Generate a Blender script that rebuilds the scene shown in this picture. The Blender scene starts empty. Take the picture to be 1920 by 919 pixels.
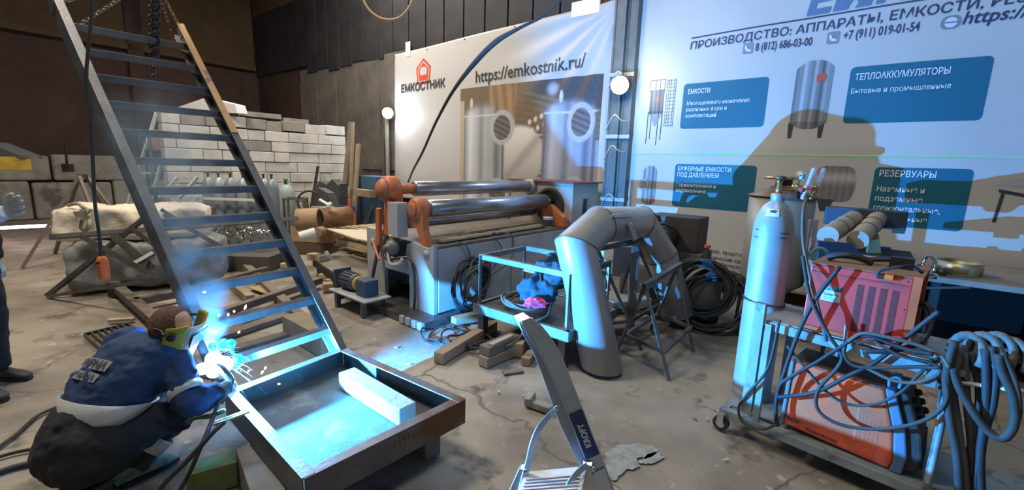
import bpy, bmesh, math, random
import numpy as np
from mathutils import Vector, Matrix
random.seed(7); rng = np.random.default_rng(7)
SC = bpy.context.scene
COL = SC.collection
# ---------------------------------------------------------------- camera
FP = 830.0; PITCH = math.atan(150/830); ROLL = math.radians(1.9); EYE = 1.7
_R0 = np.array([1, 0, 0.]); FW = np.array([0, math.cos(PITCH), -math.sin(PITCH)]); _U0 = np.array([0, math.sin(PITCH), math.cos(PITCH)])
RT = _R0*math.cos(ROLL)+_U0*math.sin(ROLL); UP = _U0*math.cos(ROLL)-_R0*math.sin(ROLL)
CP = np.array([0, 0, EYE])
cam = bpy.data.objects.new('camera', bpy.data.cameras.new('camera')); COL.objects.link(cam)
cam.data.sensor_width = 36; cam.data.lens = FP/1920*36; cam.data.clip_start = .02; cam.data.clip_end = 200
cam.matrix_world = Matrix(((RT[0], UP[0], -FW[0], 0), (RT[1], UP[1], -FW[1], 0), (RT[2], UP[2], -FW[2], EYE), (0, 0, 0, 1)))
SC.camera = cam
# ---------------------------------------------------------------- world, lamps, exposure
w_ = bpy.data.worlds.new('hall_air'); SC.world = w_; w_.use_nodes = True
w_.node_tree.nodes['Background'].inputs[0].default_value = (.80, .90, 1.0, 1)
w_.node_tree.nodes['Background'].inputs[1].default_value = .13
vs = SC.view_settings; vs.view_transform = 'Standard'; vs.look = 'None'; vs.gamma = 1; vs.exposure = 0.0; vs.use_curve_mapping = False
def light(name, kind, loc, energy, color, size=.1, target=None, **kw):
    d = bpy.data.lights.new(name, kind); d.energy = energy; d.color = color
    if kind == 'AREA': d.size = size
    else: d.shadow_soft_size = size
    for k, v in kw.items(): setattr(d, k, v)
    o = bpy.data.objects.new(name, d); COL.objects.link(o); o.location = loc
    if target is not None:
        o.rotation_euler = (Vector(target)-Vector(loc)).to_track_quat('-Z', 'Y').to_euler()
    return o
ARC = (-1.715, 2.41, .50)
light('hall_lamp_light', 'AREA', (-4.5, 4.0, 7.2), 430, (1, .87, .70), 1.6, (-3.5, 5, 0))
light('hall_lamp_light', 'AREA', (0.5, 1.0, 7.2), 115, (.86, .95, 1), 1.6, (0.8, 3.5, 0))
light('hall_lamp_light', 'AREA', (-3.5, 9.0, 7.0), 330, (1, .94, .85), 1.5, (-3.0, 9.5, 0))
light('weld_arc_light', 'SPOT', (-1.65, 2.515, .396), 2600, (.05, .37, 1.0), .010, (-.67, 2.37, .54), spot_size=math.radians(166), spot_blend=.2)
# ---------------------------------------------------------------- places on real planes
def ray(x, y): return FW+RT*(x-960)/FP-UP*(y-459.5)/FP
def G(x, y, z=0.): d = ray(x, y); return CP+d*(z-EYE)/d[2]          # on the level plane at height z
def D(x, y, Y): d = ray(x, y); return CP+d*Y/d[1]                     # at distance Y
def PLN(x, y, p0, n): d = ray(x, y); return CP+d*(((p0-CP)@n)/(d@n))  # on an upright plane
W0 = np.array([2.55, 5.5, 0]); WD = np.array([.78522, -.61922, 0]); WN = np.array([-.61922, -.78522, 0])   # banner wall: point, direction, normal into the hall
WS = 1.13   # how much farther the wall stands than the plane its print is measured on
def WP(u, z, off=0.): return CP+(W0+WD*u+np.array([0, 0, z])-CP)*WS+WN*off
def wuv(x, y): p = PLN(x, y, W0, WN); return (p-W0)@WD, p[2]
V = lambda *a: np.array(a, float)
ZZ = V(0, 0, 1)
# ---------------------------------------------------------------- materials
MATS = {}
def mat(name, c, rough=.6, metal=0., c2=None, scale=6., mix=.5, bump=0., bscale=None, detail=5., emis=None, estr=0., rvar=.0, c3=None, s3=1.3, lo3=.56, coat=0., trans=0., stretch=None):
    if name in MATS: return MATS[name]
    m = bpy.data.materials.new(name); m.use_nodes = True; nt = m.node_tree; b = nt.nodes['Principled BSDF']
    b.inputs['Base Color'].default_value = (*c, 1); b.inputs['Roughness'].default_value = rough; b.inputs['Metallic'].default_value = metal
    if coat: b.inputs['Coat Weight'].default_value = coat
    if trans: b.inputs['Transmission Weight'].default_value = trans
    if emis: b.inputs['Emission Color'].default_value = (*emis, 1); b.inputs['Emission Strength'].default_value = estr
    L = nt.links.new; N = nt.nodes.new
    if c2 or bump or c3:
        tc = N('ShaderNodeTexCoord'); src = tc.outputs['Object']
        if stretch:
            mp = N('ShaderNodeMapping'); mp.inputs['Scale'].default_value = stretch; L(src, mp.inputs[0]); src = mp.outputs[0]
        def noise(s, d=detail, r=.6):
            n = N('ShaderNodeTexNoise'); n.inputs['Scale'].default_value = s; n.inputs['Detail'].default_value = d; n.inputs['Roughness'].default_value = r; L(src, n.inputs['Vector']); return n.outputs[0]
        last = None
        if c2:
            rp = N('ShaderNodeValToRGB'); L(noise(scale), rp.inputs[0]); e = rp.color_ramp.elements
            e[0].position = max(0, mix-.16); e[0].color = (*c, 1); e[1].position = min(1, mix+.16); e[1].color = (*c2, 1); last = rp.outputs[0]
        if c3:
            mr = N('ShaderNodeMapRange'); L(noise(s3, 7), mr.inputs[0]); mr.inputs[1].default_value = lo3; mr.inputs[2].default_value = lo3+.09
            mx = N('ShaderNodeMix'); mx.data_type = 'RGBA'; L(mr.outputs[0], mx.inputs[0])
            if last: L(last, mx.inputs[6])
            else: mx.inputs[6].default_value = (*c, 1)
            mx.inputs[7].default_value = (*c3, 1); last = mx.outputs[2]
        if last: L(last, b.inputs['Base Color'])
        if bump:
            bp = N('ShaderNodeBump'); bp.inputs['Strength'].default_value = min(1, bump); bp.inputs['Distance'].default_value = .012*max(1, bump); L(noise(bscale or scale*4), bp.inputs['Height']); L(bp.outputs[0], b.inputs['Normal'])
        if rvar:
            mr = N('ShaderNodeMapRange'); L(noise(scale*1.7), mr.inputs[0]); mr.inputs[3].default_value = max(.05, rough-rvar); mr.inputs[4].default_value = min(1, rough+rvar); L(mr.outputs[0], b.inputs['Roughness'])
    MATS[name] = m; return m
M_FLOOR = None
steel = mat('dark_mill_steel', (.105, .10, .10), .45, .75, c2=(.19, .175, .165), scale=5, bump=.15, bscale=40, c3=(.16, .085, .05), s3=2.2, lo3=.58, rvar=.12)
steel2 = mat('stair_steel', (.11, .115, .125), .5, .5, c2=(.17, .17, .18), scale=7, bump=.12, bscale=50, c3=(.20, .13, .085), s3=2.5, lo3=.60, rvar=.12)
rusty = mat('rusty_steel', (.20, .12, .08), .7, .3, c2=(.11, .085, .075), scale=9, bump=.3, c3=(.30, .17, .09), s3=3)
profile = mat('dusty_profile', (.22, .17, .14), .65, .3, c2=(.13, .11, .10), scale=4, bump=.15)
stainless = mat('stainless', (.62, .62, .62), .30, .9, c2=(.48, .48, .49), scale=3, bump=.05, rvar=.08)
pipe_m = mat('dull_stainless_pipe', (.50, .48, .46), .42, .35, c2=(.36, .35, .34), scale=3, stretch=(1, 1, .25), bump=.06, bscale=30, rvar=.1)
alu = mat('aluminium', (.70, .71, .73), .30, .9, c2=(.58, .59, .61), scale=12, rvar=.1)
alu_d = mat('aluminium_ribbed', (.6, .61, .62), .42, .8, c2=(.45, .46, .47), scale=5)
chrome = mat('chrome', (.75, .75, .76), .18, 1.)
roller_m = mat('ground_steel_roll', (.52, .53, .56), .30, .85, c2=(.36, .36, .39), scale=4, stretch=(1, 1, 1), rvar=.1, bump=.04)
orange = mat('orange_enamel', (.56, .16, .05), .5, 0, c2=(.44, .12, .04), scale=7, c3=(.16, .06, .035), s3=4, lo3=.60, bump=.1)
mach_white = mat('chipped_grey_paint', (.46, .47, .47), .55, 0, c2=(.36, .37, .37), scale=3, c3=(.10, .09, .08), s3=7, lo3=.66, bump=.08)
black = mat('black_plastic', (.018, .018, .02), .55)
rubber = mat('black_rubber', (.022, .022, .024), .65, c2=(.04, .04, .042), scale=10)
hose_m = mat('dusty_hose', (.035, .032, .028), .75, c2=(.07, .06, .05), scale=8)
hose_l = mat('grey_green_hose', (.09, .085, .07), .7, c2=(.14, .125, .105), scale=8)
wood = mat('rough_timber', (.40, .30, .19), .8, c2=(.27, .20, .13), scale=3, stretch=(1, 1, 1), bump=.35, bscale=18, c3=(.15, .12, .09), s3=3, lo3=.62)
wood_d = mat('dark_old_timber', (.15, .13, .105), .85, c2=(.22, .19, .15), scale=5, bump=.4)
wood_w = mat('whitish_timber', (.50, .50, .46), .85, c2=(.38, .37, .33), scale=6, bump=.35, c3=(.12, .11, .09), s3=9, lo3=.63)
wood_l = mat('pale_timber', (.52, .42, .28), .8, c2=(.42, .33, .21), scale=4, bump=.2)
ply = mat('plywood', (.66, .55, .40), .7, c2=(.58, .47, .34), scale=4)
card = mat('cardboard', (.42, .29, .17), .85, c2=(.36, .245, .145), scale=5)
card_d = mat('cardboard_inside', (.30, .20, .115), .9)
jacket_m = mat('navy_work_cloth', (.030, .065, .16), .85, c2=(.018, .042, .115), scale=6, bump=.35, bscale=25)
trouser_m = mat('black_work_cloth', (.016, .016, .018), .9, c2=(.028, .028, .030), scale=6, bump=.4, bscale=20)
reflect_m = mat('reflective_tape', (.62, .63, .62), .45, .25)
skin_m = mat('skin', (.50, .29, .21), .55)
hair_m = mat('brown_hair', (.09, .045, .03), .8, c2=(.15, .07, .045), scale=40, bump=.8, bscale=90)
glove_m = mat('pale_work_glove', (.60, .64, .68), .85, c2=(.46, .52, .60), scale=14, bump=.3, bscale=60)
boot_m = mat('dark_boot', (.03, .03, .035), .6, bump=.1)
boot_g = mat('green_boot', (.05, .16, .09), .6, c2=(.35, .42, .36), scale=30)
mask_y = mat('olive_yellow_mask', (.42, .36, .03), .45)
conc = mat('old_concrete', (.38, .355, .31), .9, c2=(.24, .225, .20), scale=3, bump=.5, bscale=14, c3=(.13, .12, .11), s3=2)
wall_m = mat('rust_brown_wall', (.055, .030, .026), .85, c2=(.085, .045, .034), scale=1.2, bump=.3, bscale=8, c3=(.03, .022, .022), s3=.6, lo3=.55)
wall_up = mat('ochre_upper_wall', (.12, .075, .035), .9, c2=(.08, .05, .028), scale=1.1, bump=.3, bscale=8)
wall_low = mat('dirty_plinth', (.17, .17, .145), .9, c2=(.10, .10, .09), scale=1.6, bump=.4, bscale=8)
plaster = mat('grey_plaster', (.15, .125, .105), .9, c2=(.09, .08, .07), scale=2, bump=.25)
darkmetal = mat('dark_sheet_metal', (.022, .021, .024), .7, .2, c2=(.04, .036, .036), scale=2)
graycol = mat('grey_green_column', (.15, .17, .165), .5, .2, c2=(.11, .12, .12), scale=5, bump=.1)
bann = mat('white_banner_vinyl', (.54, .515, .49), .55, c2=(.50, .48, .46), scale=1.0)
p_navy = mat('print_navy', (.035, .04, .10), .5); p_teal = mat('print_teal', (.006, .125, .20), .5); p_white = mat('print_white', (.66, .68, .70), .5)
p_red = mat('print_red', (.55, .08, .05), .5); p_dark = mat('print_dark', (.05, .05, .06), .5); p_grey = mat('print_grey', (.22, .24, .27), .5); p_grey2 = mat('print_light_grey', (.42, .44, .47), .5); p_blue = mat('print_slate', (.10, .18, .30), .5)
brick_m = mat('white_block', (.72, .69, .63), .9, c2=(.50, .47, .43), scale=2.5, bump=.3, bscale=20, c3=(.35, .32, .28), s3=1.7, lo3=.62)
brick_d = mat('dirty_block', (.33, .30, .26), .9, c2=(.24, .22, .19), scale=5, bump=.4)
mortar = mat('mortar_dark', (.10, .09, .085), .95)
cyl_m = mat('bottle_grey', (.36, .42, .42), .42, .25, c2=(.29, .34, .35), scale=4, c3=(.20, .19, .17), s3=5, lo3=.66, bump=.05)
red_m = mat('faded_red_enamel', (.78, .075, .06), .34, 0, c2=(.70, .06, .05), scale=4, c3=(.55, .12, .09), s3=6, lo3=.64)
redor = mat('orange_red_enamel', (.70, .13, .04), .4, 0, c2=(.58, .10, .03), scale=6)
jor = mat('orange_case', (.97, .17, .06), .55, 0, c2=(.88, .12, .045), scale=3)
dusty = mat('brown_dust', (.22, .13, .09), .9, c2=(.30, .20, .14), scale=6, bump=.1)
bezel = mat('blue_grey_bezel', (.12, .20, .28), .5)
trol = mat('grey_trolley_paint', (.33, .38, .38), .5, .2, c2=(.24, .27, .27), scale=6, c3=(.12, .11, .1), s3=5)
brass = mat('brass', (.62, .42, .18), .32, .9)
blue_p = mat('blue_paint', (.03, .10, .32), .45, c2=(.02, .06, .2), scale=8)
navy_motor = mat('dark_grey_motor', (.055, .065, .085), .5, .2, c2=(.09, .10, .12), scale=12)
rollpale = mat('pale_rubber_roll', (.42, .36, .28), .7, c2=(.33, .28, .22), scale=6)
tarp_m = mat('dusty_white_tarp', (.76, .67, .54), .75, c2=(.62, .53, .42), scale=3, bump=1.6, bscale=9)
tarp_g = mat('grey_film', (.27, .27, .25), .6, c2=(.17, .17, .155), scale=4, bump=1.6, bscale=9)
glass_m = mat('thin_clear_glass', (.85, .88, .9), .12, .0, trans=.75)
white_p = mat('white_paint', (.75, .75, .73), .5); yellow = mat('yellow_paint', (.55, .36, .03), .5, c2=(.38, .24, .03), scale=6)
pink = mat('pink_cloth', (.72, .07, .17), .85); jc = mat('dark_teal_cloth', (.03, .075, .10), .9, c2=(.02, .05, .07), scale=9, bump=.6, bscale=30)
lime = mat('mossy_block', (.20, .23, .06), .85, c2=(.13, .14, .06), scale=6, bump=.3)
rope_y = mat('yellow_cable', (.48, .33, .17), .6)
# ---------------------------------------------------------------- mesh builder
class MB:
    def __init__(s): s.v = []; s.f = []; s.sm = []; s.mi = []; s.cur = 0
    def add(s, vs_, fs, smooth=False):
        o = len(s.v); s.v += [tuple(map(float, p)) for p in vs_]
        for f in fs: s.f.append([o+i for i in f]); s.sm.append(smooth); s.mi.append(s.cur)
        return s
    def hexa(s, p):  # 8 points: bottom ring 0-3 ccw, top ring 4-7
        return s.add(p, [(3, 2, 1, 0), (4, 5, 6, 7), (0, 1, 5, 4), (1, 2, 6, 5), (2, 3, 7, 6), (3, 0, 4, 7)])
    def box(s, c, e, ax=None, ay=None, az=None):   # centre, full sizes, axes
        c = V(*c); ax = V(1, 0, 0) if ax is None else V(*ax); az = ZZ if az is None else V(*az)
        ay = np.cross(az, ax) if ay is None else V(*ay)
        a, b, d = ax*e[0]/2, ay*e[1]/2, az*e[2]/2
        return s.hexa([c-a-b-d, c+a-b-d, c+a+b-d, c-a+b-d, c-a-b+d, c+a-b+d, c+a+b+d, c-a+b+d])
    def beam(s, p, q, w, h, up=(0, 0, 1)):        # box bar from p to q, w sideways, h along up
        p, q = V(*p), V(*q); d = q-p; L = np.linalg.norm(d); d = d/L; up = V(*up); sd = np.cross(up, d)
        if np.linalg.norm(sd) < 1e-4: sd = np.cross(V(1, 0, 0), d)
        sd /= np.linalg.norm(sd); u2 = np.cross(d, sd)
        return s.box((p+q)/2, (L, w, h), d, sd, u2)
    def angle(s, p, q, w, t=.006, up=(0, 0, 1), flip=1):   # L section
        p, q = V(*p), V(*q); d = (q-p)/np.linalg.norm(q-p); up = V(*up); sd = np.cross(up, d); sd /= np.linalg.norm(sd); u2 = np.cross(d, sd)
        s.beam(p+sd*flip*w/2, q+sd*flip*w/2, w, t, u2); s.beam(p-u2*w/2, q-u2*w/2, t, w, u2); return s
    def channel(s, p, q, h, w, t, up=(0, 0, 1), flip=1):   # C section, web on the p-q line, flanges to side*flip
        p, q = V(*p), V(*q); d = (q-p)/np.linalg.norm(q-p); up = V(*up); sd = np.cross(up, d); sd /= np.linalg.norm(sd); u2 = np.cross(d, sd)
        s.beam(p, q, t, h, u2)
        for k in (1, -1):
            o = u2*k*(h/2-t/2)+sd*flip*(w/2); s.beam(p+o, q+o, w, t, u2)
        return s
    def cyl(s, p, q, r0, r1=None, n=16, caps=True, smooth=True):
        r1 = r0 if r1 is None else r1; p, q = V(*p), V(*q); d = q-p; d = d/np.linalg.norm(d)
        a = np.cross(d, ZZ) if abs(d[2]) < .95 else np.cross(d, V(1, 0, 0)); a /= np.linalg.norm(a); b = np.cross(d, a)
        ring = [a*math.cos(2*math.pi*i/n)+b*math.sin(2*math.pi*i/n) for i in range(n)]
        s.add([p+x*r0 for x in ring]+[q+x*r1 for x in ring], [(i, (i+1) % n, n+(i+1) % n, n+i) for i in range(n)], smooth)
        if caps:
            s.add([p+x*r0 for x in ring], [list(range(n))[::-1]]); s.add([q+x*r1 for x in ring], [list(range(n))])
        return s
    def lathe(s, p, d, prof, n=24, smooth=True, caps=True):   # prof: (r, distance along d)
        p, d = V(*p), V(*d); d = d/np.linalg.norm(d)
        a = np.cross(d, ZZ) if abs(d[2]) < .95 else V(1, 0, 0); a = a-d*(a@d); a /= np.linalg.norm(a); b = np.cross(d, a)
        vs_ = []; m = len(prof)
        for r, h in prof: vs_ += [p+d*h+(a*math.cos(2*math.pi*i/n)+b*math.sin(2*math.pi*i/n))*r for i in range(n)]
        fs = [(j*n+i, j*n+(i+1) % n, (j+1)*n+(i+1) % n, (j+1)*n+i) for j in range(m-1) for i in range(n)]
        if caps: fs += [list(range(n))[::-1], [(m-1)*n+i for i in range(n)]]
        return s.add(vs_, fs, smooth)
    def tube(s, pts, r, n=8, curved=True, smooth=True):
        P = [V(*p) for p in pts]
        if curved and len(P) > 2: P = catmull(P)
        rr = r if hasattr(r, '__len__') else [r]*len(P)
        if len(rr) != len(P): rr = list(np.interp(np.linspace(0, 1, len(P)), np.linspace(0, 1, len(rr)), rr))
        t0 = P[1]-P[0]; t0 /= np.linalg.norm(t0); a = np.cross(t0, ZZ) if abs(t0[2]) < .9 else np.cross(t0, V(1, 0, 0)); a /= np.linalg.norm(a)
        vs_ = []
        for i, p in enumerate(P):
            t = P[min(i+1, len(P)-1)]-P[max(i-1, 0)]; t = t/(np.linalg.norm(t)+1e-9); a = a-t*(a@t); a /= (np.linalg.norm(a)+1e-9); b = np.cross(t, a)
            vs_ += [p+(a*math.cos(2*math.pi*k/n)+b*math.sin(2*math.pi*k/n))*rr[i] for k in range(n)]
        m = len(P)
        return s.add(vs_, [(j*n+k, j*n+(k+1) % n, (j+1)*n+(k+1) % n, (j+1)*n+k) for j in range(m-1) for k in range(n)]+[list(range(n))[::-1], [(m-1)*n+k for k in range(n)]], smooth)
    def loft(s, rings, smooth=True, caps=True):    # rings: lists of points, same count
        n = len(rings[0]); m = len(rings)
        fs = [(j*n+k, j*n+(k+1) % n, (j+1)*n+(k+1) % n, (j+1)*n+k) for j in range(m-1) for k in range(n)]
        if caps: fs += [list(range(n))[::-1], [(m-1)*n+k for k in range(n)]]
        return s.add([p for r in rings for p in r], fs, smooth)
    def prism(s, poly, off):     # poly: 3d points, extruded by vector off
        n = len(poly); P = [V(*p) for p in poly]; off = V(*off)
        return s.add(P+[p+off for p in P], [list(range(n))[::-1], [n+i for i in range(n)]]+[(i, (i+1) % n, n+(i+1) % n, n+i) for i in range(n)])
    def ball(s, c, r, n=12, m=8, sq=(1, 1, 1)):
        c = V(*c); prof = []
        vs_ = []
        for j in range(m+1):
            th = math.pi*j/m; th = min(max(th, .03), math.pi-.03)
            vs_ += [c+V(math.sin(th)*math.cos(2*math.pi*i/n)*r*sq[0], math.sin(th)*math.sin(2*math.pi*i/n)*r*sq[1], math.cos(th)*r*sq[2]) for i in range(n)]
        fs = [((j+1)*n+i, (j+1)*n+(i+1) % n, j*n+(i+1) % n, j*n+i) for j in range(m) for i in range(n)]+[list(range(n)), [m*n+i for i in range(n)][::-1]]
        return s.add(vs_, fs, True)
    def grid(s, fn, nu, nv, smooth=True):
        vs_ = [fn(i/nu, j/nv) for j in range(nv+1) for i in range(nu+1)]
        return s.add(vs_, [(j*(nu+1)+i, j*(nu+1)+i+1, (j+1)*(nu+1)+i+1, (j+1)*(nu+1)+i) for j in range(nv) for i in range(nu)], smooth)
    def torus(s, c, nrm, R, r, n=32, m=8, wob=0., seed=0):
        c = V(*c); nrm = V(*nrm); nrm = nrm/np.linalg.norm(nrm); a = np.cross(nrm, ZZ) if abs(nrm[2]) < .95 else V(1, 0, 0); a /= np.linalg.norm(a); b = np.cross(nrm, a)
        rd = random.Random(seed); f1, f2 = rd.random()*6, rd.random()*6
        P = [c+(a*math.cos(t)+b*math.sin(t))*R*(1+wob*math.sin(2*t+f1))+nrm*R*wob*math.sin(3*t+f2) for t in np.linspace(0, 2*math.pi, n+1)]
        return s.tube(P, r, m, curved=False)
    def build(s, name, material, parent=None, bevel=0., seg=2, **tags):
        me = bpy.data.meshes.new(name); vs_ = np.array(s.v)
        if parent is not None:
            Mi = np.array(wmat(parent).inverted()); vs_ = vs_@Mi[:3, :3].T+Mi[:3, 3]
        else:
            base = np.array([(vs_[:, 0].min()+vs_[:, 0].max())/2, (vs_[:, 1].min()+vs_[:, 1].max())/2, vs_[:, 2].min()]); vs_ = vs_-base
        me.from_pydata(vs_.tolist(), [], s.f); me.polygons.foreach_set('use_smooth', s.sm)
        for m in (material if isinstance(material, (list, tuple)) else [material]): me.materials.append(m)
        if any(s.mi): me.polygons.foreach_set('material_index', s.mi)
        me.update(); o = bpy.data.objects.new(name, me); COL.objects.link(o)
        if parent is not None: o.parent = parent
        else: o.location = base
        if bevel:
            b = o.modifiers.new('bevel', 'BEVEL'); b.width = bevel; b.segments = seg; b.limit_method = 'ANGLE'; b.angle_limit = math.radians(40)
        for k, v in tags.items(): o[k] = v
        return o
def catmull(P, k=6):
    out = []; Q = [2*P[0]-P[1]]+list(P)+[2*P[-1]-P[-2]]
    for i in range(1, len(Q)-2):
        a, b, c, d = Q[i-1], Q[i], Q[i+1], Q[i+2]
        for t in np.linspace(0, 1, k, endpoint=False): out.append(.5*((2*b)+(c-a)*t+(2*a-5*b+4*c-d)*t*t+(3*b-a-3*c+d)*t**3))
    out.append(P[-1]); return out
def wmat(o):
    M = Matrix.Translation(o.location) @ o.rotation_euler.to_matrix().to_4x4()
    return wmat(o.parent) @ M if o.parent else M
def thing(name, label, cat, loc=(0, 0, 0), rz=0., group=None):
    o = bpy.data.objects.new(name, None); COL.objects.link(o); o.empty_display_size = .1; o.location = [float(x) for x in loc]; o.rotation_euler = (0, 0, rz)
    o['label'] = label; o['category'] = cat
    if group: o['group'] = group
    return o
def tag(o, label, cat, group=None):
    o['label'] = label; o['category'] = cat
    if group: o['group'] = group
    return o
ORD = ('first', 'second', 'third', 'fourth', 'fifth', 'sixth', 'seventh')
def struct(o): o['kind'] = 'structure'; return o
def dup(root, loc=None, rz=None, label=None):
    r = root.copy(); COL.objects.link(r)
    if loc is not None: r.location = [float(x) for x in loc]
    if rz is not None: r.rotation_euler = (0, 0, rz)
    if label: r['label'] = label
    for ch in list(root.children):
        c = ch.copy(); COL.objects.link(c); c.parent = r
        for g in list(ch.children):
            d = g.copy(); COL.objects.link(d); d.parent = c
    return r
def crumple(o, size, strength, kind='CLOUDS'):
    tx = bpy.data.textures.get('wr%g' % size) or bpy.data.textures.new('wr%g' % size, kind); tx.noise_scale = size
    if kind == 'CLOUDS': tx.noise_depth = 2
    d = o.modifiers.new('crumple', 'DISPLACE'); d.texture = tx; d.strength = strength; d.mid_level = .5; d.texture_coords = 'LOCAL'; return o
def one(mb, name, material, label, cat, group=None, **k): return tag(mb.build(name, material, **k), label, cat, group)
# ================================================================= SETTING
def floor_mat():
    m = bpy.data.materials.new('workshop_floor'); m.use_nodes = True; nt = m.node_tree; b = nt.nodes['Principled BSDF']; L = nt.links.new; N = nt.nodes.new
    tc = N('ShaderNodeTexCoord')
    def noise(s, d=6, r=.6):
        n = N('ShaderNodeTexNoise'); n.inputs['Scale'].default_value = s; n.inputs['Detail'].default_value = d; n.inputs['Roughness'].default_value = r; L(tc.outputs['Object'], n.inputs['Vector']); return n.outputs[0]
    def mixc(f, a, c):
        x = N('ShaderNodeMix'); x.data_type = 'RGBA'; L(f, x.inputs[0])
        (L(a, x.inputs[6]) if not isinstance(a, tuple) else setattr(x.inputs[6], 'default_value', (*a, 1))); x.inputs[7].default_value = (*c, 1); return x.outputs[2]
    def rng_(f, lo, hi):
        r = N('ShaderNodeMapRange'); L(f, r.inputs[0]); r.inputs[1].default_value = lo; r.inputs[2].default_value = hi; return r.outputs[0]
    c = mixc(rng_(noise(1.1), .38, .62), (.33, .285, .225), (.20, .17, .14))
    c = mixc(rng_(noise(.45, 4), .52, .62), c, (.42, .375, .305))
    c = mixc(rng_(noise(3.2, 8), .56, .66), c, (.12, .105, .09))
    c = mixc(rng_(noise(9, 6), .62, .70), c, (.46, .41, .34))
    v = N('ShaderNodeTexVoronoi'); v.feature = 'DISTANCE_TO_EDGE'; v.inputs['Scale'].default_value = .3
    nz = N('ShaderNodeTexNoise'); nz.inputs['Scale'].default_value = 2.2; nz.inputs['Detail'].default_value = 6; L(tc.outputs['Object'], nz.inputs['Vector'])
    ad = N('ShaderNodeMix'); ad.data_type = 'RGBA'; ad.inputs[0].default_value = .25; L(tc.outputs['Object'], ad.inputs[6]); L(nz.outputs['Color'], ad.inputs[7]); L(ad.outputs[2], v.inputs['Vector'])
    cr = rng_(v.outputs['Distance'], .003, 0.0)
    c = mixc(cr, c, (.15, .13, .11)); L(c, b.inputs['Base Color'])
    r = N('ShaderNodeMapRange'); L(noise(2.0), r.inputs[0]); r.inputs[3].default_value = .45; r.inputs[4].default_value = .85; L(r.outputs[0], b.inputs['Roughness'])
    mth = N('ShaderNodeMath'); mth.operation = 'SUBTRACT'; L(noise(14, 8), mth.inputs[0]); L(cr, mth.inputs[1])
    bp = N('ShaderNodeBump'); bp.inputs['Strength'].default_value = .55; bp.inputs['Distance'].default_value = .012; L(mth.outputs[0], bp.inputs['Height']); L(bp.outputs[0], b.inputs['Normal'])
    return m
M_FLOOR = floor_mat()
fl = MB()
def _fz(x, y): return -.012+.006*math.sin(x*1.7+1)*math.cos(y*1.3)
fl.grid(lambda a, b: V(-16+26*a, -3+24*b, -.008), 60, 60); struct(fl.build('floor', M_FLOOR))
# banner wall, in bands; far wall
T_C = -13.0   # corner with far wall
def wallbox(mb, u0, u1, z0, z1, d=.3, off=0.): return mb.box(WP((u0+u1)/2, (z0+z1)/2, off-d/2), ((u1-u0)*WS, d, (z1-z0)*WS), WD, None, ZZ)
o = MB(); wallbox(o, T_C-.5, 5.5, -.02, 8.2, .3, -.12); struct(o.build('wall_right', wall_m))
o = MB(); wallbox(o, -10.4, -6.5, 0, 3.9, .08, -.04)
for k in range(5): wallbox(o, -10.4+k*.9, -9.56+k*.86, 1.5, 3.55+.08*k, .03, -.01)
struct(o.build('trim_1', plaster))
o = MB(); wallbox(o, -13, 5.5, 4.0, 5.6, .06, -.06); struct(o.build('trim_2', darkmetal))
sheets = bpy.data.objects['trim_2']
for k in range(26):
    q = MB(); wallbox(q, -10+k*.5+.015, -10+k*.5+.485, 3.8+.05*math.sin(k*2.1), 5.5, .03+.01*(k % 3), -.015); q.build('panel', darkmetal, sheets, bevel=.004)
o = MB(); wallbox(o, -13, 5.5, 5.6, 6.6, .10, -.04); struct(o.build('trim_3', wall_up))
# far wall along WN direction from corner
CR = WP(T_C, 0)*V(1, 1, 0); FD = WN; FN = -WD
def FWP(s, z, off=0.): return CR+FD*s+WD*off+V(0, 0, z)
def farbox(mb, s0, s1, z0, z1, d=.3, off=0.): return mb.box(FWP((s0+s1)/2, (z0+z1)/2, off-d/2), (s1-s0, d, z1-z0), FD, None, ZZ)
o = MB(); farbox(o, -.8, 12, 0, 8.2, .3, -.1); struct(o.build('wall_back', wall_m))
o = MB(); farbox(o, 0, 12, 4.6, 8, .12, .02); farbox(o, 0, 12, 4.45, 4.6, .22, .10); struct(o.build('trim_4', wall_up))
o = MB(); farbox(o, 0, 12, 0, 1.0, .15, .05); struct(o.build('trim_5', wall_low))
o = MB()
for s in (2.9, 6.3): farbox(o, s, s+.35, 0, 8, .1, .1)
struct(o.build('trim_6', wall_m))
o = MB(); o.box((-3, 8, 8.3), (30, 30, .2)); struct(o.build('ceiling', darkmetal))
# row of precast concrete blocks by the far wall
th = 1
cb = thing('concrete_block_row', 'row of rough grey concrete blocks along the foot of the brown far wall', 'blocks', FWP(4, 0, .5))
x = 1.2
for k, (L_, h_, z_) in enumerate(((1.3, .62, .95), (1.1, .6, .95), (1.5, .64, .95), (1.2, .6, .95), (1.3, .55, .95), (1.4, .9, 0), (1.6, .95, 0), (1.5, .9, 0), (1.3, .93, 0), (1.5, .9, 0))):
    if k == 5: x = 1.0
    q = MB(); farbox(q, x, x+L_-.04, z_, z_+h_, .45, .42+.04*random.random()); q.build('block', conc, cb, bevel=.05); x += L_
# ---- glowing bar drawn for daylight in a gap low at the far wall
g0, g1 = G(8, 428, .02), G(96, 423, .02)
o = MB(); o.beam(D(-30, 429, 8.0), D(92, 423, 8.0), .03, .055); one(o, 'daylight_strip', mat('daylight_glow', (1, 1, 1), .4, emis=(1, .72, .80), estr=9), 'glowing pinkish white strip of daylight low down behind the standing person', 'lamp')
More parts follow.
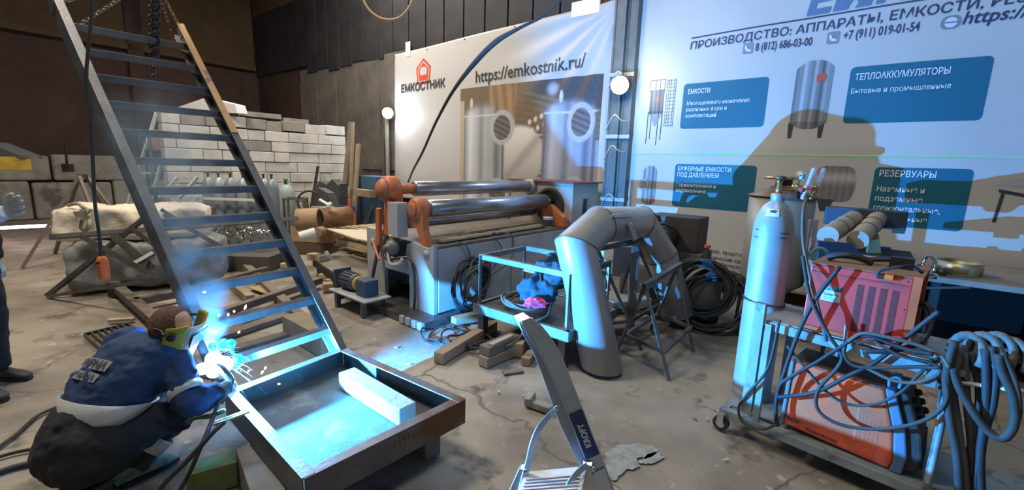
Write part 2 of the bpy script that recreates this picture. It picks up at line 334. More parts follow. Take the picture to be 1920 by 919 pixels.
# ---- steel columns between the banners
for nm, u0, u1, off in (('trim_7', -1.47, -1.36, .16), ('trim_8', -1.30, -1.22, .10)):
    o = MB(); wallbox(o, u0, u1, 0, 7.5, .14, off+.07); wallbox(o, u0-.03, u0, 0, 7.5, .16, off+.08); wallbox(o, u1, u1+.03, 0, 7.5, .16, off+.08); struct(o.build(nm, graycol, bevel=.006))
    cz = bpy.data.objects[nm]
    for zz in (1.25, 2.1, 2.9): q = MB(); wallbox(q, u0-.04, u1+.04, zz, zz+.05, .02, off+.10); q.build('strap', mach_white, cz)
# ================================================================= BANNERS
def fold_l(u, z):   # folds of the smaller banner: fan from its upper corner, creases near the foot
    r = math.hypot(u+1.5, z-3.9); a = math.atan2(z-3.9, u+1.5)
    d = .018*math.sin(a*22)*math.exp(-(r-.9)**2/1.1)+.010*math.sin(z*9+math.sin(u*3)*1.6)*max(0, min(1, 1.9-z))
    return d+.012*math.sin(u*2.3+z*1.2)
def fold_r(u, z): return .014*math.sin(u*1.7+.6)+.008*math.sin(u*5+z*2.2)+.007*math.exp(-(z-1.95)**2/.02)+.008*math.sin(z*11+u)*max(0, min(1, 1.1-z))
class Ban:
    def __init__(s, name, label, poly, fold, n=(110, 70)):
        s.fold = fold; s.t = thing(name, label, 'banner', WP(poly[0][0], 0, .05)); s.k = 0
        (u0, z0), (u1, z1), (u2, z2), (u3, z3) = poly   # bl br tr tl
        def fn(a, b):
            u = (u0*(1-a)+u1*a)*(1-b)+(u3*(1-a)+u2*a)*b; z = (z0*(1-a)+z1*a)*(1-b)+(z3*(1-a)+z2*a)*b
            return s.pt(u, z, 0)
        m = MB(); m.grid(fn, *n); o = m.build('sheet', bann, s.t); md = o.modifiers.new('s', 'SOLIDIFY'); md.thickness = .002; md.offset = -1
    def pt(s, u, z, lift): return WP(u, z, .05+s.fold(u, z)+lift)
    def poly(s, name, pts, material, lift=.002, label=None):   # convex flat print, subdivided to follow the folds
        P = [V(*p) for p in pts]; c = sum(P)/len(P); m = MB(); n = 6; E_ = []
        for i in range(len(P)):
            for k in range(8): E_.append(P[i]+(P[(i+1) % len(P)]-P[i])*k/8)
        N_ = len(E_); vs_ = [s.pt(*(c+(e-c)*(j+1)/n), lift) for j in range(n) for e in E_]+[s.pt(*c, lift)]
        fs = [(j*N_+i, j*N_+(i+1) % N_, (j+1)*N_+(i+1) % N_, (j+1)*N_+i) for j in range(n-1) for i in range(N_)]+[(n*N_, (i+1) % N_, i) for i in range(N_)]
        m.add(vs_, fs, True); return m.build(name, material, s.t)
    def panel(s, u0, u1, z0, z1, material, r=.04):
        pts = []
        for cx, cz, a0 in ((u1-r, z1-r, 0), (u0+r, z1-r, 90), (u0+r, z0+r, 180), (u1-r, z0+r, 270)):
            for k in range(4): a = math.radians(a0+k*30); pts.append((cx+r*math.cos(a), cz+r*math.sin(a)))
        return s.poly('printed_panel', pts, material)
    def text(s, body, x0, z0, h, width=None, material=None, bold=.0, shear=0., x1=None, z1=None, name='lettering', spacing=1.):
        cu = bpy.data.curves.new('t', 'FONT'); cu.body = body; cu.offset = bold; cu.shear = shear; cu.resolution_u = 3; cu.space_character = spacing
        ob = bpy.data.objects.new('t', cu); COL.objects.link(ob); bpy.context.view_layer.update()
        me = ob.to_mesh(); co = np.empty(len(me.vertices)*3); me.vertices.foreach_get('co', co); co = co.reshape(-1, 3); fs = [list(p.vertices) for p in me.polygons]
        ob.to_mesh_clear(); bpy.data.objects.remove(ob); bpy.data.curves.remove(cu)
        if x1 is not None: width = x1-x0
        sx = width/(co[:, 0].max()-co[:, 0].min()) if width else h/.73; sz = h/.73; dz = 0 if z1 is None else (z1-z0)
        m = MB(); m.add([s.pt(x0+(p[0]-co[:, 0].min())*sx, z0+p[1]*sz+dz*((p[0]-co[:, 0].min())*sx/max(width or 1, 1e-6)), .0105) for p in co], fs)
        return m.build(name, material or p_navy, s.t)
    def picture(s, name, u0, u1, z0, z1, paint, nx=180, ny=130, mask=None):
        a = np.linspace(0, 1, nx+1); b = np.linspace(0, 1, ny+1); A, B = np.meshgrid(a, b); rgb = paint(A, B)   # (ny+1,nx+1,3)
        m = MB(); keep = None if mask is None else mask(A, B)
        vs_ = [s.pt(u0+(u1-u0)*A[j, i], z0+(z1-z0)*B[j, i], .003) for j in range(ny+1) for i in range(nx+1)]
        fs = [(j*(nx+1)+i, j*(nx+1)+i+1, (j+1)*(nx+1)+i+1, (j+1)*(nx+1)+i) for j in range(ny) for i in range(nx) if keep is None or (keep[j, i] and keep[j+1, i+1] and keep[j, i+1] and keep[j+1, i])]
        m.add(vs_, fs, True); o = m.build(name, print_vc, s.t)
        at = o.data.color_attributes.new('ink', 'FLOAT_COLOR', 'POINT'); arr = np.ones((rgb.shape[0]*rgb.shape[1], 4)); arr[:, :3] = rgb.reshape(-1, 3); at.data.foreach_set('color', arr.ravel()); return o
print_vc = bpy.data.materials.new('printed_photograph'); print_vc.use_nodes = True
_b = print_vc.node_tree.nodes['Principled BSDF']; _b.inputs['Roughness'].default_value = .5; _a = print_vc.node_tree.nodes.new('ShaderNodeVertexColor'); _a.layer_name = 'ink'; print_vc.node_tree.links.new(_a.outputs[0], _b.inputs['Base Color'])
BL = Ban('small_banner', 'white banner with a photograph of steel tanks and a web address', [(-6.44, .95), (-1.53, .95), (-1.50, 3.93), (-6.36, 3.80)], fold_l, (150, 100))
# --- the printed photograph of tanks
def blob(A, B, cx, cy, rx, ry): return ((A-cx)/rx)**2+((B-cy)/ry)**2
def sm(x): return 1/(1+np.exp(-np.clip(x, -30, 30)))
def paint_tanks(A, B):
    n = rng.random(A.shape)*.04; W_ = A.shape
    C_ = np.zeros(W_+(3,))
    def put(mask, col):
        for k in range(3): C_[..., k] = C_[..., k]*(1-mask)+(col[k] if np.isscalar(col[k]) else col[k])*mask
    put(np.ones(W_), (.10, .075, .06))
    put(sm((B-.72)*40)*1., (.16, .11, .06))
    put(sm((A-.55)*30)*sm((B-(1.15-.55*A))*30), (.05, .045, .05))                 # dark roof
    for k in range(9): put(sm((.012-np.abs(B-(1.1-.06*k-.35*A*(1-.05*k))))*200)*sm((A-.3)*30), (.20, .13, .07))
    put((A > .25)*(A < .46)*(B > .62)*(.6+.4*np.sin(A*90+B*10)), (.36, .21, .10))   # orange tarp
    for k in range(14):
        cx, cy = .62+.03*k % .2, .55+.02*((k*7) % 9); put(sm((1-blob(A, B, .55+((k*37) % 40)/150, .60+((k*13) % 30)/200, .012, .02))*8), (.62, .58, .50))
    put((A > .60)*(A < .74)*(B < .62)*(np.sin(B*150) > .2)*1., (.45, .40, .36)); put((A > .60)*(A < .74)*(B < .62)*(np.sin(B*150) <= .2)*1., (.12, .08, .07))
    put((A > .90)*(B < .55)*1., (.28, .28, .34)); put((A > .92)*(A < .97)*(B < .52)*(B > .40)*1., (.10, .25, .38))
    # horizontal tank
    m = sm((A-.28)*90)*sm((1-np.maximum(blob(A, B, .44, .43, .22, .24), 0))*14); put(m, (.32+.16*(B > .42)*(1-A*.5), .30+.15*(B > .42), .29+.13*(B > .42)))
    m = sm((1-blob(A, B, .50, .43, .165, .235))*20); s_ = np.clip(.30+.75*(B-.2), .12, .62); put(m, (s_*1.15, s_*1.05, s_*.95)); m2 = m*sm((.05-np.abs((B-.50)-(A-.5)*1.4+.10))*60); put(m2*.6, (.20, .20, .22))
    # upright tank, near
    def tank(cx, hw, top, tone, cap):
        x = (A-cx)/hw; inside = sm((1-np.abs(x))*60)*sm((top-.03*(x**2)*2-B)*70)*1.
        sh = .30+.34*np.exp(-((x+.55)/.25)**2)+.14*np.exp(-((x-.25)/.2)**2)-.14*(np.abs(x) > .88)-.10*np.exp(-((x-.65)/.2)**2)+.05*np.sin(x*17)
        put(inside, (sh*tone[0], sh*tone[1], sh*tone[2])); put(inside*sm((.006-np.abs(B-(top-.075)))*500), (.6, .6, .6))
    tank(.20, .175, .84, (.93, .95, 1.0), 1); tank(.815, .165, .83, (.72, .80, 1.05), 1)
    for cx, cy, rx, ry in ((.355, .66, .085, .125), (.885, .68, .072, .125), (.325, .10, .085, .13), (.865, .14, .07, .135)):
        put(sm((1-blob(A, B, cx, cy, rx*1.12, ry*1.1))*18), (.50, .50, .53)); put(sm((1-blob(A, B, cx, cy, rx*1.0, ry*.98))*18), (.22, .22, .25)); put(sm((1-blob(A, B, cx, cy, rx*.94, ry*.93))*18), (.52, .52, .55))
        put(sm((1-blob(A, B, cx, cy, rx*.80, ry*.82))*22), (.07+.10*np.sin(B*70+A*40)**2, .06+.08*np.sin(B*70+A*40)**2, .07+.08*np.sin(B*70+A*40)**2))
    for cx in (.10, .76): put(sm((1-blob(A, B, cx, .87, .012, .045))*10), (.55, .55, .58))
    put(sm((1-blob(A, B, .70, .93, .03, .04))*2)*.7, (.55, .58, .70))
    put((A < .035)*(B < .9)*1., (.46, .36, .24))
    return np.clip(C_+n[..., None], 0, 1)
BL.picture('printed_photograph', -4.50, -1.69, .97, 3.0, paint_tanks, 210, 150)
u0, z0 = wuv(905, 155); u1, z1 = wuv(1094, 127)
BL.text('https://emkostnik.ru/', -4.12, z0, .20, x1=-1.98, z1=z1, material=p_dark, bold=.012)
a0, b0 = wuv(757, 175); a1, b1 = wuv(838, 163)
BL.text('ЕМКОСТНИК', a0, b0, .15, x1=a1, z1=b1, material=p_dark, bold=.03)
lu, lz = wuv(797, 134)
def penta(cx, cz, r, rz): return [(cx, cz+rz), (cx+r, cz+rz*.30), (cx+r*.82, cz-rz), (cx-r*.82, cz-rz), (cx-r, cz+rz*.30)]
BL.poly('printed_emblem', penta(lu, lz, .21, .235), p_red, .002); BL.poly('printed_emblem', penta(lu, lz-.005, .165, .19), bann, .0045); BL.poly('printed_emblem', penta(lu, lz-.008, .145, .165), p_red, .006)
BL.poly('printed_emblem', [(lu-.09, lz-.07), (lu-.10, lz+.03), (lu-.05, lz+.075), (lu+.05, lz+.075), (lu+.10, lz+.03), (lu+.09, lz-.07)], bann, .0075)
# --- large banner
BR = Ban('large_banner', 'large white banner listing tanks in four dark teal boxes with printed tanks', [(-1.24, .36), (5.0, .36), (5.0, 4.7), (-1.24, 4.62)], fold_r, (160, 110))
def rt(body, px0, py0, px1, py1, h, mt, bold=.01, shear=0., **k):
    a, b = wuv(px0, py0); c, d = wuv(px1, py1); return BR.text(body, a, b, h, x1=c, z1=d, material=mt, bold=bold, shear=shear, **k)
_a, _b2 = wuv(1513, 31); BR.text('ЕМКОСТНИК', _a, _b2, .26, x1=_a+2.5, z1=_b2+.07, material=p_blue, bold=.04, shear=.15)
m = MB(); m.grid(lambda a, b: BR.pt(-.53+5.3*a, 3.29+.11*a+.015*b, .004), 120, 1); m.build('printed_rule', p_navy, BR.t)
BR.text('ПРОИЗВОДСТВО: АППАРАТЫ, ЕМКОСТИ, РЕЗЕРВУАРЫ ИЗ НЕРЖАВЕЮЩЕЙ СТАЛИ', -.53, 3.165, .088, x1=4.55, z1=3.24, material=p_navy, bold=.010, shear=.05)
rt('8 (812) 686-03-00', 1418, 98, 1523, 87, .085, p_navy, .014); rt('+7 (911) 019-01-54', 1581, 77, 1722, 60, .085, p_navy, .014)
a, b = wuv(1802, 48); BR.text('https://emkostnik.ru', a, b, .11, x1=a+1.15, material=p_navy, bold=.012, shear=.2)
for px, py in ((1405, 93), (1563, 73)):
    a, b = wuv(px, py); BR.panel(a-.055, a+.055, b-.06, b+.06, p_grey, .02); BR.poly('printed_handset', [(a-.035, b+.03), (a-.02, b+.035), (a-.012, b), (a+.03, b-.02), (a+.035, b-.035), (a-.01, b-.035), (a-.035, b)], p_white, .006)
a, b = wuv(1782, 44); BR.panel(a-.07, a+.07, b-.06, b+.06, p_grey, .05); BR.poly('printed_globe', [(a+.045*math.cos(t), b+.045*math.sin(t)) for t in np.linspace(0, 6.28, 13)[:-1]], p_white, .0045); BR.poly('printed_globe', [(a-.045, b-.006), (a+.045, b-.006), (a+.045, b+.006), (a-.045, b+.006)], p_grey, .007)
BR.panel(-.56, .385, 2.22, 2.765, p_teal); BR.panel(1.11, 2.125, 2.235, 2.79, p_teal); BR.panel(-.57, .375, 1.24, 1.785, p_teal); BR.panel(1.44, 2.15, 1.22, 1.80, p_teal)
W_ = p_white
BR.text('ЕМКОСТИ', -.50, 2.64, .058, width=.26, material=W_, bold=.016)
for k, (t, w) in enumerate((('Многоцелевого назначения,', .72), ('различных форм и', .47), ('комплектаций', .36))): BR.text(t, -.50, 2.505-k*.075, .047, width=w, material=W_, bold=.008)
BR.text('ТЕПЛОАККУМУЛЯТОРЫ', 1.155, 2.66, .062, width=.70, material=W_, bold=.02); BR.text('Бытовые и промышленные', 1.14, 2.53, .05, width=.74, material=W_, bold=.01)
BR.text('БУФЕРНЫЕ ЕМКОСТИ', -.53, 1.70, .055, width=.63, material=W_, bold=.016); BR.text('ПОД ДАВЛЕНИЕМ', -.53, 1.625, .055, width=.50, material=W_, bold=.016)
BR.text('Горизонтальные и', -.53, 1.50, .047, width=.48, material=W_, bold=.008); BR.text('вертикальные', -.53, 1.43, .047, width=.37, material=W_, bold=.008)
BR.text('РЕЗЕРВУАРЫ', 1.48, 1.71, .062, width=.42, material=W_, bold=.02)
for k, (t, w) in enumerate((('Наземные и', .36), ('подземные', .36), ('горизонтальные,', .50), ('вертикальные', .42))): BR.text(t, 1.48, 1.56-k*.095, .055, width=w, material=W_, bold=.014)
for k, t in enumerate(('7 / ИНН  7816071001 / ОГРН', 'Юридический адрес: 198097,', 'г. Санкт-Петербург, улица')): BR.text(t, -.12, .70-k*.075, .042, width=.72, material=p_dark, bold=.006)
BR.text('Улица Трефолева, Путиловский завод, дом 45', 1.62, .62, .06, width=2.2, material=p_dark, bold=.006)
# printed tanks
def paint_up(A, B):
    return _pu(A, B)*.75
def _pu(A, B):
    x = (A-.5)/.5; C_ = np.zeros(A.shape+(3,)); sh = .26+.30*np.exp(-((x+.45)/.16)**2)+.20*np.exp(-((x-.1)/.12)**2)+.16*np.exp(-((x-.7)/.1)**2)-.12*np.exp(-((x-.4)/.1)**2)+.05*np.sin(x*23)
    sh = sh*(1-.35*(B < .12)); C_[..., 0] = sh*.95; C_[..., 1] = sh; C_[..., 2] = sh*1.06
    return np.clip(C_, .02, 1)
def m_dome(A, B): x = (A-.5)/.5; return (B < 1-.12*(np.abs(x)**2.2))*(B > .10*(x**2))*(np.abs(x) < .985)
BR.picture('printed_tank', .63, .975, 2.18, 2.90, paint_up, 60, 90, m_dome)
for x in (.655, .93): BR.poly('printed_tank_leg', [(x-.02, 2.09), (x+.015, 2.09), (x+.025, 2.25), (x-.03, 2.25)], p_dark, .002)
BR.poly('printed_emblem', penta(.87, 2.72, .045, .045), p_red, .008)
# small silo with ladder
BR.picture('printed_silo', -.985, -.80, 2.42, 2.72, lambda A, B: paint_up(A, B)*.42, 30, 40)
BR.poly('printed_silo_cone', [(-.985, 2.42), (-.80, 2.42), (-.885, 2.26), (-.90, 2.26)], p_grey)
for x, z in ((-1.0, 2.04), (-.955, 2.1), (-.86, 2.02), (-.81, 2.08)): BR.poly('printed_silo_leg', [(x-.006, z), (x+.006, z), (x+.012, 2.45), (x-.001, 2.45)], p_dark)
for x in (-.99, -.92, -.86, -.80): BR.poly('printed_railing', [(x-.004, 2.7), (x+.004, 2.7), (x+.004, 2.84), (x-.004, 2.84)], p_dark)
BR.poly('printed_railing', [(-.99, 2.835), (-.795, 2.84), (-.795, 2.848), (-.99, 2.843)], p_dark)
for x in (-.77, -.745, -.72, -.68, -.66): BR.poly('printed_ladder', [(x-.003, 2.25), (x+.003, 2.25), (x+.003, 2.84), (x-.003, 2.84)], p_dark)
for k in range(14): z = 2.26+k*.043; BR.poly('printed_ladder', [(-.77, z), (-.66, z+.004), (-.66, z+.009), (-.77, z+.005)], p_dark)
BR.poly('printed_emblem', penta(-.885, 2.60, .025, .025), p_red, .006)
# small round tank low down beside the column, horizontal tank, table frame
BR.picture('printed_tank', -1.0, -.80, 1.22, 1.76, paint_up, 30, 50, m_dome)
for r, mt, lf in ((.085, p_grey, .006), (.07, p_grey2, .0075), (.055, p_grey, .009)): BR.poly('printed_flange', [(-.97+r*.8*math.cos(t), 1.50+r*math.sin(t)) for t in np.linspace(0, 6.28, 17)[:-1]], mt, lf)
BR.poly('printed_emblem', penta(-.855, 1.33, .03, .03), p_red, .007)
def paint_hz(A, B): x = (B-.5)/.5; sh = .18+.26*np.exp(-((x-.35)/.3)**2)+.03*np.sin(A*40); return np.stack([sh*1.03, sh*.98, sh*.95], -1)
def m_hz(A, B): return ((A > .2)*(A < .8)+blob(A, B, .8, .5, .19, .5).__lt__(1)+blob(A, B, .2, .5, .19, .5).__lt__(1)) > 0
BR.picture('printed_tank', .93, 1.31, 1.43, 1.80, paint_hz, 50, 40, m_hz); BR.poly('printed_tank_leg', [(1.03, 1.32), (1.10, 1.32), (1.14, 1.45), (.99, 1.45)], p_dark, .004)
for x in (2.33, 2.62, 3.0): BR.poly('printed_table_leg', [(x, 1.33), (x+.025, 1.33), (x+.045, 1.62), (x+.02, 1.62)], p_dark)
BR.poly('printed_table_top', [(2.30, 1.66), (3.05, 1.63), (3.15, 1.72), (2.42, 1.73)], p_grey2); BR.poly('printed_table_rail', [(2.33, 1.60), (3.1, 1.44), (3.1, 1.47), (2.33, 1.63)], p_dark)
o = MB()
o.grid(lambda a, b: BR.pt(-1.15+6*a, 1.905+.006*b, .008), 60, 1); o.build('laser_line', mat('laser_green', (.1, .5, .1), .5, emis=(.12, 1, .25), estr=.35), BR.t, label='thin green laser line across the banner')
for nm, B_, L_ in (('l', BL, [(-6.36, 3.75), (-5.4, 3.78), (-4.4, 3.82), (-3.3, 3.85), (-2.2, 3.89), (-1.56, 3.3), (-1.56, 2.6), (-6.38, 3.0)]), ('r', BR, [(-1.2, 4.5), (-1.2, 3.6), (-1.2, 2.9), (-1.2, 2.35), (-1.2, 1.95), (-1.2, 1.3)])):
    for (u, z) in L_: q = MB(); q.lathe(B_.pt(u, z, .003), WN, [(.014, 0), (.014, .004), (.006, .005)], 10); q.build('eyelet', p_dark, B_.t)
# ties from the eyelets round the column
for z in (2.9, 2.35, 1.95, 1.3):
    o = MB(); o.tube([BR.pt(-1.2, z, .02), WP(-1.27, z-.02, .27), WP(-1.36, z+.05, .33), WP(-1.5, z-.12, .25), BL.pt(-1.56, z-.1, .02)], .005, 6)
    one(o, 'tie_cord', white_p, {2.9: 'topmost', 2.35: 'second from the top', 1.95: 'third from the top', 1.3: 'lowest'}[z]+' white cord lacing the banners to the steel column', 'cord', 'cords lacing the banners')
# ---- floodlights
glow = mat('led_glow', (1, 1, 1), .3, emis=(.86, .94, 1), estr=42)
def flood(px, py, u, r, off, label):
    p = WP(u, 0, off); p = PLN(px, py, p, WN); t = thing('high_bay_lamp', label, 'lamp', p)
    dcam = (CP-p); dcam[2] = 0; dcam /= np.linalg.norm(dcam)
    m = MB(); m.lathe(p-dcam*.02, dcam, [(r*.35, -.22), (r*.5, -.12), (r*1.05, -.04), (r*1.08, 0.0)], 28); m.build('housing', black, t)
    m = MB(); m.lathe(p, dcam, [(r, 0), (r*.98, .03), (r*.8, .08), (r*.45, .11), (r*.05, .12)], 28); m.build('diffuser', glow, t)
    m = MB(); m.beam(p-dcam*.15, PLN(px, py, WP(u, 0, .0), WN)+V(0, 0, .02), .03, .03); m.build('bracket', graycol, t)
    light('lamp_glow', 'POINT', p+dcam*.22, 26, (.85, .93, 1), .1)
flood(727, 212, -6.6, .12, .30, 'glaring round lamp on the post beside the small banner')
flood(1162, 160, -1.42, .125, .45, 'glaring round lamp on the column between the two banners')
# post by the small banner with a conduit
o = thing('lamp_post', 'thin pale post beside the small banner carrying the farther round lamp', 'post', WP(-6.56, 0, .12))
m = MB(); m.beam(WP(-6.56, 0, .14), WP(-6.56, 2.75, .14), .08, .05, WN); m.build('post', mat('worn_pale_wood', (.40, .37, .32), .85, c2=(.30, .27, .23), scale=5), o)
m = MB(); m.tube([WP(-6.6, 2.75, .2), WP(-6.66, 2.6, .2), WP(-6.62, 2.35, .2), WP(-6.58, 2.1, .2), WP(-6.58, .8, .2)], .012, 6); m.build('conduit', black, o)
# sheet of white paper above the small banner corner, cable across the banner, yellow cable above
o = MB(); o.box(PLN(765, 92, WP(0, 0, .05), WN), (.16, .01, .30), WD); one(o, 'paper_sheet', white_p, 'small white sheet fixed above the corner of the small banner', 'sheet')
o = MB(); o.box(PLN(1098, 14, WP(0, 0, .05), WN), (.5, .03, .22), WD); one(o, 'lit_window', mat('lit_pane', (.8, .6, .5), .4, emis=(1, .7, .6), estr=.55), 'small pinkish lit pane above the top edge of the small banner', 'window')
pts = [D(x, y, d) for x, y, d in ((765, 342, 6.2), (775, 318, 6.3), (793, 284, 6.3), (818, 228, 6.2), (850, 170, 6.1), (890, 118, 6.0), (930, 78, 5.9), (975, 52, 5.8), (1030, 22, 5.7), (1080, -40, 5.6))]
o = MB(); o.tube(pts, [.012, .014, .016, .018, .022, .034, .036, .02, .014, .014], 10); one(o, 'black_cable', rubber, 'thick black cable swinging down in front of the small banner', 'cable')
o = MB(); o.tube([D(x, y, 6.5) for x, y in ((672, -25), (688, 12), (706, 30), (727, 37), (748, 33), (764, 18), (778, -10), (785, -40))], .016, 8); one(o, 'yellow_cable', rope_y, 'yellow cable hanging in a loop above the lamp post', 'cable')
# ================================================================= STAIR, PLATFORM, HOIST
def lerp(a, b, t): return a+(b-a)*t
fBL, fBR, fFR, fFL = V(-1.64, 2.37, .275), V(-1.21, 3.05, .275), V(-.24, 2.38, .275), V(-.86, 1.68, .275)
pf = thing('platform_frame', 'square platform frame of dark steel channel on timber packing with a dusty plate inside', 'steel frame', (-.99, 2.37, .2))
for a, b in ((fBL, fBR), (fBR, fFR), (fFR, fFL), (fFL, fBL)):
    m = MB(); d = (b-a)/np.linalg.norm(b-a); zz_ = V(0, 0, -.0012*(a is fBL or a is fFR)); m.channel(a+d*.004+zz_, b-d*.004+zz_, .15, .055, .008, flip=-1); m.build('channel', steel, pf, bevel=.002)
m = MB(); ins = .008; m.hexa([p+V(0, 0, -.075+k)+(V(-.99, 2.37, .275)-p)*.01 for k in (.0075, .0125) for p in (fBL, fFL, fFR, fBR)])
plate_m = mat('dusty_steel_plate', (.07, .06, .045), .95, 0, c2=(.11, .095, .07), scale=4, bump=.25, bscale=60, c3=(.20, .18, .14), s3=3)
m.build('base_plate', plate_m, pf)
m = MB(); c_ = (fFR+fFL)/2; 
for k in range(4): m.box(fFR+(fFL-fFR)*(.42+.03*k)+V(.006, -.006, .02), (.002, .008, .035), (fFL-fFR)/np.linalg.norm(fFL-fFR))
m.build('chalk_marks', mat('chalk', (.30, .28, .27), .9), pf, kind='stuff')
# packing under the platform
for a, b, w, h, mt, lab in ((lerp(fFL, fBL, .05)+V(-.05, -.08, 0), lerp(fFL, fBL, .62)+V(-.02, .02, 0), .13, .19, wood_d, 'dark packing timber under the near corner of the platform frame'),
        (V(-1.60, 1.98, 0), V(-1.42, 2.10, 0), .13, .14, lime, 'mossy green packing block under the platform frame near the welder'),
        (V(-.42, 2.32, 0), V(-.62, 2.58, 0), .10, .19, wood_d, 'short packing timber under the far outer corner of the platform frame'),
        (V(-1.22, 2.70, 0), V(-1.0, 2.86, 0), .12, .19, wood_d, 'packing timber under the platform frame below the foot of the stair')):
    m = MB(); a = V(a[0], a[1], h/2+.004); b = V(b[0], b[1], h/2+.004); m.beam(a, b, w, h); one(m, 'packing_timber', mt, lab, 'timber', bevel=.006)
m = MB(); a0, a1 = G(650, 690, .34), G(765, 757, .34)
for_d = (a1-a0)/np.linalg.norm(a1-a0); m.beam(V(a0[0], a0[1], .2725), V(a1[0], a1[1], .2725), .115, .11); one(m, 'timber_beam', wood_w, 'whitish square timber beam lying inside the platform frame', 'timber', bevel=.006)
SD = V(-.835, .55, 0)
st = thing('stair', 'tall steel stair hanging in chains with its foot on the platform frame', 'stair', (fBL+fBR)/2)
Lb, Lt = fBL+V(0, 0, .02), fBL+SD*2.33+V(0, 0, 2.52); Rb, Rt = fBR+V(0, 0, .02), fBR+SD*2.20+V(0, 0, 2.52)
side_u = (fBR-fBL)/np.linalg.norm(fBR-fBL)
for a, b, fl_ in ((Lb, Lt, 1), (Rb, Rt, -1)):
    d = (b-a)/np.linalg.norm(b-a); up = np.cross(d, side_u); up = up if up[2] > 0 else -up
    m = MB(); m.beam(a, b, .008, .13, up)
    for k in (1, -1): m.beam(a+up*k*.061+side_u*fl_*.026, b+up*k*.061+side_u*fl_*.026, .055, .008, up)
    m.cyl(b+up*.0-side_u*.01, b+side_u*.01, .065, n=20); m.build('stringer', steel2, st, bevel=.002)
    if fl_ == -1: m = MB(); m.beam(lerp(a, b, .62)+up*.0675+side_u*fl_*.026, b+up*.0675+side_u*fl_*.026, .057, .004, up); m.build('stringer_flange_skin', mat('tan_flange', (.52, .30, .13), .65, .1, c2=(.40, .24, .12), scale=6, c3=(.16, .12, .09), s3=6, lo3=.58), st, label='tan upper flange')  # thin tan strip over the upper part of the flange
for k in range(1, 13):
    t = (13-k)/12.55
    a, b = lerp(Lb, Lt, t-.02)+side_u*.01, lerp(Rb, Rt, t-.02)-side_u*.01
    m = MB(); m.beam(a+V(0, 0, .0), b, .012, .05, (0, 0, 1)); m.beam(a+SD*.028+V(0, 0, .024), b+SD*.028+V(0, 0, .024), .06, .008); m.build('tread_bar', steel2, st, bevel=.0015)
# slings and hoist
def chain_mb(m, p, q, link=.042, r=.0045, w=.011):
    p, q = V(*p), V(*q); d = q-p; L_ = np.linalg.norm(d); d /= L_; n = max(1, int(L_/(link*.78))); a = np.cross(d, V(.3, .9, .2)); a /= np.linalg.norm(a); b = np.cross(d, a)
    for i in range(n):
        c = p+d*(i+.5)*L_/n; x = a if i % 2 else b
        P = [c+d*((link/2-w)*(1 if math.cos(t) > 0 else -1)+w*math.cos(t))+x*w*math.sin(t) for t in np.linspace(.2, .2+2*math.pi, 11)]
        m.tube(P, r, 5, curved=False)
    return m
HK = D(288, -42, 4.0)
chz = mat('galvanised_chain', (.42, .42, .40), .35, .9, c2=(.25, .24, .23), scale=20)
chd = mat('dark_chain', (.09, .08, .09), .45, .8); chr_ = mat('rusty_red_chain', (.30, .12, .09), .55, .6)
for q, mt, lab in ((Lt+V(0, 0, .0), chz, 'bright chain sling from the hook to the top of the stair stringer above the cable'), (lerp(Lt, Rt, .18)-V(0, 0, .1), chz, 'bright chain sling from the hook to the top bar of the stair'), (Rt, mat('tan_sling', (.46, .30, .16), .6, c2=(.3, .19, .1), scale=30), 'tan chain sling to the top of the orange tinted stringer'), (Rt-side_u*.07-V(0, 0, .08), chr_, 'reddish chain sling running to the top bar beside the orange tinted stringer')):
    m = MB(); chain_mb(m, q, HK); o = one(m, 'chain_sling', mt, lab, 'chain', group='sling chains of the hoist'); o['kind'] = 'thing'
ho = thing('hoist_hook', 'yellow hoist hook block with loops of dark load chain hanging below', 'hoist', HK)
m = MB(); m.box(HK+V(0, 0, .10), (.16, .10, .18)); m.cyl(HK+V(-.09, 0, .12), HK+V(.09, 0, .12), .07, n=18); m.build('hook_block', yellow, ho, bevel=.015)
m = MB(); m.tube([HK+V(0, 0, .02), HK+V(.03, 0, -.01), HK+V(.045, 0, -.05), HK+V(.0, 0, -.085), HK+V(-.045, 0, -.05)], .013, 8); m.build('hook', steel, ho)
m = MB()
for k in range(4): x = HK+V(-.03+.025*k, .03*math.sin(k), 0); chain_mb(m, x, D(283+k*4, (115, 150, 100, 118)[k], 4.0), .045, .006, .013)
m.build('load_chain', chd, ho)
m = MB(); m.cyl(HK+V(0, 0, .18), V(HK[0], HK[1], 8.2), .012, n=8); m.build('wire_rope', steel, ho)
# pendant control
pp = [D(x, y, d) for x, y, d in ((172, -60, 3.2), (172, 20, 3.2), (165, 100, 3.2), (162, 150, 3.2), (170, 230, 3.2), (174, 300, 3.2), (178, 380, 3.2), (186, 440, 3.2), (190, 480, 3.2))]
pc = thing('crane_pendant', 'orange push-button crane pendant on a long hanging cable', 'crane control', pp[-1])
m = MB(); m.tube(pp, .011, 8); m.build('cable', hose_m, pc)
b0 = pp[-1]; m = MB(); m.lathe(b0, V(.02, 0, -1), [(.012, 0), (.025, .01), (.035, .03), (.036, .165), (.03, .18)], 14); m.build('handset', mat('pendant_orange', (.85, .17, .02), .45), pc)
for k in range(5): m = MB(); m.cyl(b0+V(.005, -.034, -.045-.027*k), b0+V(.005, -.046, -.045-.027*k), .010, n=10); m.build('push_button', redor if k else black, pc)

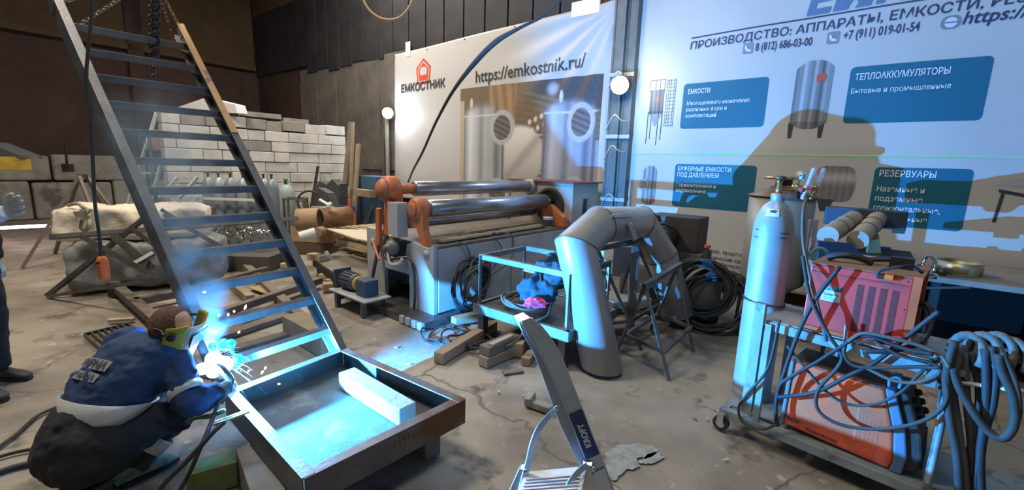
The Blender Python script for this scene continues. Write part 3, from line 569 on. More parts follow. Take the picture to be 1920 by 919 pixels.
# ================================================================= PIPE ARCH
PA = [V(.80, 3.53, .03), D(1080, 463, 3.72), D(1124, 422, 3.98), D(1200, 418, 4.6), D(1240, 480, 4.75), D(1272, 592, 4.70)]
PA[5][2] = max(PA[5][2], .05)
RA = .168
pa = thing('pipe_arch', 'arch of wide stainless pipe welded from mitred lengths, one end on the floor', 'pipe', PA[0])
nrm = [None]*6
dirs = [(PA[i+1]-PA[i])/np.linalg.norm(PA[i+1]-PA[i]) for i in range(5)]
nrm[0] = V(0, 0, 1); nrm[5] = dirs[4]
for i in range(1, 5): b = dirs[i-1]+dirs[i]; nrm[i] = b/np.linalg.norm(b)
ang = [2*math.pi*k/40 for k in range(40)]
prev = V(1, 0, 0); rings = []
def ringpts(c, d, pn, ref, r):
    a = ref-d*(ref@d); a /= np.linalg.norm(a); b = np.cross(d, a); out = []
    for t in ang: x = (a*math.cos(t)+b*math.sin(t))*r; out.append(c+x-d*((x@pn)/(d@pn)))
    return out, a
ref = V(1, .2, 0)
for i in range(5):
    r1, ref2 = ringpts(PA[i], dirs[i], nrm[i], ref, RA); r2, _ = ringpts(PA[i+1], dirs[i], nrm[i+1], ref2, RA)
    if i in (0, 4):   # hollow open ends
        i1, _ = ringpts(PA[i], dirs[i], nrm[i], ref, RA-.008); i2, _ = ringpts(PA[i+1], dirs[i], nrm[i+1], ref2, RA-.008)
        m = MB(); m.loft([i2, i1, r1, r2] if i == 0 else [r1, r2, i2, i1], caps=False)
    else: m = MB(); m.loft([r1, r2], caps=False)
    m.build('pipe_section', pipe_m, pa)
    if i < 4:
        rb, _ = ringpts(PA[i+1], dirs[i], nrm[i+1], ref2, RA+.002); m = MB(); m.tube(rb+[rb[0]], .0045, 6, curved=False); m.build('weld_bead', steel, pa)
    ref = ref2
m = MB(); c0 = D(1160, 402, 3.95); m.beam(D(1148, 404, 3.83), D(1185, 400, 4.1), .012, .01); m.build('lifting_lug', stainless, pa)
m = MB(); m.cyl(D(1180, 420, 4.0), D(1190, 448, 4.05), .028, n=16); m.build('branch_pipe', stainless, pa)
# ================================================================= TRESTLES
def trestle(name, label, e0, e1, feet0, feet1, w=.045, mt=None, braces=()):
    mt = mt or steel2; t = thing(name, label, 'trestle', ((e0[0]+e1[0])/2, (e0[1]+e1[1])/2, 0))
    m = MB(); m.beam(e0, e1, w, w); d = (e1-e0)/np.linalg.norm(e1-e0); m.build('top_bar', mt, t, bevel=.003)
    m = MB(); m.beam(e0-d*.002, e0+d*.03, w*.7, w*.7); m.build('open_end', black, t)
    for e, ft in ((e0+d*.05, feet0), (e1-d*.05, feet1)):
        for f in ft: m = MB(); m.angle(e-V(0, 0, w/2), f, w*.75, .005, up=(.3, .2, .1)); m.build('leg', mt, t)
        a, b = [lerp(e, f, .72) for f in ft]; m = MB(); m.beam(a, b, .03, .03); m.build('brace', mt, t)
    for k in (0, 1): m = MB(); m.beam(lerp(e0, feet0[k], .72), lerp(e1, feet1[k], .72), .03, .03); m.build('rail', mt, t)
    return t
tb = mat('trestle_grey', (.20, .22, .23), .5, .4, c2=(.13, .14, .14), scale=8, c3=(.12, .09, .07), s3=6)
trestle('steel_trestle', 'grey steel trestle beside the foot of the pipe arch', D(1208, 536, 3.72), D(1276, 496, 4.25), (G(1258, 713), G(1158, 662)), (G(1303, 660), G(1222, 620)), mt=tb)
trestle('steel_trestle', 'dark steel trestle carrying the pipe arch from within', D(1118, 466, 4.15), D(1203, 452, 4.5), (G(1105, 668), G(1205, 655)), (G(1150, 600), G(1262, 605)), .05, mt=steel)
m = MB(); e = D(1192, 455, 4.3); m.beam(e, V(e[0]+.02, e[1], .0), .07, .07); one(m, 'steel_post', steel, 'dark square steel post standing under the top of the pipe arch', 'post', bevel=.003)

# ================================================================= ROLLING MACHINE
MO = V(-.81, 4.52, 0); E1 = V(.77, -.638, 0); E2 = V(.638, .77, 0)
def MM(a, b, z): return MO-E1*a+E2*b+V(0, 0, z)
rm = thing('rolling_machine', 'plate rolling machine with orange bearing arms and three long steel rolls', 'machine', MM(.6, 1.4, 0))
def mbox(a0, a1, b0, b1, z0, z1): m = MB(); m.box(MM((a0+a1)/2, (b0+b1)/2, (z0+z1)/2), (abs(a1-a0), abs(b1-b0), z1-z0), -E1, E2, ZZ); return m
# end stand: two cheeks, bridge over the opening, base skid
m = MB(); m.prism([MM(.0, 0, .08), MM(.42, 0, .08), MM(.42, 0, .46), MM(.50, 0, .60), MM(.46, 0, .80), MM(.36, 0, .84), MM(.10, 0, .80), MM(0, 0, .86)], E2*.05); m.build('end_plate', mach_white, rm, bevel=.004)
m = MB(); m.prism([MM(.88, 0, .08), MM(1.25, 0, .08), MM(1.25, 0, .90), MM(.95, 0, .90), MM(.90, 0, .8)], E2*.05); m.build('end_plate', mach_white, rm, bevel=.004)
mbox(.42, .88, .0, .05, .46, .60).build('bridge_plate', mach_white, rm, bevel=.004)
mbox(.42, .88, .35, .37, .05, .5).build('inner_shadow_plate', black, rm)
for a in (.12, 1.12): m = MB(); m.lathe(MM(a, -.001, .74), -E2, [(.045, 0), (.045, .006), (.03, .008), (.03, .014), (.01, .015)], 16); m.build('bolt_cap', mach_white, rm)
for a0, b0_, b1, z1 in ((.0, .06, 1.25, .80), (.0, 1.27, 2.5, .80)): mbox(-.01, .02, b0_, b1, .10, z1).build('side_panel', mach_white, rm, bevel=.004)
mbox(1.2, 1.24, .06, 2.5, .10, .82).build('side_panel', mach_white, rm)
mbox(0, 1.24, .05, 2.55, .80, .83).build('bed_plate', mat('oily_bed', (.12, .10, .085), .55, .3, c2=(.19, .16, .13), scale=8), rm)
mbox(-.12, 1.3, -.22, .3, .0, .09).build('skid', steel, rm, bevel=.004); mbox(-.06, .02, .3, 2.6, 0, .10).build('skid', steel, rm); mbox(1.2, 1.28, .3, 2.6, 0, .1).build('skid', steel, rm)
for k in range(4): mbox(-.10+.1*k, -.03+.1*k, -.25, -.22, .01, .085).build('skid_rib', mach_white, rm)
# right housing
mbox(-.02, 1.16, 2.6, 3.35, .0, 1.46).build('gear_housing', mat('housing_grey', (.40, .38, .33), .6, 0, c2=(.33, .31, .27), scale=3, c3=(.14, .12, .1), s3=6, lo3=.66), rm, bevel=.01)
mbox(-.06, 1.2, 2.55, 3.4, 1.46, 1.48).build('housing_lid', mat('rust_red_lid', (.16, .06, .05), .7), rm)
m = MB(); m.box(MM(-.03, 2.95, 1.1), (.006, .10, .26), -E1, E2, ZZ); m.build('slot', black, rm)
def rollr(a, b0_, b1, z, r, mt=roller_m, nm='roll'): m = MB(); m.lathe(MM(a, b0_, z), E2, [(r*.82, 0), (r, .012), (r, b1-b0_-.012), (r*.82, b1-b0_)], 36); m.build(nm, mt, rm)
rollr(.75, .32, 2.60, 1.385, .088); rollr(.35, .20, 2.42, 1.19, .098); rollr(.62, .2, 2.5, 1.02, .075)
rollr(.75, -.02, .33, 1.385, .058, orange, 'roll_neck'); rollr(.35, 2.42, 2.6, 1.19, .06, chrome, 'roll_journal'); rollr(.75, 2.5, 2.62, 1.385, .11, mach_white, 'roll_journal')
m = MB(); m.lathe(MM(.38, 2.59, 1.12), -E2, [(.26, 0), (.26, .02), (.21, .025), (.21, .01)], 32); m.build('slotted_ring', darkmetal, rm)
# upper bearing and arm
m = MB(); m.lathe(MM(.75, -.10, 1.385), E2, [(.11, 0), (.145, .03), (.15, .06), (.15, .15), (.12, .17)], 28); m.build('bearing_housing', orange, rm)
m = MB(); m.lathe(MM(.75, -.115, 1.385), -E2, [(.118, -.02), (.118, 0), (.10, .012), (.10, .02)], 28); m.build('bearing_cap', mat('orange_cap', (.42, .15, .07), .5), rm)
m = MB(); m.prism([MM(.86, 0, 1.34), MM(.64, 0, 1.34), MM(.66, 0, 1.12), MM(.70, 0, .84), MM(.92, 0, .84), MM(.90, 0, 1.1)], E2*.10); m.build('bearing_arm', orange, rm, bevel=.012)
m = MB(); m.prism([MM(.98, -.05, 1.16), MM(.90, -.05, 1.16), MM(.92, -.05, .72), MM(1.0, -.05, .70)], E2*.05); m.build('tilt_link', orange, rm, bevel=.012)
m = MB(); m.cyl(MM(.955, -.03, .72), MM(.90, -.16, .36), .020, n=12); m.build('screw_rod', chd, rm)
# lower bearing
m = MB(); m.lathe(MM(.35, .0, 1.19), E2, [(.10, 0), (.122, .02), (.125, .14), (.10, .15)], 28); m.build('bearing_housing', orange, rm)
m = MB(); m.lathe(MM(.35, .0, 1.19), -E2, [(.075, 0), (.07, .02), (.06, .024)], 24); m.build('bearing_cap', mat('orange_cap', (.42, .15, .07), .5), rm)
m = MB(); m.prism([MM(.48, .02, 1.18), MM(.22, .02, 1.18), MM(.20, .02, .98), MM(.13, .02, .80), MM(.24, .02, .80), MM(.32, .02, .99), MM(.52, .02, 1.02)], E2*.09); m.build('bearing_arm', orange, rm, bevel=.012)
m = MB(); m.prism([MM(.25, 2.42, 1.15), MM(.0, 2.42, .98), MM(-.02, 2.42, .83), MM(.35, 2.42, .83), MM(.4, 2.42, 1.1)], E2*.10); m.build('bearing_arm', orange, rm, bevel=.012)
# grey control post with gearbox
mbox(.46, .64, -.12, .02, .88, 1.26).build('control_box', mach_white, rm, bevel=.006)
m = MB(); m.lathe(MM(.60, -.10, .76), -E2, [(.09, -.04), (.10, 0), (.06, .05), (.035, .06), (.035, .09)], 18); m.build('worm_gearbox', mat('oily_grey', (.20, .20, .17), .5, .3, c2=(.12, .12, .10), scale=10), rm)
m = MB(); m.lathe(MM(.60, -.10, .82), ZZ, [(.03, 0), (.028, .08)], 12); m.cyl(MM(.60, -.14, .76), MM(.60, -.20, .76), .02, n=10); m.build('drive_shaft', brass, rm)
m = MB(); m.tube([MM(.80, -.06, .84), MM(.74, -.10, .66), MM(.62, -.12, .61), MM(.50, -.10, .65), MM(.38, -.04, .66), MM(.30, -.03, .56), MM(.28, -.03, .3), MM(.30, -.03, .1)], .016, 8); m.build('oil_pipe', chd, rm)
m = MB(); m.tube([MM(.70, -.08, .68), MM(.56, -.14, .58), MM(.44, -.12, .60), MM(.40, -.10, .66)], .022, 8); m.build('lever', mach_white, rm)
m = MB(); m.cyl(MM(.86, -.16, .78), MM(.66, -.22, .62), .014, n=8); m.build('lever', redor, rm)
# motor on its bracket
mo = thing('motor_unit', 'dark finned electric motor with a gearbox on a low bracket at the rolling machine foot', 'motor', MM(1.1, -.35, 0))
m = MB(); m.box(MM(.95, -.30, .195), (.75, .34, .02), -E1, E2, ZZ); m.build('bracket_plate', mach_white, mo, bevel=.004)
for a in (.68, 1.22): 
    for e in (-.12, .12): m = MB(); m.box(MM(a, -.30+e, .095), (.05, .05, .18), -E1, E2, ZZ); m.build('bracket_foot', steel, mo)
m = MB(); m.lathe(MM(1.28, -.30, .31), E1, [(.05, 0), (.085, .02), (.095, .04), (.095, .27), (.085, .29), (.05, .30)], 24); m.build('motor_body', navy_motor, mo)
for k in range(16):
    t = 2*math.pi*k/16; u_ = E2*math.cos(t)+ZZ*math.sin(t); m = MB(); m.box(MM(1.13, -.30, .31)+u_*.098, (.20, .006, .018), E1, np.cross(u_, E1), u_); m.build('cooling_fin', navy_motor, mo)
m = MB(); m.lathe(MM(.98, -.30, .31), E1, [(.075, 0), (.085, .02), (.085, .045), (.05, .06)], 20); m.build('coupling', yellow, mo)
m = MB(); m.box(MM(.79, -.30, .30), (.20, .18, .19), -E1, E2, ZZ); m.build('gearbox', blue_p if 0 else mat('gearbox_blue', (.04, .07, .12), .5), mo, bevel=.02)
m = MB(); m.box(MM(1.31, -.30, .24), (.03, .22, .38), -E1, E2, ZZ); m.build('end_flange', navy_motor, mo, bevel=.01)
# bits on the machine bed
for k, (a, b, L_, w, mt, lab) in enumerate(((.15, 1.2, 2.0, .12, wood_l, 'long pale plank lying on the bed of the rolling machine'), (.40, 1.6, 1.5, .10, wood, 'brown plank lying behind the pale plank on the rolling machine bed'))):
    m = MB(); m.beam(MM(a, b-L_/2, .845+.015), MM(a+.06, b+L_/2, .845+.015), w, .025); one(m, 'plank', mt, lab, 'plank')
cu_ = thing('paint_tin', 'white tin with a dark wrapper on the rolling machine bed by the housing', 'tin', MM(.12, 2.2, .83))
m = MB(); m.lathe(MM(.12, 2.2, .831), ZZ, [(.06, 0), (.075, .15), (.078, .155)], 20); m.build('can', white_p, cu_); m = MB(); m.lathe(MM(.12, 2.2, .86), ZZ, [(.066, 0), (.073, .09)], 20, caps=False); m.build('wrapper', p_dark, cu_)
o = MB(); o.tube([MM(.3, .8, .85), MM(.2, .95, .87), MM(.3, 1.1, .86), MM(.22, 1.25, .88), MM(.33, 1.4, .86)], .012, 8); one(o, 'cable_end', black, 'short black cable end lying on the rolling machine bed', 'cable')
for (a, b, r, w) in ((.2, .55, .04, 'largest'), (.26, .95, .03, 'middle-sized'), (.12, 1.05, .025, 'smallest')):
    m = MB(); m.lathe(MM(a, b, .831), ZZ, [(r, 0), (r, .035), (r*.7, .045)], 6, smooth=False); one(m, 'steel_nut', chd, w+' dark steel nut lying loose on the rolling machine bed', 'nut', 'loose nuts on the rolling machine bed')

# ================================================================= LOW TABLE WITH CABLES AND CLOTHES
tA, tB = V(-.36, 4.17, .35), V(.95, 3.10, .35); td = (tB-tA)/np.linalg.norm(tB-tA); tn = V(-td[1], td[0], 0)
tA2, tB2 = tA, tA+td*1.10
wt = thing('welding_table', 'low steel welding table edged with channel behind the near leg of the pipe arch', 'table', (tA2+tB2)/2+tn*.5-V(0, 0, .35))
m = MB(); m.box((tA2+tB2)/2+tn*.45-V(0, 0, .02), (1.08, .88, .02), td, tn, ZZ); m.build('table_plate', steel, wt)
for a, b, f in ((tA2, tB2, 1), (tA2+tn*.9, tB2+tn*.9, -1), (tA2, tA2+tn*.9, -1), (tB2, tB2+tn*.9, 1)):
    m = MB(); m.channel(a-V(0, 0, .04), b-V(0, 0, .04), .09, .04, .008, flip=f); m.build('edge_channel', tb, wt, bevel=.002)
for p in (tA2+td*.08+tn*.06, tB2-td*.08+tn*.06, tA2+td*.08+tn*.84, tB2-td*.08+tn*.84): m = MB(); m.box(V(p[0], p[1], .135), (.07, .07, .27), td, tn, ZZ); m.build('leg', steel, wt)
rk = thing('welded_rack', 'open rack of steel angle standing on the low welding table', 'rack', tA2+tn*.3)
q0, q1 = tA2+td*.03+tn*.08+V(0, 0, .0), tA2+td*1.05+tn*.08
zt = .48
P_ = {('l', 0): q0, ('r', 0): q1, ('l', 1): q0+tn*.7, ('r', 1): q1+tn*.7}
for k, p in P_.items(): m = MB(); m.angle(p+V(0, 0, .004), p+V(0, 0, zt), .04, .004, up=td); m.build('post', tb, rk)
for a, b in ((('l', 0), ('r', 0)), (('l', 1), ('r', 1)), (('l', 0), ('l', 1)), (('r', 0), ('r', 1))):
    m = MB(); m.angle(P_[a]+V(0, 0, zt), P_[b]+V(0, 0, zt), .045, .004); m.build('rail', tb, rk)
m = MB(); m.beam(q0+tn*.7+V(0, 0, .02), q1+tn*.7+V(0, 0, zt), .035, .006); m.build('brace', rusty, rk)
m = MB(); m.beam(P_['l', 1]+V(0, 0, .22), P_['r', 1]+V(0, 0, .20), .07, .02); m.build('rail', wood_l, rk)
def coil(name, mt, c, nrm_, R, r, turns, lab, seed=0, sq=.06, cat='cable coil', group=None, m8=7, wob=.08):
    m = MB(); rd = random.Random(seed)
    for k in range(turns): m.torus(V(*c)+V(rd.uniform(-1, 1), rd.uniform(-1, 1), rd.uniform(-.4, 1))*sq*R*1.5, V(*nrm_)+V(rd.uniform(-1, 1), rd.uniform(-1, 1), rd.uniform(-1, 1))*sq*1.5, R*(1+rd.uniform(-1, 1)*.16), r, 30, m8, wob, seed*31+k)
    return m
tc_ = tA2+td*.42+tn*.30
m = coil('x', None, tc_+V(0, 0, .055), (0, 0, 1), .21, .011, 7, '', 3); one(m, 'hose_coil', hose_l, 'grey-green hose coil lying on the low welding table', 'hose', kind='thing')
m = MB(); m.tube([tc_+V(.12, -.05, .09), tc_+V(.25, .05, .10), tA2+td*.80+tn*.12+V(0, 0, .05), tA2+td*.74+tn*-.06+V(0, 0, .0), tA2+td*.66+tn*-.14+V(0, 0, -.16), tA2+td*.45+tn*-.25+V(0, 0, -.3), tA2+td*.25-tn*.3+V(0, 0, -.335)], .011, 8); one(m, 'hose', hose_l, 'grey hose dropping from the low welding table edge to the floor', 'hose')
# coil hanging on the machine corner
hc = MM(-.10, .55, .36)
m = coil('x', None, hc, (-E1[0]*1+.15, -E1[1]-.3, .1), .24, .010, 6, '', 5, .07); one(m, 'hose_coil', hose_l, 'green hose coil hanging on the side panel of the rolling machine', 'hose')
m = coil('x', None, hc+V(-.05, -.05, -.03), (.9, -.5, .1), .27, .011, 5, '', 8, .08); one(m, 'cable_coil', rubber, 'black cable coil hanging on the side panel of the rolling machine', 'cable')
m = MB(); m.tube([MM(-.03, .3, .86), MM(-.05, .42, .8), MM(-.05, .5, .62), MM(-.06, .55, .45)], .009, 6); m.tube([MM(-.02, .9, .86), MM(-.08, .98, .7), MM(-.08, .85, .5), MM(-.07, .7, .42)], .009, 6); m.tube([MM(-.02, 1.0, .9), MM(-.10, 1.15, .84), MM(-.12, 1.1, .55), MM(-.09, .75, .4)], .009, 6)
one(m, 'trailing_cable', hose_l, 'cables trailing over the rolling machine side panel to the hanging coils', 'cable')
m = MB(); fc = G(905, 640, .01)-V(.15, .0, 0)
for k in range(5): m.torus(V(-.62+.08*k, 4.18-.05*k, .02+.008*k), (.03*k, .02, 1), .25-.018*k, .010, 34, 6, .10, 40+k)
one(m, 'cable_coil', rubber, 'black cable coil lying on the floor at the rolling machine corner', 'cable')
# clothes
def cloth_heap(name, c, r, sq, mt, lab, seed, cat='jacket'):
    rd = random.Random(seed); m = MB(); c = V(*c); ph = [rd.random()*6 for _ in range(8)]; n, mm = 48, 26; vs_ = []
    for j in range(mm+1):
        th = math.pi*min(max(j/mm, .01), .99)
        for i in range(n):
            f = 2*math.pi*i/n; k = 1+.16*math.sin(3*f+ph[0]+2*th)+.09*math.sin(7*f+ph[1]-3*th)+.07*math.sin(5*th*2+ph[2]+f)+.04*math.sin(13*f+ph[3]+5*th)
            p = V(math.sin(th)*math.cos(f)*sq[0], math.sin(th)*math.sin(f)*sq[1], math.cos(th)*sq[2])*r*k; p = c+p; p[2] = max(p[2], c[2]-r*sq[2]*.75); vs_.append(p)
    m.add(vs_, [((j+1)*n+i, (j+1)*n+(i+1) % n, j*n+(i+1) % n, j*n+i) for j in range(mm) for i in range(n)]+[list(range(n)), [mm*n+i for i in range(n)][::-1]], True)
    o = one(m, name, mt, lab, cat); o.modifiers.new('s', 'SUBSURF').render_levels = 1; return crumple(o, .08, .028)
jp = D(1010, 560, 3.98)
cloth_heap('jacket', D(1012, 545, 4.0), .17, (1.05, .8, .9), jc, 'dark teal jacket dumped on the low welding table', 4)
cloth_heap('jacket', D(1040, 515, 4.05), .16, (1, .8, 1.1), jc, 'dark teal coat heaped behind the pink cloth beside the pipe arch', 9)
cloth_heap('pink_cloth', D(1003, 570, 3.80), .085, (1.25, .6, .55), pink, 'bright pink cloth at the foot of the dark jacket', 2, 'cloth')
# ================================================================= TIMBERS ON THE FLOOR BY THE MACHINE
def timber(p, q, w, h, z, mt, lab, nm='timber_block', bv=.006): m = MB(); p, q = V(*p), V(*q); p = V(p[0], p[1], z+h/2); q = V(q[0], q[1], z+h/2); m.beam(p, q, w, h); return one(m, nm, mt, lab, 'timber', bevel=bv)
timber(G(822, 672, .05), G(925, 610, .05), .10, .10, .0, wood, 'long square timber slanting towards the platform, nearest of the loose timbers')
timber(G(850, 612, 0), G(935, 592, 0), .10, .10, .0, wood, 'brown timber lying behind the long slanting one by the cable coil')
timber(G(905, 678, .05), G(985, 645, .05), .11, .09, .0, wood, 'short timber lowest of the pair beneath the low table edge')
timber(G(908, 655, .15), G(1010, 612, .15), .12, .08, .095, wood_d, 'darker timber resting on the short one at the low table edge')
timber(G(920, 640, .22), G(960, 622, .22), .05, .02, .176, wood_l, 'small pale strip of wood on top of the darker timber', 'wood_strip', .002)
timber(G(968, 660, .05), G(985, 630, .05), .12, .13, .0, wood_l, 'mossy cube of timber by the curved top of the step ladder')
timber(G(985, 680, .03), G(998, 664, .03), .08, .07, .0, wood, 'small offcut of timber beside the mossy cube')
# ================================================================= STEP LADDER
ld = thing('step_ladder', 'aluminium step ladder with a navy maker label on its stile', 'ladder', (.22, 1.25, 0))
def strip(name, st_, Y, mt, depth=.03, parent=None, off=(-.55, .75, .15)):   # stations: (left px, right px, distance)
    m = MB(); rings = []
    o_ = V(*off); o_ /= np.linalg.norm(o_)
    for (x0, y0, x1, y1, Y_) in st_: a, b = D(x0, y0, Y_), D(x1, y1, Y_); rings.append([a, b, b+o_*depth, a+o_*depth])
    R2 = []
    for k in range(4): R2.append(catmull([r[k] for r in rings], 5))
    m.loft([[R2[k][i] for k in range(4)] for i in range(len(R2[0]))], smooth=False); return m.build(name, mt, parent, bevel=.0025)
Sx = [(977, 603, 996, 596, 1.40), (990, 628, 1015, 612, 1.385), (1008, 655, 1038, 642, 1.37), (1027, 690, 1056, 677, 1.355), (1046, 730, 1073, 719, 1.34), (1066, 778, 1092, 767, 1.32), (1082, 820, 1108, 808, 1.30), (1101, 868, 1127, 856, 1.285), (1117, 910, 1143, 898, 1.27), (1150, 1010, 1178, 998, 1.24)]
strip('stile', Sx, 0, alu, .045, ld)
m = MB(); R_ = []   # raised lips of the channel section
for e in (0, 1):
    pts = [D((s[0], s[2])[e], (s[1], s[3])[e], s[4]-.004) for s in Sx]; m = MB(); m.tube(pts, .0022, 6); m.build('stile_lip', chrome, ld)
Sy = [(960, 598, 974, 606, 1.47), (974, 640, 990, 640, 1.46), (1004, 700, 1026, 694, 1.43), (1030, 762, 1048, 757, 1.40), (1056, 822, 1074, 816, 1.37), (1076, 868, 1094, 862, 1.35), (1120, 985, 1138, 980, 1.30)]
def lab(name, s0, s1, t0, t1, mt, lift): # label quad on the stile face, t along the width
    m = MB(); P_ = []
    for s in (s0, s1):
        k = int(s); f = s-k; A_, B_ = Sx[k], Sx[min(k+1, len(Sx)-1)]; st_ = [A_[i]*(1-f)+B_[i]*f for i in range(5)]
        a, b = D(st_[0], st_[1], st_[4]), D(st_[2], st_[3], st_[4]); P_.append((a, b))
    nrm_ = np.cross(P_[0][1]-P_[0][0], P_[1][0]-P_[0][0]); nrm_ /= np.linalg.norm(nrm_); nrm_ = nrm_ if nrm_@(CP-P_[0][0]) > 0 else -nrm_
    q = [lerp(P_[0][0], P_[0][1], t0), lerp(P_[0][0], P_[0][1], t1), lerp(P_[1][0], P_[1][1], t1), lerp(P_[1][0], P_[1][1], t0)]
    m.prism([x+nrm_*lift for x in q], -nrm_*.0008); return m, q, nrm_
m, q, nn = lab('label', 5.0, 6.85, .02, .98, None, .009); lb_o = m.build('maker_label', p_navy, ld, label='navy label lettered in white')
def text_on(body, o_, ux, uy, h, width, mt, parent, name='lettering', bold=.01, lift=None, shear=0.):   # o_ lower-left corner, ux along the line, uy up the letters
    cu = bpy.data.curves.new('t', 'FONT'); cu.body = body; cu.offset = bold; cu.resolution_u = 3; cu.shear = shear; ob = bpy.data.objects.new('t', cu); COL.objects.link(ob); bpy.context.view_layer.update()
    me = ob.to_mesh(); co = np.empty(len(me.vertices)*3); me.vertices.foreach_get('co', co); co = co.reshape(-1, 3); fs = [list(p.vertices) for p in me.polygons]; ob.to_mesh_clear(); bpy.data.objects.remove(ob); bpy.data.curves.remove(cu)
    x0 = co[:, 0].min(); sx = width/(co[:, 0].max()-x0); sz = h/.73; ux = V(*ux); ux /= np.linalg.norm(ux); uy = V(*uy); uy /= np.linalg.norm(uy); l = np.cross(ux, uy)*.0015 if lift is None else lift
    m = MB(); m.add([V(*o_)+ux*(p[0]-x0)*sx+uy*p[1]*sz+l for p in co], fs); return m.build(name, mt, parent)
ax_ = q[0]-q[3]; ay_ = q[0]-q[1]; L_ = np.linalg.norm(ax_); W_l = np.linalg.norm(ay_)
text_on('KROFT', q[2]+ax_*.22+ay_*.30, ax_, ay_, W_l*.42, L_*.52, p_white, ld, bold=.04, lift=nn*.0108)
m, q2, nn2 = lab('label', 7.45, 8.7, .05, .95, None, .009); m.build('maker_label', p_white, ld, label='white label with red letters')
ax_ = q2[0]-q2[3]; ay_ = q2[0]-q2[1]; text_on('RU', q2[2]+ax_*.25+ay_*.25, ax_, ay_, np.linalg.norm(ay_)*.5, np.linalg.norm(ax_)*.22, p_red, ld, bold=.03, lift=nn2*.0108)
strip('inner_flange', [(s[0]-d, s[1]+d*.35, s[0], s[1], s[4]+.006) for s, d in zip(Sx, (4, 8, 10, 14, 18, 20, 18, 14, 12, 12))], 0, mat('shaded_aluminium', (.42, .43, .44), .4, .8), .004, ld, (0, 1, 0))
for p in ((1044, 765), (1112, 880), (985, 884)): c = D(*p, 1.27); m = MB(); d = (CP-c)/np.linalg.norm(CP-c); m.lathe(c, d, [(.008, 0), (.008, .004), (.004, .006)], 12); m.build('rivet', chrome, ld)
# folding arms and platform step
def flatbar(pts, w, t, mt, nm):
    P_ = catmull([V(*p) for p in pts]); m = MB(); rings = []
    for i, p in enumerate(P_):
        tg = P_[min(i+1, len(P_)-1)]-P_[max(i-1, 0)]; tg /= np.linalg.norm(tg); s = np.cross(tg, V(.3, -.8, .5)); s /= np.linalg.norm(s); u = np.cross(s, tg)
        rings.append([p-s*w/2-u*t/2, p+s*w/2-u*t/2, p+s*w/2+u*t/2, p-s*w/2+u*t/2])
    m.loft(rings, smooth=False); return m.build(nm, mt, ld, bevel=.001)
flatbar([D(1048, 763, 1.36), D(1030, 780, 1.36), D(1010, 805, 1.35), D(998, 835, 1.34), D(990, 870, 1.33), D(975, 925, 1.30), D(962, 980, 1.28)], .020, .005, alu, 'folding_arm')
flatbar([D(1102, 872, 1.24), D(1088, 882, 1.235), D(1072, 900, 1.22), D(1058, 930, 1.2), D(1045, 980, 1.18)], .018, .005, alu, 'folding_arm')
ps = [D(985, 883, 1.34), D(1102, 872, 1.28)]; bx = ps[1]-ps[0]; Wd_ = np.linalg.norm(bx); bx /= Wd_; by = np.cross(bx, ZZ); by = by if by[1] < 0 else -by
m = MB(); m.box((ps[0]+ps[1])/2+by*.10-V(0, 0, .012), (Wd_, .20, .02), bx, by, ZZ); m.build('platform_step', alu_d, ld, bevel=.003)
for k in range(9): m = MB(); m.box((ps[0]+ps[1])/2+by*(.05+.017*k)+V(0, 0, .0005), (Wd_*.84, .006, .004), bx, by, ZZ); m.build('tread_groove', alu, ld)
for s in (0, 1):
    m = MB(); f0 = ps[s]+by*(-.01); f1 = V(f0[0]+(-.25, .12)[s], f0[1]-.05, .0); m.beam(f0, f1, .045, .022, by); m.build('leg', alu, ld, bevel=.002)
    m = MB(); f1b = V(ps[s][0]+(-.03, .02)[s], ps[s][1]+.42, 0); m.beam(ps[s]+V(0, 0, .01), f1b, .03, .02, by); m.build('leg', alu, ld, bevel=.002)
# ================================================================= TROLLEY WITH CYLINDER AND WELDING MACHINES
r0 = V(1.42, 2.72, 0); TU = V(.6904, -.7234, 0); TV = V(.7234, .6904, 0)
def T(u, v, z): return r0+TU*u+TV*v+V(0, 0, z)
def tbox(u0, u1, v0, v1, z0, z1): m = MB(); m.box(T((u0+u1)/2, (v0+v1)/2, (z0+z1)/2), (u1-u0, v1-v0, z1-z0), TU, TV, ZZ); return m
def tq(px, py, v=0.): return PLN(px, py, r0+TV*v, TV)
tr = thing('welding_trolley', 'grey two-tier steel trolley carrying a gas cylinder and two welding machines', 'trolley', T(.6, .25, 0))
for v in (0, .52): m = MB(); m.angle(T(0, v, .15), T(1.35, v, .15), .05, .006, flip=1 if v == 0 else -1); m.build('base_rail', trol, tr)
for u in (0.0, .34, 1.0, 1.33): tbox(u, u+.04, 0, .52, .13, .15).build('cross_bar', trol, tr)
tbox(0, .30, .1, .52, .142, .152).build('cylinder_plate', trol, tr); tbox(.34, 1.33, .02, .5, .150, .158).build('base_tray', trol, tr)
for u, v in ((.0, .5), (.22, .03), (1.0, .03), (1.0, .5)):
    pass
for u in (.20, 1.0):
    for v in (.0, .50): tbox(u, u+.035, v, v+.035, .15, .80).build('post', trol, tr, bevel=.002)
for v in (.02, .5): m = MB(); m.angle(T(.18, v, .81), T(1.06, v, .79), .05, .005, flip=1 if v < .1 else -1); m.build('shelf_rail', trol, tr)
for u in (.18, 1.04): m = MB(); m.beam(T(u, .0, .80), T(u, .53, .80), .04, .03); m.build('shelf_rail', trol, tr)
tbox(.2, 1.04, .03, .5, .812, .818).build('shelf_plate', trol, tr)
tbox(.13, .19, -.01, .03, .20, .92).build('cylinder_guard', trol, tr, bevel=.002)
tbox(.93, .97, -.02, .0, .70, .86).build('stub', trol, tr); m = MB(); m.cyl(tq(1583, 640, -.01), tq(1586, 610, -.01), .008, n=8); m.build('pin', chrome, tr)
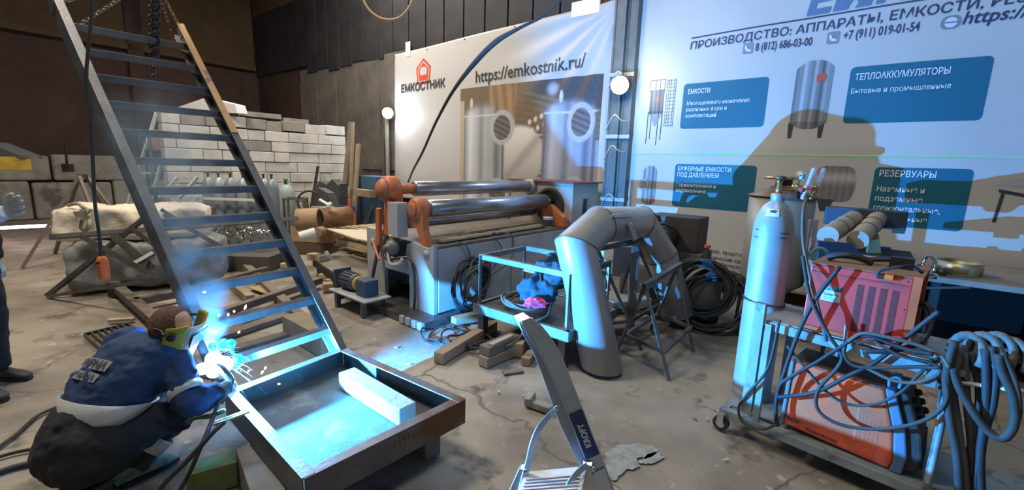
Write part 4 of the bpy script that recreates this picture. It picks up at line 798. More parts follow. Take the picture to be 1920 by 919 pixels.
for u, v in ((.02, .0), (.02, .50), (1.2, .0), (1.2, .5)):
    ca = MB(); c = T(u, v, .055); ca.cyl(c-TV*.016, c+TV*.016, .050, n=24); w_ = ca.build('caster_wheel', rubber, tr, bevel=.004)
    ca = MB(); ca.cyl(c-TV*.019, c+TV*.019, .028, n=20); ca.build('hub', chrome, w_)
    ca = MB(); ca.box(c-TV*.026+V(0, 0, .035), (.04, .004, .09), TU, TV, ZZ); ca.box(c+TV*.026+V(0, 0, .035), (.04, .004, .09), TU, TV, ZZ); ca.box(c+V(0, 0, .08), (.06, .06, .008), TU, TV, ZZ); ca.build('fork', chrome, w_)
# gas cylinder
GC = V(1.73, 2.92, .153)
gc = thing('gas_cylinder', 'tall grey shielding-gas cylinder with two flowmeters standing at the trolley end', 'gas cylinder', GC)
m = MB(); m.lathe(GC, ZZ, [(.095, 0), (.118, .015), (.120, .03), (.120, 1.16), (.119, 1.20), (.112, 1.25), (.096, 1.30), (.07, 1.345), (.045, 1.365), (.038, 1.375)], 44); m.build('shell', cyl_m, gc)
m = MB(); m.lathe(GC, ZZ, [(.123, .0), (.125, .01), (.125, .045), (.121, .05)], 44, caps=False); m.build('foot_ring', cyl_m, gc)
m = MB(); m.lathe(GC+V(0, 0, 1.37), ZZ, [(.041, 0), (.041, .045), (.036, .05)], 24); m.build('neck_ring', mat('pale_ring', (.45, .50, .52), .4, .6), gc)
m = MB(); m.lathe(GC+V(0, 0, 1.42), ZZ, [(.022, 0), (.02, .03), (.015, .06), (.018, .09)], 14); m.build('valve', brass, gc)
m = MB(); m.lathe(GC+V(0, 0, 1.51), ZZ, [(.012, 0), (.035, .005), (.038, .012), (.035, .02), (.01, .024)], 18); m.build('hand_wheel', steel, gc)
vx = RT*1.0; vx[2] = 0; vx /= np.linalg.norm(vx)
vb = GC+V(0, 0, 1.455)
m = MB(); m.cyl(vb, vb+vx*.09, .016, n=14); m.lathe(vb+vx*.09, vx, [(.026, 0), (.028, .02), (.024, .05)], 16); m.cyl(vb+vx*.115+V(0, 0, -.03), vb+vx*.115+V(0, 0, .05), .012, n=12); m.build('regulator', brass, gc)
m = MB(); m.cyl(vb+vx*.12, vb+vx*.20, .013, n=12); m.lathe(vb+vx*.14-V(0, 0, .02), vx*.4-V(0, 0, 1), [(.022, 0), (.026, .03), (.02, .045)], 14); m.build('regulator_body', blue_p, gc)
for gx in (.13,):
    g_ = vb+vx*gx+V(0, 0, .085); dd = CP-g_; dd /= np.linalg.norm(dd); m = MB(); m.lathe(g_-dd*.02, dd, [(.034, 0), (.036, .02), (.034, .026), (.030, .026)], 24); go_ = m.build('pressure_gauge', mat('pale_green_gauge', (.30, .45, .42), .35), gc)
    m = MB(); m.lathe(g_+dd*.006, dd, [(.029, 0), (.001, .0005)], 24); m.build('gauge_face', p_white, go_); m = MB(); m.cyl(g_+dd*.008, g_+dd*.010, .005, n=8); m.build('needle_hub', black, go_)
for k, (px, px2) in enumerate(((1512, 1527), (1528, 1545))):
    b_, t_ = D(px+1, 352, 2.86), D(px2, 316, 2.86)
    m = MB(); m.cyl(b_, t_, .015, n=16); fm = m.build('flow_tube', glass_m, gc, label='clear flowmeter tube')
    m = MB(); m.cyl(b_, t_+(t_-b_)*.03, .006, n=10); m.build('float_rod', white_p, fm)
    m = MB(); m.lathe(b_, (b_-t_), [(.018, -.01), (.02, .0), (.02, .03), (.012, .035), (.012, .05), (.016, .052), (.014, .075), (.006, .08)], 14); m.build('flowmeter_base', brass if k else mat('pale_base', (.5, .5, .45), .4, .5), gc)
    c = D(px-8, 356, 2.82); dd = (CP-c)/np.linalg.norm(CP-c); m = MB(); m.lathe(c, dd, [(.016, -.02), (.018, 0), (.016, .014), (.004, .016)], 14); m.build('red_knob', mat('dull_red_knob', (.40, .04, .07), .5), gc)
cy_dir = (CP-GC); cy_dir[2] = 0; cy_dir /= np.linalg.norm(cy_dir)
def onshell(a, z, r=.1205): c, s = math.cos(a), math.sin(a); return GC+V(cy_dir[0]*c-cy_dir[1]*s, cy_dir[0]*s+cy_dir[1]*c, 0)*r+V(0, 0, z)
m = MB(); m.grid(lambda a, b: GC+(onshell(-.55+.75*a, 0, 1)-GC)*(lerp(.108, .088, b))+V(0, 0, lerp(1.275, 1.325, b)), 6, 3); m.build('paper_label', p_white, gc)
m = MB(); m.grid(lambda a, b: onshell(-.32+.35*a, lerp(1.30, 1.315, b), .0985), 3, 1); m.build('lettering', p_dark, gc)
for a0, zz, w in ((.35, 1.17, .5), (.35, 1.14, .35), (-1.0, 1.18, .25), (-1.0, 1.13, .3)): m = MB(); m.grid(lambda a, b: onshell(a0+w*a, zz+.006*b, .1212), 5, 1); m.build('stamped_mark', p_dark, gc)
m = MB(); P_ = [onshell(a, .695-.012*math.sin(a*1.2), .126) for a in np.linspace(-2.6, 2.6, 30)]
for i in range(0, 29): chain_mb(m, P_[i], P_[i+1], .024, .003, .007)
o = one(m, 'retaining_chain', chd, 'thin chain holding the tall gas cylinder to the trolley', 'chain')
# hoses from the regulators
m = MB(); m.tube([D(1513, 372, 2.84), tq(1507, 390, .12), tq(1505, 440, .08), tq(1512, 490, .02), tq(1530, 560, -.04), tq(1550, 640, -.04)], .009, 8); one(m, 'gas_hose', hose_l, 'grey gas hose falling from the flowmeters past the red machine', 'hose')
# red machine on the shelf
cz0, cz1 = .84, 1.205
ck = thing('red_welding_machine', 'faded red welding machine with louvres on the upper shelf of the trolley', 'welding machine', T(.6, .25, cz0-.02))
tbox(.375, .815, .05, .47, cz0, cz1).build('case', red_m, ck, bevel=.006)
tbox(.37, .82, .045, .475, cz0-.02, cz0).build('base_pan', redor, ck); tbox(.372, .818, .047, .473, cz1, cz1+.004).build('dusty_lid', dusty, ck)
tbox(.815, .822, .065, .455, cz0+.01, cz1-.01).build('end_panel', mat('dark_olive_panel', (.06, .055, .04), .7, c2=(.10, .09, .07), scale=8), ck)
for v0, v1, z0_, z1_ in ((.45, .475, cz0-.02, cz1+.01), (.045, .06, cz0-.02, cz1+.01)): tbox(.815, .85, v0, v1, z0_, z1_).build('end_flange', redor, ck)
tbox(.815, .85, .05, .47, cz1-.01, cz1+.006).build('end_flange', dusty, ck)
tbox(.376, .814, .046, .05, cz1-.045, cz1-.042).build('seam', mat('seam_dark', (.25, .04, .03), .6), ck)
for c_ in range(4):
    for r_ in range(30):
        u = .60+.048*c_; z = cz0+.03+.0088*r_; m = MB(); m.box(T(u+.013, .0485, z), (.028, .004, .0045), TU, TV, ZZ); m.build('louvre', mat('louvre_dark', (.12, .02, .02), .6), ck)
tbox(.445, .535, .0475, .05, 1.005, 1.095).build('data_plate', p_white, ck); tbox(.445, .535, .046, .0475, 1.068, 1.095).build('plate_header', p_teal, ck)
text_on('КУПЕР', T(.452, .0455, 1.073), TU, ZZ, .016, .06, p_white, ck, bold=.02); text_on('Супер 6-4', T(.455, .0465, 1.038), TU, ZZ, .014, .068, p_dark, ck, bold=.01)
for z in (1.025, 1.015): tbox(.455, .515, .0468, .0475, z, z+.003).build('plate_line', p_grey, ck)
for u, z in ((.39, cz1-.02), (.795, cz1-.02), (.80, cz0+.2), (.40, cz0+.1), (.795, cz0+.03)): m = MB(); m.lathe(T(u, .05, z), -TV, [(.005, 0), (.004, .002)], 8); m.build('screw', p_dark, ck)
m = MB(); c = tq(1668, 521, .03); m.cyl(c-TU*.02, c+TU*.015, .017, n=12); m.build('socket_cap', mat('pendant_orange', (.85, .17, .02), .45), ck); m = MB(); m.cyl(c-TU*.05, c-TU*.02, .012, n=10); m.build('plug', black, ck)
m = MB(); m.tube([c-TU*.05, c-TU*.04+V(0, 0, .03), tq(1690, 500, .05), tq(1712, 500, .1), tq(1730, 512, .12)], .008, 8); one(m, 'cable_end', rubber, 'black cable plugged into the orange cap on the red welding machine', 'cable')
m = MB(); m.tube([T(.835, .2, 1.04), T(.875, .18, 1.06), T(.905, .14, 1.0), T(.89, .06, .90), T(.80, -.03, .84), T(.68, -.05, .80)], .014, 10); one(m, 'power_cable', rubber, 'thick black cable looping out of the end of the red welding machine', 'cable')
m = MB(); m.tube([T(.86, .4, 1.02), T(.89, .38, .9), T(.90, .3, .8), T(.97, .15, .7), T(1.0, .05, .62)], .008, 8); m.tube([T(.86, .36, 1.02), T(.895, .34, .9), T(.90, .26, .8), T(.98, .1, .7), T(1.0, .0, .6)], .008, 8); one(m, 'grey_wires', hose_l, 'grey wires falling behind the end of the red welding machine', 'wire')
# orange machine on the base
jz0, jz1 = .16, .60
jc_ = thing('orange_welding_machine', 'orange welding machine with blue-grey bezel on the trolley base', 'welding machine', T(.6, .2, .16))
def side(v): return [T(.345, v, jz0+.03), T(.865, v, jz0-.0), T(.875, v, jz0+.06), T(.855, v, jz0+.22), T(.79, v, jz1-.01), T(.36, v, jz1-.0)]
m = MB(); m.prism(side(.05), TV*.30); m.build('case', jor, jc_, bevel=.018, seg=3)
m = MB(); m.prism([T(.37, .06, jz1), T(.79, .06, jz1-.008), T(.79, .34, jz1-.008), T(.37, .34, jz1)], V(0, 0, .005)); m.build('dusty_top', dusty, jc_, bevel=.002)
m = MB(); m.prism([T(.865, .04, jz0-.0), T(.915, .04, jz0+.0), T(.925, .04, jz0+.10), T(.90, .04, jz0+.24), T(.83, .04, jz1+.005), T(.79, .04, jz1+.0), T(.855, .04, jz0+.22), T(.875, .04, jz0+.06)], TV*.32); m.build('bezel', bezel, jc_, bevel=.008)
m = MB(); m.prism([T(.34, .04, jz0+.02), T(.36, .04, jz0+.02), T(.37, .04, jz1+.002), T(.35, .04, jz1+.002)], TV*.32); m.build('bezel', bezel, jc_, bevel=.006)
fpan = mat('front_panel_black', (.03, .028, .026), .6, c2=(.06, .05, .045), scale=14)
m = MB(); m.prism([T(.915, .06, jz0+.02), T(.97, .06, jz0+.04), T(.98, .06, jz0+.12), T(.96, .06, jz0+.24), T(.88, .06, jz1-.0), T(.83, .06, jz1-.0), T(.90, .06, jz0+.24)], TV*.28); fp = m.build('front_panel', fpan, jc_, bevel=.01)
fn_ = V(0, 0, 0)+TU*.92+V(0, 0, .39); fn_ /= np.linalg.norm(fn_)
for r_ in range(3):
    for c2_ in range(2): c = T(.915-.0+(.03-.012*r_*1.6), .14+.13*c2_, jz0+.30+.045*r_); m = MB(); m.lathe(c, fn_, [(.018, -.01), (.018, .012), (.012, .02)], 14); m.build('knob', black, fp)
for k in range(7): m = MB(); m.box(T(.982-.002*k, .2, jz0+.06+.022*k), (.012, .24, .008), TU, TV, ZZ); m.build('louvre', black, fp)
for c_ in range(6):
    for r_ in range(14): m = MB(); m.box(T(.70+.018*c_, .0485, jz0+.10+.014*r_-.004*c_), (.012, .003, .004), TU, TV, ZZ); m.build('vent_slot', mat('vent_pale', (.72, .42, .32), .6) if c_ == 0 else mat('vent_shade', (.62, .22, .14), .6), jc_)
text_on('JASIC', T(.425, .048, .40), TU+V(0, 0, -.05), ZZ, .018, .062, p_grey, jc_, bold=.02); text_on('TECH', T(.352, .048, .228), TU+V(0, 0, -.03), ZZ, .026, .085, p_navy, jc_, bold=.04); text_on('WELDING MACHINE', T(.47, .048, .205), TU+V(0, 0, -.05), ZZ, .018, .16, p_navy, jc_, bold=.02)
for u, z in ((.80, .50), (.85, .38), (.375, .5)): m = MB(); m.lathe(T(u, .05, z), -TV, [(.006, 0), (.005, .002)], 10); m.build('screw', p_dark, jc_)
m = MB(); m.tube([T(.80, .10, jz1), T(.80, .10, jz1+.05), T(.84, .10, jz1+.055), T(.84, .10, jz1-.01)], .009, 8); m.build('handle', bezel, jc_); m = MB(); m.tube([T(.45, .3, jz1), T(.46, .3, jz1+.07), T(.52, .3, jz1+.08), T(.53, .3, jz1)], .012, 8); m.build('handle', bezel, jc_)
# cables draped over the trolley
CB = [([(1462, 600), (1440, 690), (1400, 740), (1385, 765), (1392, 790), (1425, 805), (1455, 797)], .008, hose_m, 'thin dark cable bowing out below the gas cylinder and back to the trolley'),
 ([(1575, 500), (1530, 560), (1495, 630), (1458, 740), (1455, 790)], .011, rubber, 'black cable slanting down the trolley from the top of the red machine'),
 ([(1505, 480), (1520, 560), (1555, 630), (1578, 665), (1570, 690), (1535, 730), (1532, 765), (1560, 790), (1610, 803), (1680, 802), (1740, 785), (1775, 750), (1770, 700)], .010, hose_m, 'long black cable looping across the side of the orange machine'),
 ([(1458, 735), (1470, 715), (1530, 680), (1570, 655), (1620, 630), (1700, 655), (1750, 665)], .010, rubber, 'dark cable rising from the trolley post to the shelf edge'),
 ([(1475, 648), (1510, 690), (1550, 735), (1590, 758), (1640, 758), (1690, 735), (1725, 700), (1760, 670)], .008, hose_m, 'thin cable sagging across the upper half of the orange machine'),
 ([(1460, 745), (1530, 735), (1590, 705), (1640, 680), (1690, 640), (1740, 600), (1760, 585)], .011, rubber, 'thick cable climbing from the orange machine to the end of the red one'),
 ([(1585, 645), (1583, 665), (1600, 685), (1640, 690), (1700, 688), (1765, 690)], .009, hose_m, 'cable looping under the shelf edge and along it'),
 ([(1590, 640), (1620, 625), (1680, 636), (1730, 650), (1765, 668), (1780, 690)], .009, hose_l, 'grey cable lying along the shelf edge of the trolley'),
 ([(1600, 645), (1640, 640), (1700, 655), (1745, 668), (1775, 700)], .008, hose_m, 'lower thin cable of the bunch along the shelf edge'),
 ([(1625, 690), (1670, 712), (1715, 718), (1755, 705), (1765, 690)], .009, hose_l, 'short grey cable bow hanging under the shelf end'),
 ([(1640, 640), (1690, 668), (1740, 678), (1780, 700)], .007, hose_m, 'thin cable crossing the shelf end to the hose bundle')]
for k, (pts, r, mt, lab_) in enumerate(CB):
    m = MB(); m.tube([tq(x, y, -.02-.012*(k % 4)-.01*math.sin(i*1.3)) for i, (x, y) in enumerate(pts)], r, 8); one(m, 'cable', mt, lab_, 'cable')
m = MB(); m.tube([tq(1462, 640, -.03), tq(1440, 700, -.04), tq(1418, 740, -.05), tq(1412, 760, .0)], .007, 8)
# hose bundle hung at the trolley end
hb = thing('hose_hanger', 'thin grey rod carrying the hose bundle at the trolley end', 'hanger', T(1.05, .0, .70))
m = MB(); m.cyl(T(1.0, .02, .74), T(1.26, -.02, .80), .010, n=10); m.build('rod', white_p, hb)
m = MB(); m.cyl(T(1.02, .0, .2), T(1.02, .0, .80), .014, n=10); m.build('rod', trol, hb)
HS = [([(1790, 640), (1775, 700), (1780, 780), (1795, 860), (1800, 960)], .022, hose_m), ([(1800, 650), (1785, 720), (1795, 800), (1806, 880), (1815, 970)], .024, hose_l), ([(1808, 660), (1812, 740), (1820, 820), (1828, 930)], .020, hose_l),
      ([(1785, 690), (1800, 730), (1830, 780), (1860, 815), (1885, 820), (1903, 790), (1898, 740), (1880, 700), (1872, 665)], .022, hose_m), ([(1860, 650), (1868, 700), (1862, 760), (1850, 800), (1835, 870), (1825, 940)], .018, rubber),
      ([(1820, 660), (1835, 730), (1830, 800), (1815, 860), (1812, 930)], .017, hose_m), ([(1880, 660), (1905, 720), (1910, 780), (1888, 825)], .013, hose_m), ([(1848, 655), (1850, 730), (1845, 800), (1838, 860), (1840, 940)], .022, rubber)]
for k, (pts, r, mt) in enumerate(HS):
    m = MB(); m.tube([tq(x, y, -.02+.03*(k % 3)-.02) for x, y in pts], r*.8, 10)
    one(m, 'welding_hose', mt, ('dark hose of the bundle nearest the orange machine', 'thick pale hose hanging straight in the bundle at the trolley end', 'second pale hose hanging in the bundle', 'hose of the bundle that bows far out from the trolley', 'slim black hose hanging in the middle of the bundle', 'slim dark hose crossing behind the pale ones', 'thin outermost hose loop of the bundle', 'thick black hose at the outer side of the bundle')[k], 'hose')
for k, (x, y, sx) in enumerate(((1812, 655, 30), (1840, 655, 28), (1866, 655, 30), (1892, 665, 25))):
    m = MB(); c = tq(x, y+10, .0)
    P_ = [c+TU*(.055*math.cos(t))+V(0, 0, .09*math.sin(t))+TV*(.03*math.sin(t*.5)) for t in np.linspace(-.5, 3.6, 14)]; m.tube(P_, .019-.0015*k, 10, curved=False)
    one(m, 'hose_loop', mat('corrugated_hose', (.10, .11, .10), .7, c2=(.18, .18, .16), scale=30), 'thick hose loop slung over the hanger rod, '+ORD[k]+' from the orange machine', 'hose', group='hose loops over the hanger rod')
# ================================================================= WALL SIDE BEHIND THE TROLLEY
fr = thing('funnel_tank', 'dull cylindrical tank with a conical lid standing behind the tall gas cylinder', 'tank', (2.86, 4.75, 0))
c = V(2.86, 4.75, 0); tk = mat('dull_tank', (.30, .29, .25), .5, .3, c2=(.24, .24, .22), scale=3)
m = MB(); m.lathe(c+V(0, 0, .38), ZZ, [(.10, 0), (.305, .16), (.31, .18), (.31, 1.08)], 36); m.build('shell', tk, fr)
m = MB(); m.lathe(c+V(0, 0, 1.46), ZZ, [(.325, 0), (.325, .012), (.13, .09), (.12, .11)], 36); m.build('lid', mat('brown_lid', (.17, .12, .10), .5, .4), fr)
m = MB(); m.lathe(c+V(0, 0, 1.56), ZZ, [(.08, 0), (.08, .08), (.19, .085), (.19, .11), (.05, .115)], 26); m.build('outlet_flange', brass, fr)
for t in (0.3, 2.4, 4.5): m = MB(); m.beam(c+V(math.cos(t)*.26, math.sin(t)*.26, .6), c+V(math.cos(t)*.30, math.sin(t)*.30, 0), .03, .03); m.build('leg', steel, fr)
m = MB(); a = D(1398, 600, 4.0); m.beam(V(a[0], a[1], 0), D(1412, 470, 4.0), .05, .04); one(m, 'timber_post', wood_d, 'brown post standing between the coiled cable and the tall gas cylinder', 'post')
# propane bottle with cables coiled on it
pb = V(2.24, 5.0, 0); pbt = thing('propane_bottle', 'squat grey bottle with a red valve wearing a thick coil of black cable', 'gas bottle', pb)
m = MB(); m.lathe(pb+V(0, 0, .1), ZZ, [(.14, 0), (.16, .02), (.2, .06), (.2, .38), (.17, .50), (.09, .57), (.03, .59)], 30); m.build('shell', mat('grey_bottle', (.26, .25, .23), .7, c2=(.18, .175, .16), scale=6), pbt)
m = MB(); m.cyl(pb+V(0, 0, .68), pb+V(0, 0, .84), .022, n=12); m.build('valve', steel, pbt); m = MB(); m.cyl(pb+V(0, 0, .84), pb+V(0, 0, .87), .035, n=14); m.build('hand_wheel', redor, pbt)
m = MB(); m.lathe(pb, ZZ, [(.2, 0), (.2, .11)], 24); m.build('foot_ring', darkmetal, pbt)
m = coil('x', None, pb+V(-.13, -.27, .42), (-.4, -1, .15), .28, .014, 12, '', 11, .07, m8=6, wob=.06); one(m, 'cable_coil', rubber, 'thick coil of black cable hung on the grey bottle with the red valve', 'cable')
m = coil('x', None, pb+V(-.02, -.36, .30), (-.4, -1, .5), .33, .015, 9, '', 12, .08, m8=6, wob=.1); one(m, 'cable_coil', rubber, 'second black cable coil slumped on the floor under the grey bottle', 'cable')
# dark generator
ge = thing('generator', 'dark engine set with an open motor standing on drums against the large banner', 'generator', (1.95, 5.55, 0))
def at3(c, du, dn, dz): return V(*c)+WD*du+WN*dn+V(0, 0, dz)
gcx = V(1.98, 5.6, 0)
m = MB(); m.box(at3(gcx, .12, 0, .94), (.62, .4, .42), WD, None, ZZ); m.build('cabinet', mat('dark_brown_case', (.035, .03, .03), .6, c2=(.06, .05, .045), scale=6), ge, bevel=.01)
m = MB(); m.lathe(at3(gcx, .08, .2, .90), WN, [(.12, 0), (.14, .02), (.14, .22), (.11, .25), (.05, .26)], 26); m.build('motor', mat('black_motor', (.03, .033, .038), .45, .4), ge)
m = MB(); m.tube([at3(gcx, -.35, .25, .95), at3(gcx, -.3, .3, 1.15), at3(gcx, -.12, .28, 1.16), at3(gcx, -.05, .25, 1.0)], .035, 10); m.tube([at3(gcx, .0, .42, 1.05), at3(gcx, .1, .45, 1.08), at3(gcx, .2, .42, 1.03)], .02, 8); m.build('duct', black, ge)
m = MB(); m.lathe(at3(gcx, -.25, .2, .88), WN, [(.13, 0), (.15, .02), (.15, .12), (.05, .13)], 22); m.build('fan_wheel', black, ge)
m = MB(); m.box(at3(gcx, .0, 0, .37), (1.0, .45, .72), WD, None, ZZ); m.build('stand', mat('dull_brown_case', (.07, .06, .055), .8, c2=(.11, .10, .09), scale=4), ge, bevel=.01)
# workbench along the wall
bz = .86
def BPt(u, n, z): return V(2.55, 5.5, 0)+WD*u+WN*n+V(0, 0, z)
bn = thing('workbench', 'long workbench with a pale worn top along the large banner, dark underneath', 'workbench', BPt(2.3, .35, 0))
m = MB(); m.box(BPt(2.7, -.0, bz-.025), (3.4, 1.25, .05), WD, None, ZZ); m.build('bench_top', mat('worn_bench_top', (.30, .27, .22), .8, c2=(.22, .20, .17), scale=4, bump=.2), bn, bevel=.004)
for u in (1.1, 2.0, 3.2, 4.2):
    for n_ in (.55, -.5): m = MB(); m.box(BPt(u, n_, bz/2-.03), (.06, .06, bz-.06), WD, None, ZZ); m.build('leg', darkmetal, bn)
m = MB(); m.box(BPt(2.7, -.55, .42), (3.3, .02, .82), WD, None, ZZ); m.build('back_panel', mat('matt_black_board', (.005, .004, .004), 1.0), bn); m = MB(); m.box(BPt(2.7, -.05, .2), (3.3, 1.0, .02), WD, None, ZZ); m.build('shelf', mat('matt_black_board', (.005, .004, .004), 1.0), bn)  # near-black boards, coloured to keep the space under the bench dark
m = MB(); m.beam(BPt(1.3, .57, .6), BPt(2.2, .57, .8), .04, .02); m.build('brace', steel, bn)
# scraps on the shelf under the bench
for k, (u, n_) in enumerate(((2.25, .3), (2.5, .2))): m = MB(); m.box(BPt(u, n_, .225), (.16, .07, .025), WD+V(0, 0, .0), None, ZZ); one(m, 'metal_scrap', mat('scrap_grey', (.2, .2, .19), .6), ('pale scrap on the dark shelf under the workbench', 'grey scrap farther along the shelf under the workbench')[k], 'scrap')
# roll device
rd_ = thing('pipe_rotator', 'pipe rotator with two pale rubber rolls and a blue motor on the workbench', 'machine', BPt(1.0, .1, bz))
for k, (pa_, pb_) in enumerate((((1552, 442), (1600, 410)), ((1608, 450), (1648, 408)))):
    c0_, c1_ = D(*pa_, 3.55), D(*pb_, 4.2); m = MB(); m.cyl(c0_, c1_, .075, n=28); m.build('rubber_roll', rollpale, rd_, bevel=.006)
    for t in (.35, .62): c_ = lerp(c0_, c1_, t); d_ = (c1_-c0_)/np.linalg.norm(c1_-c0_); m = MB(); m.cyl(c_-d_*.008, c_+d_*.008, .079, n=28); m.build('band', steel, rd_)
fb = D(1590, 470, 3.6)
m = MB(); m.prism([D(1535, 452, 3.5), D(1598, 458, 3.5), D(1625, 490, 3.5), D(1535, 490, 3.5)], (.02, .05, 0)); m.build('front_cheek', mat('navy_cheek', (.03, .05, .09), .5), rd_)
m = MB(); c_ = D(1620, 408, 4.25); m.box(c_, (.62, .16, .17), WD, None, ZZ); m.build('rear_cheek', mat('navy_cheek', (.03, .05, .09), .5), rd_, bevel=.01)
m = MB(); c_ = D(1655, 412, 4.2); m.lathe(c_, WD, [(.06, -.12), (.075, -.1), (.075, .06), (.05, .08)], 20); m.build('motor', mat('dark_blue_motor', (.02, .03, .06), .5), rd_)
m = MB(); c_ = D(1675, 420, 4.15); m.cyl(c_, c_+WD*.09, .085, n=20); m.build('end_disc', mat('khaki_disc', (.16, .15, .09), .6), rd_)
m = MB(); c_ = D(1632, 396, 4.25); m.box(c_, (.26, .14, .04), WD, None, ZZ); m.build('blue_cover', blue_p, rd_, bevel=.01)
m = MB(); c_ = D(1640, 476, 3.9); m.box(c_, (.5, .5, .05), WD, None, ZZ); m.build('base_frame', darkmetal, rd_); m = MB(); c_ = D(1655, 475, 4.0); m.box(c_, (.10, .05, .12), WD, None, ZZ); m.build('blue_foot', blue_p, rd_)
m = MB(); m.prism([D(1634, 440, 3.75), D(1648, 440, 3.75), D(1655, 496, 3.75), D(1622, 496, 3.75)], (.03, .06, 0)); m.build('side_plate', mat('khaki_plate', (.30, .28, .14), .7), rd_)
# things at the end of the bench near the cylinder: blue pipe stub, tape roll, black tool
m = MB(); m.cyl(D(1516, 470, 3.05), D(1526, 412, 3.05), .032, n=20); one(m, 'steel_tube', chrome, 'short shiny steel tube standing between the flowmeters and the roller', 'tube')
m = MB(); c_ = D(1537, 478, 2.95); d_ = CP-c_; d_ /= np.linalg.norm(d_); m.lathe(c_, d_, [(.03, 0), (.055, .0), (.055, .035), (.03, .035), (.03, 0)], 26, caps=False); one(m, 'tape_roll', mat('teal_tape', (.10, .30, .32), .5), 'teal roll of tape behind the top corner of the red machine', 'tape')
m = MB(); c_ = T(.50, .25, cz1+.03); m.tube([T(.42, .2, cz1+.02), T(.47, .2, cz1+.045), T(.55, .22, cz1+.045), T(.62, .25, cz1+.02)], .02, 10); one(m, 'black_cable_roll', rubber, 'black cable end lying on the dusty lid of the red machine', 'cable')
m = MB(); m.box(T(.74, .3, cz1+.035), (.10, .06, .06), TU, None, ZZ); m.cyl(T(.70, .28, cz1+.05), T(.60, .3, cz1+.03), .014, n=10); one(m, 'angle_grinder', black, 'black angle grinder lying on the lid of the red machine', 'tool')
m = MB(); m.box(T(.62, .38, cz1+.02), (.16, .05, .03), TU, None, ZZ); one(m, 'wooden_block', wood_l, 'pale wooden block on the far edge of the red machine lid', 'block')
m = MB(); c_ = G(1795, 512, bz+.012); m.lathe(c_, ZZ, [(.155, 0), (.16, .0), (.16, .11), (.152, .11), (.152, 0)], 36, caps=False); one(m, 'brass_ring', mat('dull_brass_hoop', (.48, .40, .22), .4, .7), 'wide dull brass hoop lying on the workbench', 'hoop')
m = MB(); c_ = D(1742, 497, 3.75); c_[2] = bz+.10; m.torus(c_, (.35, -1, .1), .085, .014, 28, 8); m.lathe(c_+V(0, 0, -.1), ZZ, [(.07, 0), (.07, .04)], 20); one(m, 'pipe_clamp', chrome, 'shiny pipe clamp standing on the workbench beside the brass hoop', 'clamp')
for k, (x, y) in enumerate(((1700, 500), (1725, 508), (1748, 512), (1765, 516))): m = MB(); c_ = G(x, y, bz+.004); m.lathe(c_, ZZ, [(.028, 0), (.034, .02), (.03, .05), (.015, .06)], 12); one(m, 'fitting', chd, 'small dark pipe fitting on the workbench, '+ORD[k]+' from the red machine', 'fitting', 'small fittings on the workbench')
m = MB(); m.box(G(1690, 497, bz+.02), (.3, .06, .03), WD, None, ZZ); one(m, 'steel_bar', mach_white, 'pale flat bar on the workbench behind the lid of the red machine', 'bar')
# ================================================================= BLOCK WALL AND THE STORE BEHIND THE STAIR
BW1 = D(648, 430, 10.2)*V(1, 1, 0); BD = -E2*1.0; BD /= np.linalg.norm(BD); BN = V(BD[1], -BD[0], 0); BN = BN if BN@(CP-BW1) > 0 else -BN
def BP_(s, z, off=0.): return BW1+BD*s+BN*off+V(0, 0, z)
bw = thing('block_wall', 'free-standing wall of white aerated blocks behind the stair', 'wall', BP_(1.6, 0)); 
m = MB(); m.box(BP_(1.6, 1.15, -.17), (3.2, .12, 2.3), BD, None, ZZ); m.build('core', mortar, bw)
rd = random.Random(5); nb = 0
for r_ in range(12):
    s = 0 if r_ % 2 else -.0; z = .2*r_; first = .34 if r_ % 2 else .62
    if r_ == 11: first = .3
    while s < 3.2:
        L_ = first if s == 0 else rd.choice((.62, .62, .62, .45, .3)); first = .62
        if r_ == 11: L_ = rd.choice((.3, .36, .45)); 
        L_ = min(L_, 3.3-s)
        if L_ < .1: break
        if not (r_ == 11 and rd.random() < .15):
            m = MB(); m.box(BP_(s+L_/2, z+.1+(.0 if r_ < 11 else rd.uniform(-.01, .02)), rd.uniform(-.012, .012)), (L_-.012, .25, .188), BD, None, ZZ)
            m.build('brick', brick_d if (r_ == 11 and rd.random() < .45) or rd.random() < .05 else brick_m, bw, bevel=.006, seg=1)
        s += L_
for k, (s, L_) in enumerate(((1.05, .5), (1.7, .7))): m = MB(); m.box(BP_(s, 2.44+.05*k, 0), (L_, .2, .09), BD, None, ZZ); one(m, 'capping_board', brick_d, ('short grey slab on top of the block wall', 'longer grey slab on top of the block wall')[k], 'slab')
# white roof-shaped offcut on top of the wall
m = MB(); m.prism([D(330, 202, 8.3), D(385, 183, 8.3), D(440, 196, 8.3), D(445, 212, 8.3), D(330, 206, 8.3)], (.1, .15, 0)); one(m, 'white_sheet', white_p, 'white angular sheet sticking up on top of the block wall behind the stair', 'sheet')
def leanboard(px0, py0, px1, py1, d0, w, mt, lab_, th=.04, nm='leaning_board'): a, b = D(px0, py0, d0), D(px1, py1, d0+.3); a[2] = max(a[2], .01); m = MB(); m.beam(a, b, w, th, WN); return one(m, nm, mt, lab_, 'board')
leanboard(638, 432, 658, 229, 9.6, .14, wood_d, 'grey weathered board leaning against the end of the block wall')
leanboard(655, 430, 662, 229, 9.5, .08, wood, 'narrow brown board leaning beside the weathered one')
leanboard(662, 425, 672, 270, 9.3, .12, wood, 'shorter brown board leaning at the end of the block wall')
leanboard(632, 430, 655, 350, 9.2, .05, wood_l, 'short pale stick leaning below the brown boards', nm='wooden_stick')
